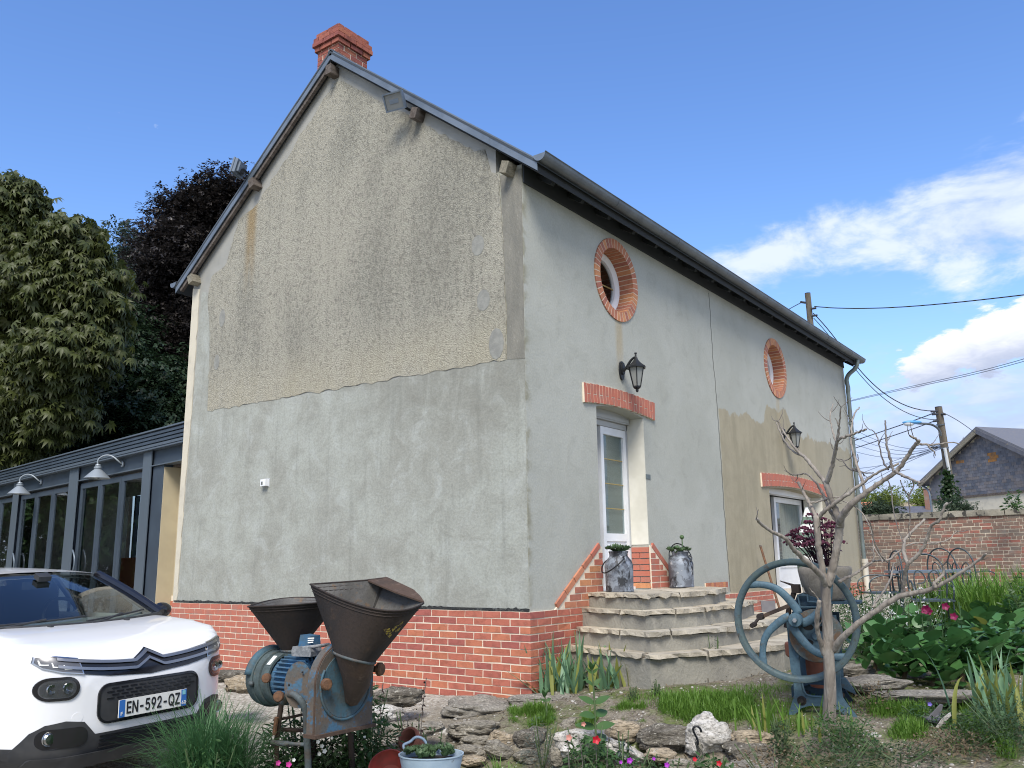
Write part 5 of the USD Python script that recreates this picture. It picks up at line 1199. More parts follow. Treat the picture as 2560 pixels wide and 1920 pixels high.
v_ = [np.array([Dd(x, y)[0] * S_, -Dd(x, y)[1] * S_, 0]) for x, y in fr_hole]
part(f1, "frame_rib", MB().tube([RO + RM @ (p + np.array([0, 0, -.03])) for p in v_[1:9]], .009, 6), "iron_blue", smooth=True)
part(f1, "bolt", MB().lathe([(0, .02), (.018, .02), (.022, .006), (.034, .004), (.036, 0)], 12, R=RM, t=RL(*Dd(815, 1012), -.03)), "rust_dark", smooth=30)
f2 = plate([(x - 20, y) for x, y in fr_out], -.50, -.47, "iron_blue_dark", "rear_frame", [[(x - 20, y) for x, y in fr_hole]])
plate([(600, 930), (730, 780), (1345, 780), (1440, 920), (1470, 1000), (1370, 940), (1240, 880), (850, 880), (720, 940), (600, 1080)], -.46, -.40, "iron_blue_dark", "rear_panel")
part(cut, "cross_bar", MB().tube([RL(*Dd(815, 1012), -.05), RL(*Dd(800, 1012), -.48)], .02, 8), "rust_dark"); part(cut, "cross_bar", MB().tube([RL(*Dd(1290, 1012), -.05), RL(*Dd(1280, 1012), -.48)], .02, 8), "rust_dark")
dc = RL(*Dd(1075, 150), -.02); r0 = 62 * S_
drum = part(cut, "cutter_drum", MB().lathe([(r0 * .68, .05), (r0, .045), (r0 * 1.02, .03), (r0 * 1.02, -.06), (r0 * .66, -.06), (r0 * .68, .05)], 48, R=RM, t=dc), "iron_ring", smooth=30)
part(drum, "disc", MB().lathe([(0, .02), (.03, .02), (.034, .004), (r0 * .68, .0)], 40, R=RM, t=dc), "iron_blue", smooth=30)
for k in range(4):
    a = k * math.pi / 2 + .7; u = RM @ np.array([math.cos(a), math.sin(a), 0]); part(drum, "opening", MB().lathe([(0, .004), (.030, .004)], 14, R=RM @ np.diag([1.3, .8, 1]), t=dc + u * r0 * .42), "black")
part(cut, "body_shell", MB().addm(xform(extrude([(Cc(x, y)[0] * S_, -Cc(x, y)[1] * S_) for x, y in [(1010, 1000), (1060, 900), (1100, 880), (1460, 980), (1460, 1330), (1030, 1330)]][::-1], .30), RM, RO - R3 * .42)), "iron_blue_dark")
plate([(1065, 890), (1250, 890), (1250, 1000), (1460, 1000), (1460, 1110), (1100, 1110), (1085, 1060)], -.10, -.07, "iron_blue", "bracket", [[(1090, 912), (1228, 912), (1228, 1010), (1440, 1030), (1440, 1090), (1110, 1090)]], f_=Cc)
crk = part(cut, "crank", MB().beam(RL(*Cc(450, 1270), -.02), RL(*Cc(905, 1085), -.10), .03, .045, R3), "rust_plate")
part(crk, "crank_handle", MB().tube([RL(*Cc(455, 1262), -.05), RL(*Cc(440, 1262), .05)], .026, 10).tube([RL(*Cc(430, 1275), .03), RL(*Cc(352, 1390), .10)], .012, 8).tube([RL(*Cc(365, 1380), .08), RL(*Cc(345, 1395), .16)], .020, 8), "rust_dark", smooth=30)
part(cut, "side_lever", MB().tube([RL(*Cc(800, 1480), -.22), RL(*Cc(870, 1150), -.22), RL(*Cc(975, 880), -.22), RL(*Cc(1010, 790), -.22)], .022, 8).box(RL(*Cc(1020, 800), -.22), (.06, .06, .07)), "rust_dark")
part(cut, "side_lever", MB().tube([RL(*Cc(745, 665), -.24), RL(*Cc(985, 745), -.22)], np.array([.004, .012]), 6), "rust_dark")
part(cut, "stand_plate", MB().box(RL(*Cc(1520, 1040), -.36), (.50, .02, .34), np.stack([R1, [0, 0, 1.0], R3], 1)), "iron_blue_dark")
part(cut, "stand_strut", MB().tube([RL(*Cc(1350, 1040), -.36), RL(*Cc(1330, 1560), -.36)], .025, 8), "iron_blue_dark"); part(cut, "stand_strut", MB().tube([RL(*Cc(1560, 1040), -.36), RL(*Cc(1440, 1560), -.36)], .02, 8), "iron_blue_dark")

# stone trough with purple stonecrop
rusty("trough_stone", (0.225, 0.205, 0.175), (0.165, 0.15, 0.125), (0.11, 0.10, 0.085), 7, rough=.95, metal=0, t1=(.4, .6), t2=(.6, .72))
tc = RL(*Cc(1510, 1030), -.36) + np.array([0, 0, .012]); tw, th_ = 63 * S_ * 1.03, .245
def trough_pt(r_, z, n=44):
    a = np.linspace(0, 2 * math.pi, n, endpoint=False); c, s = np.cos(a), np.sin(a); e = .62
    x = r_ * tw * np.sign(c) * np.abs(c) ** e; y = r_ * .21 * np.sign(s) * np.abs(s) ** e
    return tc + x[:, None] * R1 + y[:, None] * R3 + np.array([0, 0, 1.0]) * z
rings = [trough_pt(.62, 0), trough_pt(.74, .02), trough_pt(.90, .12), trough_pt(.985, .20), trough_pt(1.0, .235), trough_pt(.97, .262), trough_pt(.86, .265), trough_pt(.80, .235), trough_pt(.76, .14), trough_pt(.0, .14)]
rn = np.random.default_rng(3); V_ = np.vstack(rings); V_ = V_ + (meshkit.fbm(V_ * 14, 3)[:, None] - .5) * .03 * unit(np.array([1, 1, .5]))
part("/World", "stone_trough", (V_, [[k * 44 + i, k * 44 + (i + 1) % 44, (k + 1) * 44 + (i + 1) % 44, (k + 1) * 44 + i] for k in range(len(rings) - 1) for i in range(44)]), "trough_stone", smooth=True, label="grey stone trough holding the purple stonecrop, above the flywheel", category="trough")
leafmat("purple_leaf", (0.045, 0.018, 0.032), (0.075, 0.028, 0.045), (0.10, 0.035, 0.055), 0.5, 5, trans=.15)
leafmat("purple_flower", (0.085, 0.018, 0.038), (0.14, 0.030, 0.062), (0.20, 0.06, 0.09), 0.8, 14, trans=.1)
sed = thing("purple_stonecrop", "dark purple stonecrop in flower growing in the stone trough", "plant")
part(sed, "soil", MB().add(trough_pt(.80, .235), [[0, i, i + 1] for i in range(1, 43)]), "soil")
r = np.random.default_rng(21)
LV = np.array([[0, 0, 0], [.35, .30, .05], [1, 0, .02], [.35, -.30, .05]]) * [1, 1, 1]; LF = [[0, 2, 1], [0, 3, 2]]
heads = [(345, -250, 0), (300, -130, 0), (420, -330, .05), (600, -520, -.1), (700, -640, .1), (840, -560, .05), (960, -470, -.05), (1020, -250, 0), (1080, -100, .1), (520, -180, .12), (660, -300, .16), (790, -330, .15), (900, -220, .12), (730, -120, .2), (560, -380, .1), (860, -420, -.1), (460, -60, .1), (980, -380, .1), (620, -60, .2), (840, -80, .2), (400, -210, -.1), (760, -470, -.12)]
for i, (hx, hy, o) in enumerate(heads):
    top_ = RL(*Cc(1000 + (hx - 690) * 1.15 + 370, hy * .9 + 60), -.36 + o)
    base = tc + R1 * ((hx - 690) / 690 * .14) + R3 * (o * .5) + np.array([0, 0, .24])
    P = curve([base, base * .5 + top_ * .5 + np.array([0, 0, .05]), top_], 10)
    part(sed, "stem", MB().tube(P, .005, 5), "purple_leaf")
    n_ = 11; tt = r.uniform(.08, .85, n_); pos = np.array([P[int(q * 9)] for q in tt])
    rot = np.array([rotz(r.uniform(0, 6.28)) @ roty(r.uniform(-.7, .3)) for _ in range(n_)])
    v, f = scatter(LV, LF, pos, rot, r.uniform(.045, .085, n_)); part(sed, "leaf_cluster", (v, f), "purple_leaf", kind="stuff")
    n_ = 46; q = r.normal(size=(n_, 2)) * .024; pos = np.c_[q, -6 * (q ** 2).sum(1) + r.normal(0, .005, n_)] + top_; pos[0] = top_
    v, f = scatter(trimesh.creation.icosphere(0, 1).vertices, trimesh.creation.icosphere(0, 1).faces, pos, rand_rot(r, n_), r.uniform(.005, .011, n_)); part(sed, "flower_head", (v, f), "purple_flower")
# terracotta pot behind the cutter
mat("terracotta", (0.24, 0.085, 0.05), 0.85, col2=(0.18, 0.07, 0.045), scale=4, col3=(0.34, 0.22, 0.16), scale3=5, lo3=.62, hi3=.8, bump=.15, bscale=50)
pc_ = RL(*Dd(850, 870), -.74); pc_[2] = gz(pc_[0], pc_[1])
part("/World", "terracotta_pot", MB().lathe([(0, 0), (.13, 0), (.14, .01), (.185, .30), (.20, .30), (.212, .315), (.214, .40), (.205, .415), (.192, .41), (.185, .33), (0, .34)], 36, t=pc_), "terracotta", smooth=35, label="terracotta pot standing behind the root cutter", category="pot")

# ---------------------------------------------------------------- bare tree
def bark():
    g = Nodes(); p = g.add("geometry", "position"); s = g.add("mapping", "vector", vector=p, scale=(14, 14, 1.6))
    a = g.noise(s, 1.5, 5, .6, .4); b = g.noise(p, 5, 4, .6)
    c = g.mix(g.ss(a, .35, .65), (0.30, 0.265, 0.225), (0.185, 0.16, 0.135)); c = g.mix(g.m("multiply", g.ss(b, .5, .7), .5), c, (0.36, 0.335, 0.30))
    MAT["bare_wood"] = g.make("bare_wood", g.add("principled_bsdf", "BSDF", base_color=c, roughness=.85, specular_ior_level=.3, normal=g.add("bump", "normal", height=a, strength=1.0, distance=.02)))
    c2 = g
bark()
mat("twig_dark", (0.10, 0.085, 0.075), 0.85, col2=(0.16, 0.145, 0.13), scale=10)
tree = thing("bare_tree", "bare weathered tree with pale twisted branches in front of the root cutter", "tree")
TD = 6.32
def Z4(*p): return [(1760 + x / 2.676, 1300 + y / 2.676) for x, y in p]
def T2(*p): return [(1880 + x / 3.95, 980 + y / 3.95) for x, y in p]
rt = np.random.default_rng(12)
def limb(pts, r0, r1, d0=0.0, d1=0.0, mt="bare_wood", name="branch"):
    n = len(pts); dd = np.linspace(d0, d1, n)
    P = np.array([D(x, y, TD + q) for (x, y), q in zip(pts, dd)])
    k = max(8, n * 5); C_ = curve(P, k)
    C_[1:-1] += rt.normal(0, min(r0, .008) * .25, (k - 2, 3))
    rr_ = np.linspace(r0, r1, k) * .88 * (1 + .07 * np.sin(np.linspace(0, 9, k) + r0 * 900))
    return part(tree, name, MB().tube(C_, rr_, 9 if r0 > .02 else 6), mt, smooth=True)
px = TD / FPX
tb_ = Z4((840, 1420), (838, 1300), (842, 1150), (832, 900), (822, 640), (812, 470), (812, 425))
Pt = np.array([D(x, y, TD) for x, y in tb_]); Pt[0, 2] = min(Pt[0, 2], gz(*Pt[0, :2]) - .05)
Ct = curve(Pt, 40)
v, f = tube(Ct, np.linspace(16.5, 12.0, 40) * px * (1 + .10 * np.exp(-np.linspace(0, 8, 40))), 18)
an = np.arctan2(*(v[:720] - np.repeat(Ct, 18, 0))[:, :2].T) if len(v) >= 720 else None
v[:720] += (np.repeat(Ct, 18, 0) - v[:720]) * (.16 * np.maximum(0, np.sin(3 * an + np.repeat(np.linspace(0, 2, 40), 18))) ** 2)[:, None]
part(tree, "trunk", (v, f), "bare_wood", smooth=True)
ck = np.array([D(x, y, TD - .062) for x, y in Z4((800, 900), (806, 1000), (812, 1080), (822, 1180), (828, 1260), (842, 1340))]); part(tree, "bark_crack", MB().tube(curve(ck, 14), .0035, 4), "twig_dark")
LB = [(Z4((812, 460), (790, 385), (735, 320), (660, 255), (600, 195), (545, 125), (450, 75), (385, 30), (352, -8)), 9, 3.5, 0, -.5),
      (Z4((808, 450), (795, 350), (770, 200), (756, 60), (753, -20)) + T2((650, 1300), (640, 1245)), 10, 8.0, 0, .05),
      (T2((640, 1260), (600, 1160), (545, 1060), (495, 960), (458, 895)), 6.5, 4.5, .05, .3),
      (T2((645, 1262), (700, 1195), (800, 1110), (905, 1035), (1060, 925), (1185, 830), (1270, 780), (1340, 750), (1452, 704)), 6.5, 2.5, .05, -.35),
      (Z4((820, 440), (855, 345), (885, 200), (905, 60), (916, -40)) + T2((860, 1330), (872, 1255)), 12.5, 10, 0, -.05),
      (T2((865, 1290), (835, 1200), (785, 1070), (750, 950), (730, 890)), 9.5, 7.5, -.05, .0),
      (T2((735, 905), (690, 850), (630, 775), (545, 670), (460, 595), (380, 490), (320, 405), (255, 285)), 6.5, 2.2, 0, .35),
      (T2((470, 620), (400, 580), (350, 525), (290, 420), (240, 300)), 3.5, 2, .2, .45),
      (T2((735, 895), (765, 820), (800, 690), (822, 590), (832, 520)), 7, 4.6, 0, -.2),
      (T2((832, 525), (850, 420), (862, 300), (880, 150)), 4.6, 1.6, -.2, -.35), (T2((830, 490), (795, 390), (775, 290), (778, 200), (802, 118)), 3, 1.5, -.2, .1),
      (T2((842, 500), (880, 455), (960, 430), (1050, 398), (1128, 368)), 4, 2.8, -.2, -.5), (T2((850, 330), (830, 270), (820, 255)), 2, 1, -.3, -.3),
      (T2((850, 1290), (795, 1215), (750, 1130), (720, 1050), (685, 975), (625, 885), (570, 830), (525, 805), (450, 818), (395, 815), (320, 770)), 6.5, 1.2, -.05, .4),
      (T2((868, 1300), (895, 1215), (960, 1130), (1100, 1015), (1280, 885), (1425, 785), (1530, 640), (1600, 535), (1650, 478)), 9.5, 4.2, -.05, -.5),
      (T2((1652, 480), (1600, 455), (1558, 432)), 3.5, 2.5, -.5, -.55), (T2((1595, 545), (1660, 515), (1760, 520), (1900, 503), (2052, 516)), 4, 1.5, -.45, -.1),
      (T2((1735, 525), (1765, 560), (1805, 585)), 2.5, 1.5, -.4, -.4), (T2((1400, 790), (1362, 650), (1328, 490), (1318, 370), (1315, 282)), 4, 2.2, -.4, -.2, "twig_dark"),
      (T2((1345, 765), (1290, 665), (1255, 520), (1218, 405), (1165, 375)), 2.6, 1.2, -.3, .1, "twig_dark"), (T2((1415, 785), (1500, 832), (1580, 866), (1655, 897)), 4, 3, -.4, -.9),
      (T2((1115, 1010), (1078, 850), (1032, 700), (985, 540), (978, 420), (990, 300), (1012, 215), (1060, 150)), 4.6, 2.0, -.2, .4), (T2((1035, 720), (1048, 650), (1040, 615)), 2, 1.2, 0, 0, "twig_dark"),
      (T2((1030, 760), (985, 770), (930, 730), (900, 680), (830, 660)), 2.6, 1.2, .05, .3, "twig_dark"), (T2((1000, 760), (1090, 795), (1200, 795)), 2.8, 1.5, 0, -.2, "twig_dark"), (T2((900, 680), (960, 660), (1000, 610)), 1.6, 1.2, .2, .0),
      (T2((1340, 870), (1375, 980), (1390, 1130), (1415, 1250), (1460, 1400), (1500, 1490)), 1.8, 1.2, -.3, -.6, "twig_dark"), (T2((1585, 880), (1597, 930), (1550, 1025), (1555, 1140), (1552, 1330), (1562, 1480)), 2.0, 1.0, -.8, -.8, "twig_dark"),
      (T2((1550, 1025), (1500, 960), (1465, 870)), 1.8, 1.2, -.8, -.8, "twig_dark"), (T2((578, 1097), (700, 1070), (800, 1045), (880, 1045)), 3, 2.5, .1, .0), (T2((900, 1080), (985, 1110), (1090, 1200), (1140, 1280), (1185, 1400), (1200, 1520), (1260, 1620), (1290, 1680)), 1.8, 1.6, -.1, -.5),
      (Z4((862, 870), (905, 815), (960, 755), (1080, 655), (1205, 572), (1330, 503), (1440, 485), (1545, 452), (1650, 395), (1760, 325), (1850, 260), (1888, 228)), 10.5, 3, 0, -.75),
      (Z4((1330, 505), (1335, 430), (1345, 365), (1368, 292), (1430, 235), (1470, 180), (1500, 90), (1530, 30)) + T2((1830, 1290), (1880, 1190), (1932, 1098)), 6.2, 3.4, -.3, -.6),
      (Z4((1368, 295), (1340, 235), (1335, 165), (1360, 110), (1420, 50), (1468, 2)) + T2((1702, 1258),), 5, 3, -.35, -.1), (Z4((1545, 455), (1552, 412), (1590, 375), (1594, 308)), 5.5, 3, -.5, -.5),
      (Z4((805, 900), (775, 800), (757, 720), (760, 620), (772, 540)), 7.5, 6, 0, -.12), (Z4((770, 545), (740, 500), (698, 448)), 3.2, 1, -.1, -.15),
      (Z4((900, 412), (960, 385), (1030, 345), (1085, 308), (1130, 275), (1134, 225), (1132, 180)), 5.5, 2.2, .15, .3), (Z4((1215, 270), (1290, 225), (1370, 165), (1480, 155), (1580, 150), (1690, 75)), 3.2, 1.3, -.3, -.1),
      (Z4((1210, 265), (1160, 195), (1130, 100), (1118, 40), (1092, -10)), 2.6, 1.3, -.3, -.5), (Z4((1130, 585), (1180, 505), (1235, 420), (1262, 330), (1275, 290)), 3.4, 2, -.25, .1), (Z4((1130, 275), (1215, 270)), 2.6, 2.6, .1, -.3)]
for l in LB: limb(l[0], l[1] * px, l[2] * px, l[3], l[4], l[5] if len(l) > 5 else "bare_wood")

rtw = np.random.default_rng(15)
for l in LB:
    if l[1] < 2.4: continue
    pts = np.array(l[0]); n = len(pts); dd = np.linspace(l[3], l[4], n)
    for q in range(2):
        k = int(rtw.integers(max(1, n // 2), n)); a = pts[k]; dr_ = unit(pts[k] - pts[k - 1]); an = rtw.choice([-1, 1]) * rtw.uniform(.5, 1.1); c_, s_ = math.cos(an), math.sin(an)
        u = np.array([dr_[0] * c_ - dr_[1] * s_, dr_[0] * s_ + dr_[1] * c_]); L = rtw.uniform(10, 38)
        limb([tuple(a), tuple(a + u * L * .5 + rtw.normal(0, 2, 2)), tuple(a + u * L + np.array([0, -L * .25]))], 1.3 * px, .6 * px, dd[k], dd[k] + rtw.normal(0, .1), "twig_dark", "twig")
# ---------------------------------------------------------------- stones of the rockery
def stonemat(name, a, b, c, lich=(0.62, 0.72), strat=1.0):
    g = Nodes(); p = g.add("geometry", "position"); st = g.add("mapping", "vector", vector=p, scale=(1, 1, 1 + 3 * strat))
    n1 = g.noise(st, 5, 6, .65, .6); n2 = g.noise(p, 16, 6, .7, .3); n3 = g.noise(st, 40, 4, .65)
    col = g.mix(g.ss(n1, .38, .62), a, b); col = g.mix(g.m("multiply", g.ss(n3, .42, .66), .75), col, tuple(x * .33 for x in b)); n4 = g.noise(p, 28, 5, .7); col = g.mix(g.m("multiply", g.ss(n4, .58, .66), .7), col, (0.50, 0.48, 0.42)); col = g.mix(g.ss(n2, *lich), col, c)
    nb = g.add("bump", "normal", height=g.m("add", g.m("multiply", n1, .8), g.m("add", g.m("multiply", n2, .5), g.m("multiply", n3, .4))), strength=.9, distance=.035)
    MAT[name] = g.make(name, g.add("principled_bsdf", "BSDF", base_color=col, roughness=.95, specular_ior_level=.25, normal=nb))
stonemat("stone_grey", (0.325, 0.293, 0.234), (0.215, 0.195, 0.156), (0.520, 0.488, 0.403))
stonemat("stone_dark", (0.195, 0.176, 0.143), (0.111, 0.098, 0.078), (0.494, 0.468, 0.390), (.60, .68))
stonemat("stone_white", (0.58, 0.56, 0.52), (0.44, 0.41, 0.36), (0.13, 0.12, 0.105), (.60, .66), .2)
stonemat("stone_tan", (0.429, 0.351, 0.247), (0.325, 0.267, 0.189), (0.260, 0.221, 0.156), (.64, .74))
stonemat("stone_slab", (0.312, 0.286, 0.240), (0.227, 0.208, 0.176), (0.442, 0.416, 0.351), (.62, .70), 2.0)
ICO = trimesh.creation.icosphere(4, 1.0)
def R1p(x, y): return 1080 + x / 4.608, 1660 + y / 4.608
def R2p(x, y): return 1500 + x / 4.608, 1660 + y / 4.608
def Bp(x, y): return 620 + x / 4.608, 1700 + y / 4.608
def Zp(x, y): return 2100 + x / 3.95, 1500 + y / 3.95
def rock(pp, d, w, h, mt, label, seed, deep=.8, flat=False, tilt=0.0, cat="stone", name="rockery_stone", sc=4.608, drop=0.0):
    c = D(*pp, d); s = d / FPX / sc
    r = np.random.default_rng(seed)
    v = np.array(ICO.vertices)
    e = .60 if flat else .75
    v = np.sign(v) * np.abs(v) ** np.array([e + .15, e + .15, e])
    v *= 1 + (meshkit.fbm(v * 1.3 + seed * 7.7, 3, seed)[:, None] - .5) * .8
    v[:, 2] += .05 * np.sin(v[:, 2] * 11 + 2 * meshkit.noise(v * 2, seed))
    v += (meshkit.fbm(v * [4, 4, 8] + seed, 4, seed)[:, None] - .5) * .27 * unit(np.array([1, 1, .6]))
    rx, rz_ = w * s / 2, h * s / 2
    if flat: rz_ = min(rz_, .06)
    v = v * [rx * 1.04, rx * deep, rz_ * 1.05]
    v = v @ (rotz(rad(35) + r.uniform(-.15, .15)) @ roty(tilt)).T @ np.eye(3)
    # local x lies along the picture's right
    B = np.stack([_r, _a, [0, 0, 1.0]], 1); v = v @ rotz(-rad(35)).T @ B.T + c - [0, 0, drop]
    return part("/World", name, (v, ICO.faces), mt, smooth=True, label=label, category=cat)
rock(R1p(520, 515), 7.95, 760, 250, "stone_slab", "big flat topped grey boulder by the corner of the brick plinth", 1, .85)
rock(R1p(1290, 425), 8.0, 720, 150, "stone_slab", "long flat stone in front of the iris clump at the corner", 2, .6, True)
rock(R1p(2000, 310), 8.3, 430, 140, "stone_slab", "flat tilted stone behind the tall leafy stem", 3, .8, True, .15)
rock(R1p(490, 740), 7.35, 570, 165, "stone_grey", "wide grey block directly under the big flat topped boulder", 4, .7)
rock(R1p(490, 880), 7.25, 370, 135, "stone_grey", "rounded brown grey stone in the middle of the left stack", 5, .8)
rock(R1p(455, 1000), 7.12, 360, 130, "stone_grey", "wedge shaped stone low in the left stack above the tub", 6, .8)
rock(R1p(820, 880), 7.2, 330, 190, "stone_tan", "pale tan stone with white crust right of the left stack", 7, .8, tilt=.3)
rock(R1p(1150, 880), 7.1, 390, 270, "stone_dark", "dark lichen spotted block behind the feathery grey plant", 8, .8)
rock(R1p(780, 1000), 7.0, 310, 170, "stone_grey", "sloping grey stone under the pale tan one", 9, .8, tilt=.35)
rock(R1p(1560, 710), 7.2, 250, 120, "stone_grey", "small pointed stone at the edge of the grass", 10, .8, tilt=-.3)
rock(R1p(480, 1115), 6.95, 270, 100, "stone_tan", "lowest stone of the left stack", 11, .9)
rock(R1p(160, 830), 7.5, 210, 150, "stone_white", "small white crusted stone at the left end of the rockery", 12)
rock(R1p(170, 985), 7.2, 190, 110, "stone_grey", "small stone at the rim of the blue tub", 13)
rock(R1p(250, 880), 7.35, 200, 130, "stone_dark", "dark stone wedged behind the left stack", 33)
rock(R1p(1090, 1070), 6.9, 280, 150, "stone_grey", "grey stone at the foot of the feathery plant", 14)
rock(R1p(1720, 905), 6.7, 560, 300, "stone_white", "large white stone behind the red flower", 15, .6)
rock(R2p(300, 1010), 6.55, 520, 150, "stone_white", "white stone sloping down to the right from the large white one", 16, .6, tilt=.42)
rock(R1p(1430, 1060), 6.65, 150, 210, "stone_grey", "narrow upright stone left of the large white one", 17)
rock(R2p(250, 770), 6.75, 370, 230, "stone_tan", "plain tan boulder above the white sloping stone", 18)
rock(R2p(740, 845), 6.6, 620, 260, "stone_dark", "long dark layered stone in the middle of the rockery", 19, .6, tilt=-.04)
rock(R2p(1240, 820), 6.5, 490, 390, "stone_white", "rounded white boulder with black pits behind the iron hook", 20, .8)
rock(R2p(1760, 850), 6.4, 460, 150, "stone_tan", "thin greenish flat stone lying on top of a pitted one", 21, .7, True)
rock(R2p(1740, 1030), 6.3, 580, 250, "stone_dark", "pitted grey stone under the thin flat stone", 22, .7)
rock(R2p(1850, 1165), 6.15, 720, 110, "stone_slab", "low flat stone at the bottom of the picture, left of the bare tree", 23, .6, True)
rock(R2p(720, 1060), 6.4, 380, 130, "stone_tan", "low tan stone under the long dark one", 24)
rock(R2p(900, 1160), 6.2, 300, 110, "stone_grey", "low grey stone left of the weathered stake", 34)
rock(R2p(1830, 135), 8.3, 620, 110, "stone_slab", "flat path stone between the steps and the terracotta pot", 25, .7, True, drop=.03)
rock(Bp(1700, 205), 7.85, 590, 220, "stone_dark", "rough knobbly stone resting against the plinth right of the mill", 26, .6)
rock(Bp(1560, 390), 7.6, 380, 150, "stone_white", "whitish stone under the rough knobbly one", 27)
rock(Bp(1850, 560), 7.1, 700, 130, "stone_grey", "broad low grey stone right of the mill", 28, .6, True)
rock((600, 1712), 7.9, 330, 180, "stone_tan", "tan stone between the car and the mill", 29)
rock((575, 1690), 8.1, 420, 130, "stone_dark", "dark weathered block behind the tan stone by the car", 30)
rock(Zp(300, 830), 7.25, 620, 130, "stone_slab", "flat stone in front of the large leaved plants", 31, .6, True, sc=3.95)
rock(Zp(900, 955), 6.75, 1050, 110, "stone_slab", "long low kerb stone running to the right edge", 32, .35, True, sc=3.95)
rock(Zp(130, 690), 8.0, 360, 120, "stone_slab", "flat stone behind the bare tree trunk", 35, .6, True, sc=3.95)
rock(Zp(300, 1370), 6.15, 230, 110, "stone_white", "small pale stone right of the bare tree foot", 36, sc=3.95)
rock(Zp(1760, 1600), 5.75, 240, 240, "stone_tan", "pinkish stone at the bottom right corner", 37, sc=3.95)
# loose chips and gravel
r = np.random.default_rng(77)
n_ = 1500
x = r.uniform(-2.5, 4.2, n_); y = np.where(r.random(n_) < .7, r.uniform(-2.4, 2.0, n_), r.uniform(2, 7, n_)); k = (x < 4.2) & ~((x < 0.05) & (y > -.05)); x, y = x[k], y[k]
v, f = scatter(trimesh.creation.icosphere(1, 1).vertices * [1, .8, .55], trimesh.creation.icosphere(1, 1).faces, np.stack([x, y, gz(x, y) + .004], 1), rand_rot(r, len(x), .6), r.uniform(.005, .018, len(x)) ** 1.0)
island_mat("chip", [(0, (0.36, 0.34, 0.30)), (.3, (0.22, 0.2, 0.17)), (.5, (0.50, 0.48, 0.44)), (.7, (0.28, 0.24, 0.18)), (.85, (0.16, 0.14, 0.12))])
solo("gravel", (v, f), "chip", "pale flint chips scattered over the soil", "gravel", kind="stuff")

# ---------------------------------------------------------------- plants
leafmat("grass_bright", (0.119, 0.228, 0.032), (0.200, 0.328, 0.064), (0.309, 0.346, 0.110), .55, 3, trans=.35)
leafmat("grass_fine", (0.061, 0.150, 0.053), (0.131, 0.246, 0.079), (0.264, 0.281, 0.124), .5, 3, trans=.3)
leafmat("iris_leaf", (0.151, 0.272, 0.151), (0.212, 0.352, 0.191), (0.445, 0.506, 0.142), .45, 4, trans=.3)
leafmat("iris_yellow", (0.24, 0.26, 0.06), (0.34, 0.32, 0.11), (0.42, 0.34, 0.18), .6, 4, trans=.4)
leafmat("milkweed_leaf", (0.058, 0.124, 0.036), (0.085, 0.169, 0.052), None, .45, trans=.25)
leafmat("bergenia_leaf", (0.059, 0.147, 0.041), (0.115, 0.240, 0.062), (0.208, 0.260, 0.052), .36, 3, trans=.15)
leafmat("bush_leaf", (0.046, 0.101, 0.028), (0.101, 0.178, 0.046), (0.186, 0.232, 0.070), .5, 5, trans=.3)
leafmat("bush_dark", (0.038, 0.068, 0.024), (0.068, 0.112, 0.038), (0.120, 0.105, 0.053), .55, 5, trans=.25)
leafmat("feathery", (0.077, 0.105, 0.091), (0.119, 0.147, 0.119), None, .8, trans=.2)
leafmat("dry_leaf", (0.140, 0.105, 0.063), (0.238, 0.189, 0.119), (0.098, 0.070, 0.049), .9, 5, trans=.2)
leafmat("dark_seed", (0.035, 0.018, 0.016), (0.06, 0.03, 0.025), None, .8, trans=.1)
leafmat("mallow_leaf", (0.090, 0.168, 0.072), (0.144, 0.228, 0.102), None, .6, trans=.3)
mat("petal_red", (0.55, 0.012, 0.03), 0.5, trans=.3); mat("petal_pink", (0.55, 0.04, 0.28), 0.5, trans=.3); mat("petal_white", (0.75, 0.76, 0.72), 0.6, trans=.3)
mat("petal_magenta", (0.42, 0.04, 0.50), 0.5, trans=.3); mat("petal_mallow", (0.20, 0.008, 0.06), 0.5, trans=.2); mat("petal_violet", (0.22, 0.16, 0.55), 0.5, trans=.3); mat("stem_green", (0.07, 0.11, 0.04), 0.6); mat("petal_peach", (0.62, 0.28, 0.22), 0.5, trans=.3)
def blade(base, az, lean, L, w, bend, n=7, fold=.25):
    """one strap leaf: leans at `lean` from upright towards az and bends over by `bend`"""
    t = np.linspace(0, 1, n); a = lean + bend * t ** 1.8
    ds = L / (n - 1); h = np.r_[0, np.cumsum(np.sin(a[:-1]) * ds)]; z = np.r_[0, np.cumsum(np.cos(a[:-1]) * ds)]
    u = np.array([math.cos(az), math.sin(az), 0]); s = np.array([-u[1], u[0], 0])
    mid = np.asarray(base) + h[:, None] * u + z[:, None] * [0, 0, 1]
    ww = w * np.minimum(1, .55 + t * 1.6) * (1 - t ** 2.4) + .0008
    nrm = np.stack([-np.cos(a)], 1) * u + np.sin(a)[:, None] * np.array([0, 0, 1.0])
    l_, r_ = mid + s * ww[:, None] + nrm * (ww * fold)[:, None], mid - s * ww[:, None] + nrm * (ww * fold)[:, None]
    v = np.stack([l_, mid, r_], 1).reshape(-1, 3); f = []
    for i in range(n - 1):
        b = i * 3; f += [[b, b + 1, b + 4, b + 3], [b + 1, b + 2, b + 5, b + 4]]
    return v, np.array(f)
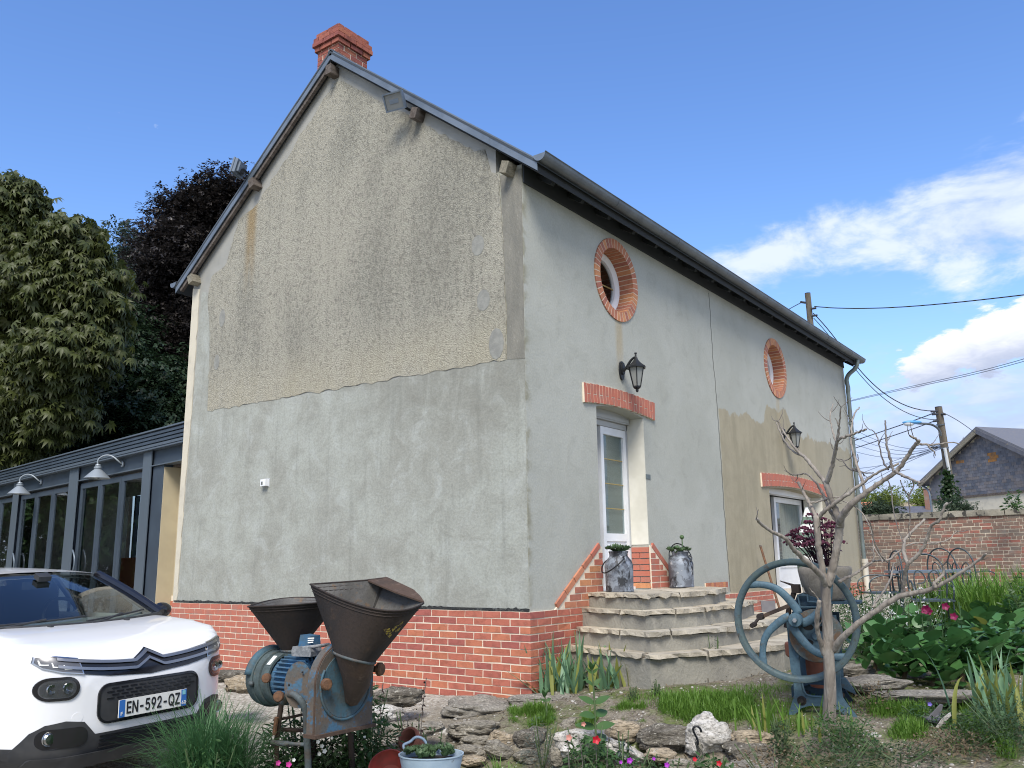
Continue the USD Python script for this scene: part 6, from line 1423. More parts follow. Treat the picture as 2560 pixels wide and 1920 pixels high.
def clump(parent, name, pos, n, L, w, lean, bend, mt, r, spread=.05, az=None, joined=True, seg=6):
    b = MB()
    for i in range(n):
        p = np.asarray(pos) + np.r_[r.normal(0, spread, 2), 0]; p[2] = gz(p[0], p[1]) - .01 if joined != "raw" else p[2]
        a = r.uniform(0, 2 * np.pi) if az is None else az + r.normal(0, .8)
        bl = blade(p, a, abs(r.normal(0, lean)), L * r.uniform(.55, 1.1), w * r.uniform(.7, 1.15), bend * r.uniform(.3, 1.3), seg)
        if joined: b.add(*bl)
        else: part(parent, name, bl, mt if not callable(mt) else mt(), smooth=True)
    if joined: part(parent, name, b, mt, smooth=True, kind="stuff")
# lawn patches: blades on the ground inside picture polygons
def gpoly(pts, n, r):
    g = np.array([G(*p)[:2] for p in pts]); P = Polygon(g).buffer(0); x0, y0, x1, y1 = P.bounds
    q = np.stack([r.uniform(x0, x1, n * 4), r.uniform(y0, y1, n * 4)], 1)
    import shapely
    k = shapely.contains_xy(P, q[:, 0], q[:, 1]); q = q[k]; e = shapely.distance(P.exterior, shapely.points(q)); gpoly.edge = np.minimum(1, .2 + e / .07); k = r.random(len(q)) < gpoly.edge ** 1.5; gpoly.edge = gpoly.edge[k][:n]; return q[k][:n]
r = np.random.default_rng(5)
gv = MB()
BV, BF = [], []
for kind in range(8):
    v, f = blade((0, 0, 0), 0, .05 + .09 * kind, 1.0, .035 + .004 * (kind % 3), .3 + .18 * kind, 4); BV.append(v); BF.append(np.vstack([f[:, [0, 1, 2]], f[:, [0, 2, 3]]]))
def lawn(pts, n, h, mb, r, thin=.42):
    q = gpoly(pts, n * 2, r); c = meshkit.fbm(np.c_[q * 2.6, np.zeros(len(q))], 3, 3); keep = c > thin + r.normal(0, .04, len(c)); hs = gpoly.edge[keep][:n] * np.clip((c[keep][:n] - thin) * 7 + .35, .3, 1.25); q = q[keep][:n]
    kk = r.integers(0, 8, len(q))
    for kind in range(8):
        s = q[kk == kind]; hk = hs[kk == kind]
        if len(s): mb.add(*scatter(BV[kind], BF[kind], np.c_[s, gz(s[:, 0], s[:, 1]) - .006], rand_rot(r, len(s), .25), h * hk * r.uniform(.45, 1.35, len(s))))
lawn([R1p(850, 520), R1p(1800, 520), R1p(1960, 620), R1p(1850, 760), R1p(1100, 770), R1p(860, 680)], 3600, .085, gv, r, .3)
lawn([R2p(60, 480), R2p(560, 480), R2p(560, 720), R2p(60, 680)], 2600, .085, gv, r, .38)
lawn([R2p(640, 420), R2p(1200, 380), R2p(1800, 420), R2p(1850, 660), R2p(1500, 700), R2p(640, 730)], 4600, .085, gv, r, .3)
lawn([R2p(900, 330), R2p(1700, 320), R2p(1700, 420), R2p(900, 420)], 1600, .03, gv, r, .3)
lawn([R2p(1590, 40), R2p(1890, 20), R2p(1880, 90), R2p(1600, 110)], 700, .08, gv, r, .0)
lawn([Zp(250, 1050), Zp(700, 1000), Zp(950, 1150), Zp(900, 1420), Zp(500, 1420), Zp(250, 1250)], 3600, .085, gv, r, .40)
lawn([Zp(1100, 1000), Zp(1700, 1050), Zp(1800, 1600), Zp(1300, 1600)], 3000, .08, gv, r, .45)
lawn([Zp(-450, 1000), Zp(-150, 1000), Zp(-150, 1250), Zp(-500, 1250)], 900, .06, gv, r, .4)
lawn([R1p(800, 480), R1p(2100, 420), R2p(700, 300), R2p(1900, 250), Zp(200, 950), Zp(1800, 1000), Zp(1800, 1650), Zp(300, 1480), R2p(1900, 760), R2p(300, 700), R1p(1700, 760), R1p(820, 730)], 5200, .055, gv, r, .46)
solo("grass", gv, "grass_bright", "short bright green grass growing between the stones", "grass", kind="stuff", smooth=True)
db = MB()
def litter(pts, n, mb, r):
    q = gpoly(pts, n, r); n = len(q); v0, f0 = np.array([[0, -.06, 0], [1, -.04, .05], [1, .04, .05], [0, .06, 0]]), np.array([[0, 1, 2], [0, 2, 3]])
    mb.add(*scatter(v0, f0, np.c_[q, gz(q[:, 0], q[:, 1]) + .008], rand_rot(r, n, .5), r.uniform(.02, .09, n)))
litter([R1p(300, 480), R1p(2100, 300), R2p(1900, 100), Zp(400, 700), Zp(1800, 900), Zp(1800, 1700), R2p(300, 1250), R1p(200, 1100)], 2600, db, r)
leafmat("straw", (0.20, 0.16, 0.10), (0.36, 0.30, 0.20), (0.12, 0.09, 0.06), .9)
solo("plant_litter", db, "straw", "dry straw and leaf litter lying on the soil", "litter", kind="stuff")
# iris clumps: every strap leaf is a part
def iris(label, spots, n, L, r, ylw=.25, w=.022, lean=.38, group=None, mt="iris_leaf"):
    t = thing("iris_clump", label, "plant")
    for (px, py, d) in spots:
        c = D(px, py, d); c[2] = gz(c[0], c[1])
        for i in range(n):
            p = c + np.r_[r.normal(0, .085, 2), 0]
            bl = blade(p, r.uniform(0, 2 * np.pi), abs(r.normal(.26, lean)), L * r.uniform(.5, 1.1), w * r.uniform(.7, 1.2), r.choice([.1, .25, .5, 1.6], p=[.35, .35, .2, .1]), 7)
            part(t, "leaf", bl, "iris_yellow" if r.random() < ylw else mt, smooth=True)
    return t
iris("clump of grey green iris leaves with yellow tips at the brick corner", [(1400, 1705, 8.3), (1365, 1710, 8.2), (1450, 1700, 8.4), (1420, 1720, 8.1)], 26, .52, np.random.default_rng(8), .22)
iris("second iris clump with many yellow dry leaves beside the steps", [(1515, 1690, 8.1), (1560, 1695, 8.05)], 24, .40, np.random.default_rng(9), .5)
iris("large iris clump at the right edge with yellowing tips", [(2505, 1770, 6.3), (2545, 1760, 6.4), (2470, 1780, 6.25)], 30, .52, np.random.default_rng(10), .40, .019, .42)
iris("young bright green strap leaves left of the bare tree trunk", [(1900, 1815, 6.45), (1935, 1820, 6.5)], 16, .30, np.random.default_rng(11), .08, .011, .22, mt="grass_bright")
iris("small tuft of strap leaves at the foot of the bare tree", [(2025, 1830, 6.3), (2045, 1825, 6.35)], 9, .22, np.random.default_rng(13), .1, .010, .25, mt="grass_bright")
# leaf shapes
def oval(L=1.0, W=.5, n=7, cup=.12, tip=1.6, droop=.2):
    t = np.linspace(0, 1, n); w = W / 2 * np.sin(np.pi * t ** .8) ** .8 * (1 - .0 * t); w[-1] = .004; w[0] = .01
    mid = np.stack([t * L, 0 * t, -droop * t ** 2 * L], 1)
    v = np.stack([mid + np.stack([0 * t, w, cup * w], 1), mid, mid + np.stack([0 * t, -w, cup * w], 1)], 1).reshape(-1, 3)
    f = [];
    for i in range(n - 1): b = 3 * i; f += [[b, b + 3, b + 4], [b, b + 4, b + 1], [b + 1, b + 4, b + 5], [b + 1, b + 5, b + 2]]
    return v, np.array(f)
OV, OVF = oval(1, .50, 8, .08)
def leafy(parent, name, c, R, h, n, size, mt, r, shape=None, up=.5):
    """small leaves through a loose mound"""
    v0, f0 = shape if shape is not None else oval(1, .4, 4)
    q = r.normal(size=(n, 3)); q /= np.linalg.norm(q, axis=1, keepdims=True); q *= r.random(n)[:, None] ** .4
    q[:, 2] = np.abs(q[:, 2])
    lump = 1 + .5 * (meshkit.fbm(q * 2.2 + c, 2, 4) - .5)
    pos = c + q * [R, R, h] * lump[:, None]
    az = np.arctan2(q[:, 1], q[:, 0]) + r.normal(0, .8, n); el_ = r.uniform(-.9, .5, n)
    rot = np.stack([rotz(a) @ roty(e) @ rotx(t) for a, e, t in zip(az, el_, r.normal(0, .5, n))])
    v, f = scatter(v0, f0, pos, rot, size * r.uniform(.6, 1.3, n)); part(parent, name, (v, f), mt, kind="stuff", smooth=True)
def bush(label, pp, d, R, h, n, size, mt, seed, flowers=(), stems=8, shape=None, name="leafy_plant", cat="plant", ztop_=True):
    t = thing(name, label, cat); r = np.random.default_rng(seed)
    c = D(*pp, d); zf = c[2]; c[2] = gz(c[0], c[1]); h = h + max(0, min(.35, zf - c[2]))
    sb = MB()
    for i in range(stems):
        a = r.uniform(0, 6.28); e = c + [math.cos(a) * R * .7, math.sin(a) * R * .7, h * r.uniform(.6, 1)]; sb.tube(curve([c + [0, 0, -.02], c * .4 + e * .6 + [0, 0, -.02], e], 6), .004, 5)
    part(t, "stem", sb, "stem_green", kind="stuff")
    leafy(t, "foliage", c, R, h, n, size, mt, r, shape)
    for (fp, fd, fs, fm) in flowers: flower(t, D(*fp, fd), fs, fm, r)
    return t
def flower(t, c, s, mt, r, n=5, face=None, name="flower"):
    b = MB(); z = unit((EYE - c) + r.normal(0, .8, 3)) if face is None else face; F = frame_z(z)
    pv, pf = oval(1, .8, 5, .1, droop=-.2)
    for k in range(n):
        a = 2 * math.pi * k / n; b.add(pv @ (rotz(a) @ roty(-.3)).T @ F.T * s + c, pf)
    part(t, name, b, mt, smooth=True)
# tall leafy stem with big oval leaves (milkweed)
def milkweed(label, pp, d, H, Ls, seed):
    t = thing("tall_leafy_plant", label, "plant", None); r = np.random.default_rng(seed)
    c = D(*pp, d); c[2] = gz(c[0], c[1]); top_ = c + [.0, .0, H]
    P = curve([c - [0, 0, .03], c + _r * .015 + [0, 0, H * .5], top_], 20)
    part(t, "stem", MB().tube(P, np.linspace(.010, .006, 20), 7), "stem_green", smooth=True)
    m = int(H / .085)
    for i in range(m):
        u = (i + .6) / m; p = P[min(19, int(u * 19))]; az0 = math.atan2(_r[1], _r[0]) + (i % 2) * .6 + r.normal(0, .2)
        L = Ls * (1.0 if u < .55 else 1.0 - (u - .55) * 1.35) * r.uniform(.85, 1.1); el_ = .10 - .95 * u + r.normal(0, .12)
        for s in (0, math.pi): v, f = OV, OVF; part(t, "leaf", (v @ (rotz(az0 + s) @ roty(el_) @ rotx(math.copysign(.75, -math.cos(az0 + s) * _a[0] - math.sin(az0 + s) * _a[1]) * .0 + (.7 if s == 0 else -.7))).T * [L] * 1.0 + p, f), "milkweed_leaf", smooth=True)
    for k in range(5):
        a = k * 1.26; part(t, "bud_leaf", ((OV * [1, .8, 1]) @ (rotz(a) @ roty(-1.15)).T * .085 + top_ - [0, 0, .02], OVF), "milkweed_leaf", smooth=True)
milkweed("tall single stem with pairs of broad oval leaves in front of the steps", (1484, 1816), 6.5, .80, .165, 30)
milkweed("short young leafy stem on the grass left of the tall one", R1p(1300, 520), 7.3, .22, .09, 31)
# fine ornamental grass in front of the car
t = thing("ornamental_grass", "fountain of fine green grass in front of the car's right side", "grass clump"); r = np.random.default_rng(14)
c = D(528, 1905, 5.45); c[2] = gz(c[0], c[1]); b = MB()
for i in range(1700):
    p = c + np.r_[r.normal(0, .085, 2), 0]; b.add(*blade(p, r.uniform(0, 6.28), abs(r.normal(0, .30)), r.uniform(.40, .80), .0036, r.uniform(.5, 2.2), 8, .1))
part(t, "blades", b, "grass_fine", kind="stuff", smooth=True)
bush("low yellow green plant at the foot of the fine grass by the car", (520, 1925), 5.2, .22, .17, 700, .035, "bush_leaf", 41)
# plants under the mill
NARROW = oval(1, .30, 5, .1, droop=.35)
bush("dense leafy plant with pink flowers under the left side of the mill", (725, 1915), 5.85, .28, .30, 1900, .055, "bush_leaf", 42, [((695, 1908), 5.3, .020, "petal_pink"), ((722, 1912), 5.3, .022, "petal_pink"), ((735, 1900), 5.35, .014, "petal_white")], shape=NARROW)
bush("dark green leafy plant with white flowers under the mill's casing", (840, 1900), 5.85, .26, .40, 2100, .052, "bush_dark", 43, [((795, 1855), 5.5, .016, "petal_white"), ((812, 1878), 5.45, .018, "petal_white"), ((798, 1885), 5.45, .015, "petal_white"), ((830, 1845), 5.5, .012, "petal_white"), ((805, 1865), 5.45, .016, "petal_white")], shape=NARROW)
bush("bushy plant with narrow leaves right of the mill's casing", (905, 1880), 5.9, .25, .44, 2000, .055, "bush_leaf", 44, [((912, 1842), 5.6, .010, "petal_white")], shape=NARROW)
bush("dark feathery foliage climbing behind the mill's leg", (755, 1850), 6.0, .16, .32, 500, .045, "bush_dark", 45, shape=NARROW)
def stalks(label, spots, seed, mt="dark_seed", L=.04, name="dried_stalk", cat="dried plant", leafn=26, group=None):
    for k, (p0, p1, d, lab) in enumerate(spots):
        t = thing(name, lab, cat, group); r = np.random.default_rng(seed + k)
        a, b_ = D(*p0, d), D(*p1, d); a[2] = min(a[2], gz(a[0], a[1])); P = curve([a, (a + b_) / 2 + r.normal(0, .012, 3), b_], 14)
        part(t, "stem", MB().tube(P, .0035, 5), "twig_dark")
        n = leafn; u = r.uniform(.25, 1, n); pos = np.array([P[int(q * 13)] for q in u]) + r.normal(0, .006, (n, 3))
        v, f = scatter(*oval(1, .5, 4), pos, rand_rot(r, n), L * r.uniform(.4, 1, n)); part(t, "seed_head", (v, f), mt, kind="stuff")
stalks("", [(Bp(1535, 500), Bp(1556, 30), 6.9, "tall dark dried stalk left of the knobbly stone by the plinth"), (Bp(1990, 450), Bp(2055, -25), 6.9, "tall dark dried stalk with seeds against the brick plinth"), (Bp(1760, 660), Bp(1800, 430), 6.4, "short brown dried stalk above the blue tub"), (Bp(1960, 620), Bp(1955, 420), 6.4, "brown dried stalk behind the handle of the tub"), (Bp(1880, 640), Bp(1840, 470), 6.3, "thin brown dried stalk between two others above the tub")], 60)
bush("brown withered plant behind the blue tub", Bp(1880, 640), 6.35, .16, .22, 420, .03, "dry_leaf", 46, name="dried_plant", cat="dried plant")
bush("yellow green small plant behind the tub to the right", Bp(2130, 790), 6.2, .11, .14, 320, .035, "bush_leaf", 47)
bush("dry brown plant at the mill's right foot", Bp(1620, 800), 6.1, .15, .16, 320, .03, "dry_leaf", 48, name="dried_plant", cat="dried plant")
# foreground right of the tub
clumpt = thing("grass_tuft", "tuft of arching grass blades below the left stack of stones", "grass clump"); c = D(*R1p(800, 1190), 6.3); clump(clumpt, "blades", c, 90, .26, .006, .45, 1.2, "grass_bright", np.random.default_rng(50), .05)
bush("feathery grey green plant among the stones", R1p(1270, 1150), 6.75, .19, .34, 1500, .030, "feathery", 51, shape=oval(1, .12, 3))
bush("leafy plant with red flower in front of the large white stone", R1p(1830, 1190), 5.95, .23, .26, 950, .045, "bush_leaf", 52, [(R1p(1893, 872), 5.8, .034, "petal_red"), (R1p(1578, 850), 5.85, .026, "petal_peach"), (R1p(1745, 690), 6.3, .022, "petal_peach")])
for k, (q0, q1, lab) in enumerate(((R1p(1870, 1150), R1p(1880, 800), "thin stem carrying the red flower"), (R1p(1550, 1190), R1p(1560, 870), "dark thin stem with a pink bud in front of the white stone"), (R1p(1690, 1190), R1p(1690, 840), "thin upright dark stem before the white stone"), (R2p(95, 1180), R2p(110, 790), "thin dark stem in front of the tan boulder"))):
    stalks("", [(q0, q1, 5.85, lab)], 80 + k, "bush_dark", .035, "thin_plant", "plant", 18)
bush("low green plant with magenta flowers at the bottom of the picture", R2p(260, 1230), 5.75, .34, .15, 1300, .030, "bush_leaf", 53, [(R2p(345, 1110), 5.5, .022, "petal_magenta"), (R2p(330, 1120), 5.5, .018, "petal_magenta"), (R2p(238, 1132), 5.5, .014, "petal_magenta"), (R2p(620, 1092), 5.6, .014, "petal_magenta"), (R2p(770, 1165), 5.5, .020, "petal_magenta")])
bush("low green plant left of the weathered stake", R2p(760, 1260), 5.6, .22, .13, 600, .03, "bush_dark", 54)
bush("small grey green plant on top of the white sloping stone", R2p(270, 1010), 6.2, .06, .15, 90, .055, "feathery", 55, shape=NARROW)
bush("leafy plant with red petals right of the weathered stake", R2p(1280, 1230), 5.6, .15, .14, 350, .045, "bush_leaf", 56, [(R2p(1375, 1145), 5.5, .022, "petal_red"), (R2p(1090, 1100), 5.5, .018, "petal_red")])
bush("dry weeds under the bare tree on the left", (1930, 1905), 5.75, .34, .15, 900, .028, "dry_leaf", 57, name="dried_plant", cat="dried plant")
bush("mixed low weeds right of the bare tree foot", (2110, 1850), 6.0, .28, .24, 1300, .028, "bush_leaf", 58)
bush("dark weeds at the bottom between tree and pale stone", (2080, 1915), 5.65, .36, .16, 1100, .026, "bush_dark", 59)
bush("small dark herb left of the bare tree foot", (1955, 1850), 6.15, .10, .17, 380, .03, "bush_dark", 61)
bush("brown dry stems behind the trunk of the bare tree", Zp(330, 990), 6.7, .22, .14, 420, .028, "dry_leaf", 62, name="dried_plant", cat="dried plant")
bush("dark green mound at the right edge below the iris", Zp(1750, 1450), 5.7, .42, .34, 3000, .028, "bush_dark", 63, shape=oval(1, .25, 4))
bush("low green weeds right of the broken slates", Zp(1450, 1300), 6.0, .30, .14, 1200, .026, "bush_leaf", 64)
bush("reddish brown dry weeds at the bottom right", Zp(1150, 1590), 5.75, .34, .15, 1000, .026, "dry_leaf", 65, name="dried_plant", cat="dried plant")
bush("low grey weeds at the bottom right of centre", Zp(600, 1620), 5.7, .34, .12, 900, .024, "bush_dark", 66)
bush("green weeds around the broken slates", Zp(880, 1130), 6.35, .26, .09, 800, .026, "bush_leaf", 67, [(Zp(885, 1030), 6.3, .020, "petal_violet")])
bush("tiny dark cushion plant on the third step", (1783, 1600), 8.2, .075, .085, 420, .014, "bush_dark", 68, name="cushion_plant")
for k, (p, lab) in enumerate(((R2p(390, 500), "small dark sprig on the bare soil left"), (R2p(660, 480), "small dark sprig on the bare soil right"))): bush(lab, p, 7.4, .045, .13, 120, .022, "bush_dark", 69 + k)
# large leaved bergenia bed: each leaf a part
BL_ = oval(1, .82, 7, .18, droop=.15); BLv = BL_[0]; t_ = BLv[:, 0].copy()
berg = thing("large_leaved_plant", "bed of large rounded glossy green leaves right of the flywheel", "plant"); r = np.random.default_rng(90)
bc = np.array([G(*Zp(x, y))[:2] for x, y in ((330, 700), (620, 800), (900, 850), (1200, 800), (480, 560), (800, 580), (1100, 600), (1400, 560), (1600, 520), (700, 450), (1050, 450), (1400, 430), (1700, 430), (1350, 750), (1500, 680))])
cnt = 0
for k in range(295):
    c = bc[k % len(bc)] + r.normal(0, .12, 2); base = np.array([*c, gz(*c)])
    az = math.atan2(-_a[1], -_a[0]) + r.normal(0, 1.5); h = r.uniform(.05, .36); L = r.uniform(.14, .215); el_ = r.uniform(-1.2, -.15)
    top_ = base + [math.cos(az) * .07, math.sin(az) * .07, h]
    v = BLv @ (rotz(az) @ roty(el_) @ rotx(r.normal(0, .25))).T * L + top_
    part(berg, "leaf", (v, BL_[1]), "bergenia_leaf" if r.random() > .035 else "iris_yellow", smooth=True)
ub = MB()
for k in range(700):
    c = bc[k % len(bc)] + r.normal(0, .14, 2); base = np.array([*c, gz(*c)]); az = r.uniform(0, 6.28); h = r.uniform(.02, .26)
    ub.add(BLv @ (rotz(az) @ roty(r.uniform(-1.1, .1)) @ rotx(r.normal(0, .3))).T * r.uniform(.10, .17) + base + [math.cos(az) * .05, math.sin(az) * .05, h], BL_[1])
part(berg, "lower_leaves", ub, "bergenia_leaf", kind="stuff", smooth=True)
sb = MB()
for q in bc: sb.tube([[*q, gz(*q) - .02], [*(q + .03), gz(*q) + .10]], .02, 6)
part(berg, "rootstock", sb, "dry_leaf", kind="stuff")
# mallow with dark red flowers
t = thing("mallow", "pale leaved mallow with dark red flowers behind the large leaved bed", "plant"); r = np.random.default_rng(91)
for k, (x, y0, y1) in enumerate(((880, 260, -60), (1000, 260, -90), (1060, 240, -30), (1170, 260, 20), (800, 240, -20))):
    a = D(*Zp(x, y0 + 130), 8.6); a[2] = gz(a[0], a[1]); b_ = D(*Zp(x + r.uniform(-15, 15), y1), 8.6); P = curve([a, (a + b_) / 2 + r.normal(0, .02, 3), b_], 12); part(t, "stem", MB().tube(P, .006, 5), "mallow_leaf", smooth=True)
    for q in range(10):
        u = .25 + .75 * q / 10; p = P[int(u * 11)]; L = .15 * (1.05 - u * .85); v = BLv @ (rotz(r.uniform(0, 6.28)) @ roty(r.uniform(-.6, .4))).T * L + p; part(t, "leaf", (v, BL_[1]), "mallow_leaf", smooth=True)
for p in ((855, 85), (875, 110), (840, 105), (1040, 65), (1125, 165)): flower(t, D(*Zp(*p), 8.35), .045, "petal_mallow", r)
# white flowered airy plant and shrub by the far corner
t = thing("white_flowered_plant", "airy plant with many small white flowers behind the flywheel", "plant"); r = np.random.default_rng(92); fb, sb = MB(), MB()
pv, pf = oval(1, .7, 3, .1)
for k in range(80):
    px_, py_q = r.uniform(2150, 2330), 0; d = r.uniform(9.0, 10.5); a = D(px_, 1560, d); a[2] = gz(a[0], a[1]); h = r.uniform(.25, .62); b_ = a + [r.normal(0, .12), r.normal(0, .12), h]; P = curve([a, (a + b_) / 2, b_], 6); sb.tube(P, .003, 4)
    for q in range(4):
        c = P[int(r.integers(2, 6))] + r.normal(0, .03, 3)
        for j in range(4): fb.add(pv @ rand_rot(r, 1)[0].T * .020 + c, pf)
part(t, "stem", sb, "stem_green", kind="stuff"); part(t, "flowers", fb, "petal_white", kind="stuff")
for k, (p, d, R, h, lab) in enumerate((((2150, 1590), 9.3, .38, .40, "mounded green shrub right behind the flywheel"), ((2230, 1545), 10.3, .35, .34, "green shrub beyond the white flowers"), ((2130, 1535), 10.6, .3, .45, "olive green shrub against the end of the facade"))): bush(lab, p, d, R, h, 1500, .045, "bush_leaf", 93 + k, shape=NARROW)
# tall grasses at the right
def tallgrass(label, spots, L, n, seed):
    t = thing("tall_grass", label, "grass clump"); r = np.random.default_rng(seed); b = MB()
    for (px_, py_q, d) in spots:
        c = D(px_, py_q, d); c[2] = gz(c[0], c[1])
        for i in range(n): b.add(*blade(c + np.r_[r.normal(0, .16, 2), 0], r.uniform(0, 6.28), abs(r.normal(0, .25)), L * r.uniform(.5, 1.1), .010, r.uniform(.2, 2.0), 7, .2))
    part(t, "blades", b, "grass_bright", kind="stuff", smooth=True)
tallgrass("tall arching green grass clump at the right by the garden table", [(2470, 1520, 10.2), (2530, 1520, 10.0), (2420, 1500, 10.8), (2560, 1500, 10.5)], .85, 320, 97)
tallgrass("shorter green grass clump behind the garden table", [(2360, 1480, 11.8), (2310, 1480, 12.2)], .6, 200, 98)
bush("green leafy shrub at the far right edge", (2590, 1500), 9.3, .4, .5, 1600, .06, "bush_leaf", 99, shape=NARROW)
t = thing("ivy", "glossy dark plant at the right edge above the large leaved bed", "plant"); c = D(*Zp(1700, 560), 8.2); c[2] = gz(c[0], c[1]); leafy(t, "foliage", c, .35, .42, 260, .12, "bergenia_leaf", np.random.default_rng(100), BL_)

# ---------------------------------------------------------------- tub, bowl, stake, slates, garden furniture
mat("enamel_blue", (0.33, 0.42, 0.50), 0.45, col2=(0.27, 0.36, 0.44), scale=8, col3=(0.16, 0.17, 0.18), scale3=14, lo3=.68, hi3=.76)
mat("enamel_red", (0.24, 0.035, 0.025), 0.5, col2=(0.15, 0.03, 0.02), scale=9, col3=(0.10, 0.06, 0.04), scale3=14, lo3=.6, hi3=.72)
c = D(1078, 1888, 5.55); t = thing("enamel_tub", "pale blue enamel tub planted with houseleeks at the bottom", "tub"); el3 = np.stack([_r * 1.0, _a * .78, [0, 0, 1.0]], 1)
part(t, "body", MB().lathe([(0, -.20), (.15, -.20), (.165, -.19), (.205, .0), (.212, .004), (.212, .012), (.202, .010), (.195, -.01), (.17, -.06), (0, -.06)], 44, R=el3, t=c), "enamel_blue", smooth=40)
part(t, "handle", MB().tube(curve([c - _r * .165 + _a * .085, c - _r * .185 + _a * .10 + [0, 0, .05], c - _r * .15 + _a * .12 + [0, 0, .062], c - _r * .12 + _a * .125 + [0, 0, .085], c - _r * .075 + _a * .13 + [0, 0, .08], c - _r * .06 + _a * .135]), .009, 6), "enamel_blue", smooth=True)
part(t, "soil", MB().lathe([(0, -.02), (.188, -.03)], 30, R=el3, t=c), "soil")
t = thing("houseleek", "pale green houseleek rosettes filling the blue tub", "plant"); r = np.random.default_rng(101)
for k in range(60):
    a, q = r.uniform(0, 6.28), math.sqrt(r.random()) * .16; p = c + _r * math.cos(a) * q + _a * math.sin(a) * q * .78 + [0, 0, .005 + r.uniform(0, .03)]
    v, f = scatter(np.array(ROSV), ROSF, p[None], rand_rot(r, 1, .6), np.array([r.uniform(.7, 1.2)])); part(t, "rosette", (v, f), "succulent")
c2 = D(968, 1915, 5.6); part("/World", "red_bowl", MB().lathe([(0, -.09), (.08, -.085), (.115, -.02), (.12, .02), (.112, .02), (.105, -.015), (.07, -.07), (0, -.075)], 30, R=frame_z(unit([0.25, -.55, .8])), t=c2), "enamel_red", smooth=40, label="dark red bowl lying tilted left of the blue tub", category="bowl")
part("/World", "flower_pot", MB().lathe([(0, 0), (.05, 0), (.075, .12), (.085, .12), (.085, .15), (.07, .15), (.06, .05), (0, .05)], 20, R=rotx(1.1), t=D(*Bp(1990, 760), 6.05)), "terracotta", smooth=40, label="small terracotta pot tipped over behind the tub's handle", category="pot")
t = thing("wooden_stake", "weathered split stake with a bent iron hook in the rockery", "stake")
P = np.array([D(*R2p(x, y), 5.85) for x, y in ((1165, 1330), (1165, 1150), (1150, 1010), (1125, 900))]); part(t, "post", MB().tube(curve(P, 14), np.linspace(.034, .018, 14), 7), "wood_grey", smooth=True)
part(t, "hook", MB().tube(curve([D(*R2p(x, y), 5.82) for x, y in ((1125, 930), (1115, 850), (1080, 780), (1075, 735), (1110, 718), (1150, 740), (1165, 785))], 24), .0075, 7), "black_iron", smooth=True)
for k in range(2): part(t, "wire", MB().tube(curve([D(*R2p(x + 18 * k, y), 5.82) for x, y in ((1110, 860), (1100, 930), (1120, 960))] + [D(*R2p(1060 + 90 * k, 1120), 5.8)], 12), .0022, 4), "black_iron")
for nm, pts, up, lab in (("slate_shard", [(808, 1192), (850, 1150), (930, 1135), (1062, 1182), (960, 1255), (880, 1235)], 0, "grey slate piece lying flat among the weeds on the right"), ("slate_shard", [(895, 1135), (990, 1028), (1015, 1035), (1000, 1090), (940, 1150)], 1, "grey slate piece standing up behind the flat one"), ("slate_shard", [(1010, 1170), (1090, 1110), (1095, 1140), (970, 1262), (950, 1255)], 1, "thin pale slate edge right of the flat piece")):
    q = np.array([G(*Zp(x, y)) + [0, 0, .03] for x, y in pts]) if not up else np.array([D(*Zp(x, y), 6.2 - .05 * (lab[0] == "t")) for x, y in pts])
    n = len(q); nn_ = unit(np.cross(q[1] - q[0], q[2] - q[0])) * .006
    part("/World", nm, MB().add(np.vstack([q + nn_, q - nn_]), [[0, i, i + 1] for i in range(1, n - 1)] + [[n, n + i + 1, n + i] for i in range(1, n - 1)]).add(np.vstack([q + nn_, q - nn_]), [[i, (i + 1) % n, n + (i + 1) % n, n + i] for i in range(n)]), "slate_2" if lab[0] != "t" else "stone_white", label=lab, category="slate")
t = thing("broom_handle", "reddish wooden pole leaning against the facade beyond the steps", "pole"); part(t, "shaft", MB().tube([D(1902, 1368, 12.9), D(1949, 1522, 12.2)], .018, 8), "rust_knob"); part(t, "end", MB().tube([D(1902, 1368, 12.9), D(1901, 1364, 12.92)], .021, 8), "wood_dark")
part("/World", "slate_board", MB().box(D(1923, 1536, 11.6), (.19, .02, .36), np.stack([_r, _a, [0, 0, 1.0]], 1) @ rotx(-.15)), "slate_2", label="upright grey slate board behind the crank of the root cutter", category="board")
# folded striped parasol
mat("cloth_white", (0.70, 0.70, 0.66), 0.8); mat("cloth_green", (0.12, 0.17, 0.13), 0.8)
t = thing("folded_parasol", "folded white and green striped parasol in front of the far door", "parasol"); top_ = D(2016.5, 1273, 10.8); s = 10.8 / FPX
base_ = top_.copy(); base_[2] = gz(top_[0], top_[1]); part(t, "pole", MB().tube([base_, top_ + [0, 0, .02]], .02, 8), "pvc_white"); part(t, "tip", MB().lathe([(0, .03), (.012, .0), (.02, -.03)], 8, t=top_), "black_iron")
zs = np.linspace(0, 1.05, 12)
for k in range(11):
    r0, r1 = (.02 + .125 * min(1, z_ / .42) * (1 - max(0, z_ - .75) * 1.2) for z_ in (zs[k], zs[k + 1])); b = MB().lathe([(r0, -zs[k]), (r1, -zs[k + 1])], 24, t=top_); v, f = b.get()
    a = np.arctan2(v[:, 1] - top_[1], v[:, 0] - top_[0]); v[:, :2] = top_[:2] + (v[:, :2] - top_[:2]) * (1 + .22 * np.cos(6 * a))[:, None]; part(t, "stripe", (v, f), "cloth_green" if k % 2 else "cloth_white", smooth=True)
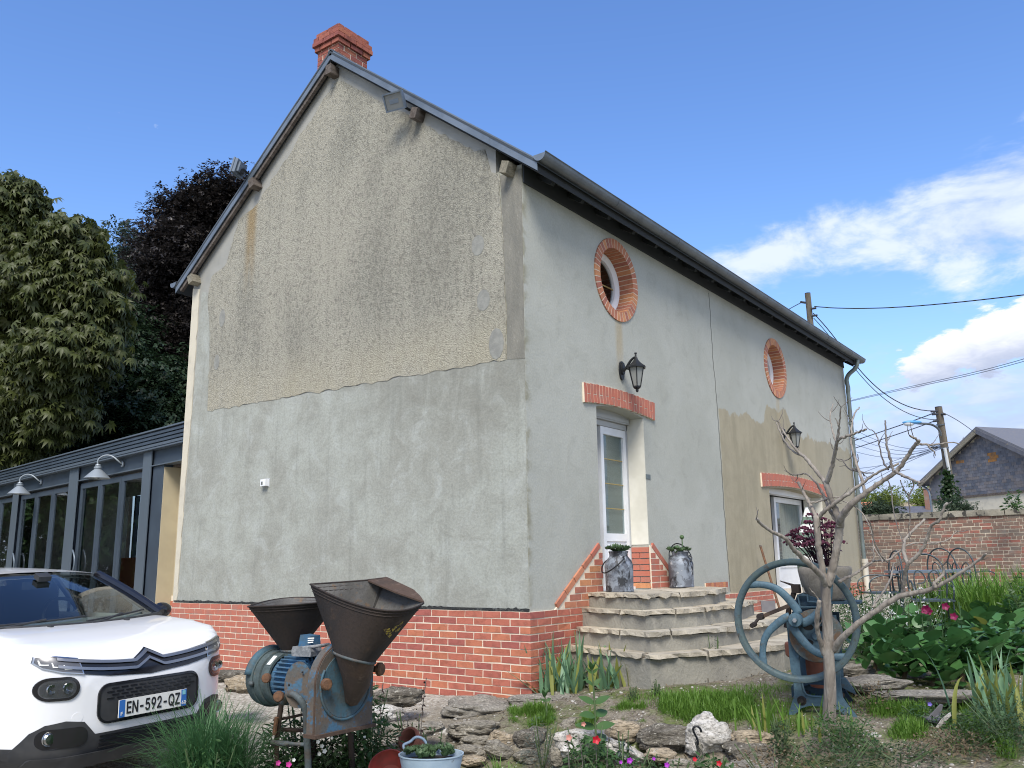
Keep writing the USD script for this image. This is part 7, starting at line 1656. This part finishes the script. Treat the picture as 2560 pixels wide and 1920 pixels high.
# wrought iron table and chairs
mat("iron_garden", (0.045, 0.065, 0.075), 0.45, 0.3)
def iron_chair(c, yaw, label):
    t = thing("garden_chair", label, "chair", "wrought iron garden chairs"); R = rotz(yaw); c = np.asarray(c, float); q = lambda *p: np.asarray(p) @ R.T + c
    T = lambda pts, r_=.009, n=16: MB().tube(curve([q(*p) for p in pts], n), r_, 6)
    for x in (-.2, .2):
        part(t, "leg", T([(x, -.2, 0), (x, -.2, .44)]), "iron_garden"); part(t, "leg", T([(x, .2, 0), (x, .2, .44)]), "iron_garden"); part(t, "arm_rest", T([(x, .2, .66), (x * 1.1, 0, .68), (x * 1.1, -.2, .62), (x, -.2, .44)]), "iron_garden")
    part(t, "seat", MB().box(q(0, 0, .45), (.44, .44, .02), R), "iron_garden")
    part(t, "back", T([(-.2, .2, .44), (-.22, .22, .75), (-.15, .23, .93), (0, .24, 1.0), (.15, .23, .93), (.22, .22, .75), (.2, .2, .44)], .011, 28), "iron_garden", smooth=True)
    for a in (-.09, .09): part(t, "scroll", T([(a * .3, .22, .46), (a * 1.6, .22, .62), (a, .23, .80), (a * .2, .235, .72), (a * 1.2, .23, .64)], .008, 22), "iron_garden", smooth=True)
def gpt(px_, py_q, d): p = D(px_, py_q, d); p[2] = gz(p[0], p[1]); return p
iron_chair(gpt(2205, 1500, 11.6), rad(-55), "dark wrought iron garden chair near the facade end, left of the table")
iron_chair(gpt(2385, 1500, 12.6), rad(160), "dark wrought iron garden chair behind the table")
iron_chair(gpt(2440, 1500, 12.2), rad(150), "dark wrought iron garden chair at the table's right end in the tall grass")
iron_chair(gpt(2330, 1500, 10.4), rad(20), "dark wrought iron garden chair in front of the table")
t = thing("garden_table", "long blue grey metal garden table before the old brick wall", "table"); a, b_ = gpt(2245, 1500, 11.8), gpt(2400, 1500, 11.6)
zt = .72; u = unit(b_ - a); Rt = np.stack([u, np.cross([0, 0, 1.0], u), [0, 0, 1.0]], 1); m_ = (a + b_) / 2
part(t, "top", MB().box(m_ + [0, 0, zt], (np.linalg.norm(b_ - a) + .2, .7, .03), Rt), "zinc")
for sx in (-1, 1):
    for sy in (-1, 1): part(t, "leg", MB().tube([m_ + Rt @ np.array([sx * .38, sy * .28, 0]), m_ + Rt @ np.array([sx * .40, sy * .28, zt])], .014, 6), "iron_garden")
# ---------------------------------------------------------------- old boundary wall
wy, wx0, wx1 = 14.1, -1.6, 6.5
wall = thing("boundary_wall", "old dark red brick garden wall with lichen covered stone coping", "wall")
wb = part(wall, "mortar_bed", MB().box2((wx0, wy - .0145, -1.2), (wx1, wy + .35, 1.33)), "mortar_old")
r = np.random.default_rng(200)
for k in range(25):
    z = 1.285 - k * .074; x = wx0 + r.uniform(0, .2)
    while x < wx1 - .05:
        l = r.choice([.215, .105], p=[.6, .4]) * r.uniform(.93, 1.06)
        if x > -1.0 and x < 3.6 and z > -.35: brick(wall, wall, (x + l / 2, wy - .008 + r.normal(0, .0012), z + r.normal(0, .0025)), (l - .012, .03, .058 * r.uniform(.92, 1.05)), mats="brick_old")
        x += l
flush(wall, 300, "brick_old_mixed")
x = wx0
mat("coping", (0.30, 0.28, 0.225), 0.95, col2=(0.17, 0.16, 0.13), scale=3, col3=(0.05, 0.048, 0.042), scale3=8, lo3=.56, hi3=.62, bump=.5, bscale=30)
while x < wx1:
    l = r.uniform(.55, 1.1); v, f, _ = meshkit.arrays(m3.Manifold.cube((l - .015, .46, .13)).translate((x, wy - .06, 1.315)).refine_to_length(.08)); v = v + (meshkit.fbm(v * 7, 3, 2)[:, None] - .5) * .035; part(wall, "coping_stone", (v, f), "coping", smooth=40); x += l
t = thing("ivy", "small green sprigs growing on top of the old wall", "plant"); leafy(t, "foliage", D(2535, 1275, 17.6), .16, .42, 160, .09, "bush_leaf", np.random.default_rng(201))

# ---------------------------------------------------------------- slate hung neighbour house
nb = thing("neighbour_house", "neighbouring house with slate hung gable and cream rendered base", "house")
An = D(2453, 1076, 38.0); gdir = .3 * _r - .95 * _a; gdir /= np.linalg.norm(gdir); rdir = .95 * _r + .3 * _a; rdir /= np.linalg.norm(rdir)
NBR = np.stack([gdir, rdir, [0, 0, 1.0]], 1)
def NB(g_, r_, z): return np.array([An[0], An[1], 0]) + gdir * g_ + rdir * r_ + np.array([0, 0, z])
za = An[2]; ns, nw = .56, 3.35
zs0 = 3.15
prof_ = [(-nw, -1.0), (5.5, -1.0), (5.5, za - ns * 5.5), (0, za - .06), (-nw, za - ns * nw)]
def nbx(poly, th, off):
    v, f, _ = meshkit.arrays(extrude(poly, th)); return np.array([NB(p[0], off + p[2], p[1]) for p in v]), f[:, ::-1]
part(nb, "gable_wall", nbx(prof_, .3, 0.02), "render_cream")
cell = []
for k in range(24):
    z = zs0 + k * .135
    g_ = -nw + (.11 if k % 2 else 0)
    while g_ < 5.4:
        if z + .06 < za - ns * abs(g_ + .1) - .12: cell.append((g_, z))
        g_ += .235
r = np.random.default_rng(210)
for g_, z in cell:
    c_ = NB(g_ + .11, -.012, z + .07); c_[2] += r.normal(0, .004)
    lich = (abs(g_ + 1.4) < .2 and abs(z - 4.65) < .10) or (g_ < -2.1 and abs(z - 3.95) < .1) or (abs(g_ - .35) < .2 and abs(z - 4.6) < .2)
    R = NBR @ rotx(-.05)
    v = BOXV * (.228, .012, .15); brick("NB", nb, c_, (.22, .012, .14), mesh=(v @ R.T + c_, BOXF), mats="slate_lichen" if lich else "slate", name="slate")
L_ = sorted(REG.pop("NB"), key=lambda q: -q[0])
for _, parent, mesh, ms, kk, name in L_[:300]: part(nb, "slate", mesh, ms if ms == "slate_lichen" else f"{ms}_{kk}")
b = MB()
for q in L_[300:]: b.add(*q[2])
if L_[300:]: part(nb, "slate_hanging", b, "slate_mixed", kind="stuff")
part(nb, "shadow_board", nbx([(-nw, zs0 - .09), (5.5, zs0 - .09), (5.5, zs0), (-nw, zs0)], .06, -.05), "wood_dark")
for s, g1 in ((-1, nw + .35), (1, 5.8)):
    q = [(0, za + .02), (s * g1, za + .02 - ns * g1), (s * g1, za + .16 - ns * g1), (0, za + .16)]
    part(nb, "roof", nbx(q if s > 0 else q[::-1], 11.0, -.28), "slate_mixed")
    q = [(0, za - .16), (s * g1, za - .16 - ns * g1), (s * g1, za + .05 - ns * g1), (0, za + .05)]
    part(nb, "barge_board", nbx(q if s > 0 else q[::-1], .05, -.33), "wood_grey" if s < 0 else "slate_1")
part(nb, "gutter", MB().tube([NB(-nw - .42, -.3, za - ns * (nw + .36) + .02), NB(-nw - .42, 8, za - ns * (nw + .36) + .02)], .07, 8), "zinc_dark", smooth=True)
part(nb, "downpipe", MB().tube(curve([NB(-nw - .40, -.05, za - ns * nw - .25), NB(-nw - .1, -.05, za - ns * nw - .45), NB(-nw + .05, -.08, za - ns * nw - .8)], 10), .05, 8).tube([NB(-nw + .05, -.08, za - ns * nw - .75), NB(-nw + .05, -.08, -.8)], .05, 8), "zinc", smooth=True)

# ---------------------------------------------------------------- distant roofs
def far_house(label, p0, p1, d0, d1, drop, mt, chimney=None):
    t = thing("distant_house", label, "house"); a, b_ = D(*p0, d0), D(*p1, d1); u = b_ - a; u[2] = 0; L = np.linalg.norm(u); u /= L; w = np.array([-u[1], u[0], 0])
    if (w @ (EYE - a)) < 0: w = -w
    z = (a[2] + b_[2]) / 2
    f = lambda l, o, zz: np.array([a[0], a[1], 0]) + u * l + w * o + np.array([0, 0, zz])
    part(t, "roof", MB().add(np.array([f(0, 0, z), f(L, 0, z), f(L, 3.2, z - drop), f(0, 3.2, z - drop), f(0, -3.2, z - drop), f(L, -3.2, z - drop)]), [[3, 2, 1, 0], [0, 1, 5, 4]]), mt)
    part(t, "walls", MB().add(np.array([f(0, 3, z - drop), f(L, 3, z - drop), f(L, -3, z - drop), f(0, -3, z - drop), f(0, 3, -1), f(L, 3, -1), f(L, -3, -1), f(0, -3, -1), f(0, 0, z - .05), f(L, 0, z - .05)]), [[0, 1, 5, 4], [1, 2, 6, 5], [2, 3, 7, 6], [3, 0, 4, 7], [0, 3, 8, 8], [1, 9, 2, 2]]), "render_cream")
    for (l, w_, h, m_) in chimney or ():
        ch_ = part(t, "chimney", MB().box(f(l, .4, z + h / 2 - .6), (w_, .5, h + 1.2)), m_); part(ch_, "cap", MB().box(f(l, .4, z + h + .03), (w_ + .1, .6, .08)), "coping")
    return t
far_house("distant low house with dark slate roof and brick chimney over the garden wall", (2232, 1270), (2405, 1260), 52, 52, 1.6, "slate_1", [(2.15, .6, 1.0, "brick_old_1")])
far_house("distant house with orange tiled roof half hidden by trees at the house corner", (2150, 1255), (2180, 1255), 62, 62, 1.8, "brick_orange_0")
far_house("distant pale house behind the low slate roof", (2240, 1255), (2300, 1258), 75, 75, 1.2, "stone_tan")
far_house("distant house with pale ochre roof behind the trees", (2300, 1250), (2350, 1252), 80, 80, 1.2, "render_yellow")

# ---------------------------------------------------------------- poles, street lamp and wires
mat("pole_wood", (0.17, 0.145, 0.11), 0.9, col2=(0.10, 0.085, 0.065), scale=1.5, stretch=(8, 8, .8), col3=(0.22, 0.17, 0.05), scale3=3, lo3=.58, hi3=.68, bump=.4, bscale=20)
mat("wire", (0.03, 0.034, 0.04), 0.6); mat("wire_blue", (0.06, 0.08, 0.11), 0.6); mat("lamp_blue", (0.09, 0.30, 0.58), 0.4); mat("lamp_white", (0.6, 0.62, 0.62), 0.3)
def pole(label, top, foot, d, r0):
    t = thing("utility_pole", label, "utility pole", "wooden utility poles"); a, b_ = D(*top, d), D(*foot, d); u = (b_ - a) / abs(b_[2] - a[2]); b_ = a + u * (a[2] + 1.0)
    part(t, "post", MB().tube([a, a * .5 + b_ * .5, b_], [r0 * .85, r0, r0 * 1.15], 12), "pole_wood", smooth=40); part(t, "cap", MB().lathe([(0, .02), (r0 * .85, 0)], 12, t=a), "pole_wood")
    return t, a, b_
p1, a1, b1_ = pole("wooden utility pole rising behind the roof of the house", (2019, 733), (2028, 826), 27, .105)
p2, a2, b2_ = pole("wooden utility pole with blue street lamp left of the slate gable", (2346, 1017), (2384, 1270), 27, .125)
for k, (y, x) in enumerate(((757, -12), (772, 12), (790, 14))): part(p1, "insulator", MB().tube([D(2021 + x * .6, y, 26.9), D(2021 + x * 1.6, y - 2, 26.8)], .035, 6), "wire")
for k, (y, x) in enumerate(((1028, -14), (1035, -12), (1052, -10), (1118, -14), (1035, 10))): part(p2, "insulator", MB().tube([D(2349 + x * .4, y, 26.9), D(2349 + x * 1.5, y + 1, 26.8)], .035, 6), "wire")
part(p2, "conduit", MB().tube([D(2362, 1120, 26.8), D(2389, 1268, 26.8)], .045, 8), "lamp_white"); part(p2, "band", MB().tube([D(2351, 1060, 27), D(2351.4, 1062, 27)], .135, 12), "zinc"); part(p2, "band", MB().tube([D(2360, 1118, 27), D(2360.4, 1121, 27)], .14, 12), "zinc")
t = thing("street_lamp", "blue street lamp on a curved bracket fixed to the right pole", "street lamp")
part(t, "bracket", MB().tube(curve([D(*p, 26.7) for p in ((2352, 1090), (2345, 1072), (2330, 1062), (2305, 1059), (2292, 1058))], 16), .035, 7), "zinc_dark", smooth=True)
lc = D(2280, 1056, 26.6); part(t, "hood", MB().addm(ICO, R=np.stack([_r, _a, [0, 0, 1.0]], 1) @ np.diag([.30, .12, .06]), t=lc), "lamp_blue", smooth=True); part(t, "glass_bowl", MB().addm(ICO, R=np.stack([_r, _a, [0, 0, 1.0]], 1) @ np.diag([.17, .11, .085]), t=D(2272, 1059, 26.6)), "lamp_white", smooth=True)
def wire(label, pts, d, r_=.016, mt="wire", group="overhead wires"):
    ds = np.linspace(d[0], d[1], len(pts)); P = curve([D(x, y, q) for (x, y), q in zip(pts, ds)], 24); part("/World", "overhead_wire", MB().tube(P, r_, 5), mt, label=label, category="wire", group=group, smooth=True)
wire("thick dark wire from the left pole up to the right edge of the picture", [(2036, 766), (2200, 770), (2400, 755), (2620, 730)], (27, 20))
wire("wire from the left pole down to the roof edge on its left", [(2010, 754), (1985, 766), (1940, 792)], (27, 30), .014)
wire("upper of two wires falling from the left pole behind the roof corner", [(2033, 783), (2110, 875), (2200, 975), (2290, 1022), (2338, 1027)], (27, 27))
wire("lower of two wires falling from the left pole behind the roof corner", [(2034, 795), (2120, 900), (2215, 1000), (2310, 1046), (2345, 1049)], (27, 27), .012)
wire("paired thin wire crossing under the cumulus cloud to the right edge", [(2128, 1003), (2300, 965), (2450, 932), (2620, 885)], (30, 22), .009, "wire_blue"); wire("second thin wire just above the pair crossing under the cumulus cloud", [(2128, 1001), (2300, 961), (2450, 927), (2620, 878)], (30, 22), .009, "wire_blue")
wire("thick wire from the right pole down left to the house corner", [(2336, 1032), (2260, 1060), (2135, 1102)], (27, 34), .019); wire("thick wire below it from the street lamp bracket to the house corner", [(2340, 1051), (2260, 1080), (2136, 1121)], (27, 34), .017)
wire("wire from the right pole to the top of the slate gable", [(2358, 1032), (2400, 1055), (2440, 1084)], (27, 36), .013)
for k in range(8): wire(f"faint thin wire fanning left from the right pole, {['uppermost', 'second from the top', 'third from the top', 'fourth from the top', 'fourth from the bottom', 'third from the bottom', 'second from the bottom', 'lowest'][k]} of the fan", [(2352, 1108 + k * 2), (2250, 1110 + k * 9 - (8 if k > 4 else -8)), (2138, 1075 + k * 18 + (k > 3) * 25)], (27, 36), .009, "wire_blue")
leafmat("ivy_leaf", (0.022, 0.05, 0.014), (0.04, 0.085, 0.022), None, .4)
t = thing("ivy", "dark ivy climbing the foot of the right utility pole", "plant"); r = np.random.default_rng(220)
n_ = 900; u = r.random(n_) ** .8; pos = np.array([D(2366 + 12 * q, 1178 + 90 * q, 26.8) for q in u]) + r.normal(0, 1, (n_, 3)) * np.stack([.05 + .22 * u ** 2, .05 + .22 * u ** 2, .05 + 0 * u], 1)
part(t, "leaves", scatter(*oval(1, .8, 3), pos, rand_rot(r, n_), r.uniform(.06, .14, n_)), "ivy_leaf", kind="stuff")

# ---------------------------------------------------------------- trees
leafmat("chestnut_leaf", (0.065, 0.079, 0.020), (0.114, 0.114, 0.031), (0.151, 0.114, 0.034), .5, .35, trans=.30)
leafmat("beech_leaf", (0.032, 0.027, 0.024), (0.054, 0.042, 0.035), (0.040, 0.044, 0.026), .45, .4, trans=.12)
leafmat("dark_leaf", (0.020, 0.040, 0.016), (0.038, 0.066, 0.024), (0.05, 0.07, 0.026), .5, .3, trans=.15)
leafmat("fir_leaf", (0.035, 0.060, 0.040), (0.055, 0.085, 0.055), None, .6, trans=.1)
leafmat("far_green", (0.13, 0.17, 0.03), (0.20, 0.23, 0.05), (0.26, 0.25, 0.08), .7, .2, trans=.35)
leafmat("far_dark", (0.045, 0.07, 0.035), (0.075, 0.105, 0.055), None, .7, trans=.2)
mat("tree_bark", (0.06, 0.05, 0.04), 0.95, col2=(0.035, 0.03, 0.025), scale=3, bump=.5)
def leaflet(L, W, droop):
    return np.array([[0, 0, 0], [.5 * L, W / 2, -.10 * droop * L + .02], [.55 * L, 0, -.18 * droop * L], [.5 * L, -W / 2, -.10 * droop * L + .02], [L, 0, -droop * L]]), np.array([[0, 2, 1], [0, 3, 2], [1, 2, 4], [2, 3, 4]])
def palmate():
    b = MB()
    for k, L in zip(range(-3, 4), (.55, .8, .95, 1.05, .95, .8, .55)):
        v, f = leaflet(L, .32 * L, .55); b.add(v @ rotz(k * .6).T, f)
    return b.get()
PALM = palmate()
def spray(n=7, r_=None, L=.38):
    b = MB(); rr_ = np.random.default_rng(1); v, f = leaflet(1, .55, .2)
    for k in range(n): b.add(v @ (rotz(rr_.uniform(-.9, .9)) @ roty(rr_.uniform(-.5, .5))).T * L + [k / n * .9, rr_.normal(0, .10), rr_.normal(0, .06)], f)
    return b.get()
SPRAY = spray()
def big_tree(name, label, base, lobes, n, size, mt, seed, shape=SPRAY, droop=(.1, .8), trunk_r=.3, category="tree", fill=1.0):
    """lobes: (centre, radii); leaves sit near the lobes' surfaces, thinner towards the inside, in clusters"""
    t = thing(name, label, category); r = np.random.default_rng(seed); base = np.asarray(base, float)
    vol = np.array([np.prod(q[1]) ** (2 / 3) for q in lobes]); k = r.choice(len(lobes), n // 14, p=vol / vol.sum())
    q = r.normal(size=(len(k), 3)); q /= np.linalg.norm(q, axis=1, keepdims=True); q *= (r.random(len(k)) ** .35)[:, None]
    C_ = np.array([l[0] for l in lobes]); Rr = np.array([l[1] for l in lobes])
    cl = C_[k] + q * Rr[k] * (1 + .35 * (meshkit.fbm(q * 2.5 + k[:, None] * 3.1, 3, seed)[:, None] - .5) * 2)
    pos = np.repeat(cl, 14, 0) + r.normal(0, size * .85, (len(cl) * 14, 3)) * [1, 1, .7]
    out = np.repeat(q, 14, 0); az = np.arctan2(out[:, 1], out[:, 0]) + r.normal(0, .7, len(pos)); dr_ = r.uniform(*droop, len(pos)); tw = r.normal(0, .4, len(pos))
    ca, sa, cd_, sd_, ct, st_ = np.cos(az), np.sin(az), np.cos(dr_), np.sin(dr_), np.cos(tw), np.sin(tw)
    x = np.stack([ca * cd_, sa * cd_, -sd_], 1); z = np.stack([ca * sd_, sa * sd_, cd_], 1); y = np.cross(z, x)
    rot = np.stack([x, y * ct[:, None] + z * st_[:, None], z * ct[:, None] - y * st_[:, None]], 2)
    crown = part(t, "crown", scatter(*shape, pos, rot, size * r.uniform(.65, 1.25, len(pos))), mt, smooth=True)
    top_ = C_[np.argmax(C_[:, 2])]; P = curve([base - [0, 0, .5], base * .6 + top_ * .4 + r.normal(0, .2, 3), top_], 14)
    part(t, "trunk", MB().tube(P, np.linspace(trunk_r, trunk_r * .18, 14), 9), "tree_bark", smooth=True)
    for i, l in enumerate(lobes):
        s = P[min(13, 3 + i % 9)]; part(t, "limb", MB().tube(curve([s, s * .5 + np.asarray(l[0]) * .5 + [0, 0, .2], l[0]], 8), np.linspace(trunk_r * .4, trunk_r * .08, 8), 6), "tree_bark", smooth=True)
    return t
def lob(px_, py_, d, wpx, hpx, deep=None):
    s = d / FPX; return (D(px_, py_, d), np.array([wpx * s / 2, (deep or wpx * s / 2), hpx * s / 2]))
S = 2560 / 2212
def gl(x, y, d): p = D(x * S, y * S, d); return np.array([p[0], p[1], -1.0])
chest = [lob(x * S, y * S, d, w * S, h * S) for x, y, d, w, h in ((20, 450, 22, 150, 130), (35, 560, 22, 170, 150), (150, 530, 21, 120, 120), (120, 640, 21, 200, 160), (190, 620, 21, 140, 140), (40, 720, 21.5, 200, 170), (150, 760, 20.5, 190, 140), (60, 860, 21, 200, 140), (130, 880, 20.5, 120, 120), (30, 960, 21, 120, 110), (-60, 600, 22, 200, 300), (-60, 850, 22, 200, 250), (210, 690, 21, 90, 100))]
big_tree("chestnut_tree", "olive and yellow leaved horse chestnut behind the glazed extension at the left", gl(80, 1000, 22), chest, 38000, .215, "chestnut_leaf", 301, PALM, (.25, 1.1), .3)
beech = [lob(x * S, y * S, d, w * S, h * S) for x, y, d, w, h in ((490, 430, 29, 150, 110), (420, 470, 29, 150, 120), (520, 500, 30, 150, 200), (370, 560, 28, 150, 150), (450, 600, 29, 200, 180), (340, 660, 28, 130, 140), (400, 740, 28, 200, 160), (330, 790, 27.5, 120, 120), (460, 800, 28, 160, 160))]
big_tree("copper_beech", "dark purple copper beech behind the left roof slope", gl(430, 1000, 29), beech, 30000, .30, "beech_leaf", 302, SPRAY, (-.5, .7), .4)
fir = [lob(x * S, y * S, 33, w * S, h * S) for x, y, w, h in ((277, 505, 26, 40), (277, 545, 60, 40), (275, 585, 80, 50), (277, 630, 100, 60), (280, 690, 120, 80))]
big_tree("fir_tree", "blue green conifer top between the chestnut and the copper beech", gl(277, 1000, 33), fir, 3200, .42, "fir_leaf", 303, spray(9, None, .3), (-.1, .7), .25)
for k, (lab, lo_, n_, sd) in enumerate((("dark green tree mass behind the extension roof, left of the house wall", [(380, 850, 25, 150, 150), (330, 900, 24, 140, 130), (400, 930, 24, 140, 110), (290, 850, 25, 120, 150)], 6500, 304), ("dark evergreen hedge tree low behind the chestnut", [(240, 800, 25, 140, 160), (230, 900, 24.5, 160, 130), (180, 950, 24, 160, 100), (260, 720, 26, 100, 140)], 6000, 305), ("dark hedge behind the extension at the far left", [(-40, 980, 26, 240, 160), (70, 1000, 26, 140, 120), (150, 1030, 25, 140, 100)], 4200, 306))):
    big_tree("dark_tree", lab, gl(lo_[0][0], 1000, lo_[0][2]), [lob(x * S, y * S, d, w * S, h * S) for x, y, d, w, h in lo_], n_, .36, "dark_leaf", sd, SPRAY, (-.3, .9), .22)
# far trees beyond the garden wall
for k, (lab, x, y, d, w, h, mt, n_, nm) in enumerate((("distant pale yellow green tree left of the low slate roof", 2185, 1255, 75, 130, 85, "far_green", 1500, "distant_tree"), ("distant grey green shrub by the house corner above the wall", 2195, 1280, 40, 90, 70, "far_dark", 1600, "distant_shrub"), ("distant thin crowned pale tree above the low slate roof", 2285, 1240, 85, 120, 110, "far_green", 520, "distant_tree"), ("distant round yellow green tree right of the brick chimney", 2340, 1255, 70, 90, 70, "far_green", 1500, "distant_tree"), ("distant green hedge above the low roof", 2300, 1265, 78, 120, 40, "far_green", 900, "distant_tree"), ("dark shrub at the foot of the right pole", 2395, 1268, 25, 60, 45, "far_dark", 600, "distant_shrub"))):
    c, R_ = lob(x, y, d, w, h); lobes = [(c, R_ * .75), (c + _r * R_[0] * .5 - [0, 0, R_[2] * .2], R_ * .6), (c - _r * R_[0] * .5 - [0, 0, R_[2] * .15], R_ * .6)]
    big_tree(nm, lab, np.array([c[0], c[1], -.8]), lobes, n_, .5 * d / 75, mt, 320 + k, SPRAY, (-.4, .8), .16, "tree" if nm.endswith("tree") else "shrub")
# trees across the drive, outside the picture; the glazed front mirrors them
for k, (x, y, lab) in enumerate(((-23, -1.5, "leafy tree across the drive, mirrored in the glazed front, farthest from the viewer"), (-22, -5.5, "leafy tree across the drive, mirrored in the glazed front, second"), (-20, -9.5, "leafy tree across the drive, mirrored in the glazed front, third"), (-17, -13.5, "leafy tree across the drive, mirrored in the glazed front, nearest to the viewer"))):
    big_tree("garden_tree", lab, (x, y, -1), [((x, y, 3.6), np.array([2.4, 2.6, 2.6])), ((x + .5, y + 1.5, 2.0), np.array([2.0, 2.0, 2.4])), ((x + .5, y - 1.5, 1.6), np.array([2.0, 2.0, 2.2]))], 5200, .5, "bush_leaf", 330 + k)

for k, (x, y) in enumerate(((-9, 7.5), (-13, 8.5), (-17, 9.5), (-21, 10.5))):
    big_tree("garden_hedge", f"dark leafy hedge seen through the glazed extension, {['nearest the house', 'second from the house', 'third from the house', 'farthest from the house'][k]}", (x, y, -1), [((x, y, 1.0), np.array([2.3, 1.0, 2.2])), ((x + 1, y, .2), np.array([2.0, 1.0, 1.4]))], 2600, .3, "dark_leaf", 340 + k, SPRAY, (-.3, .9), .1, "hedge")
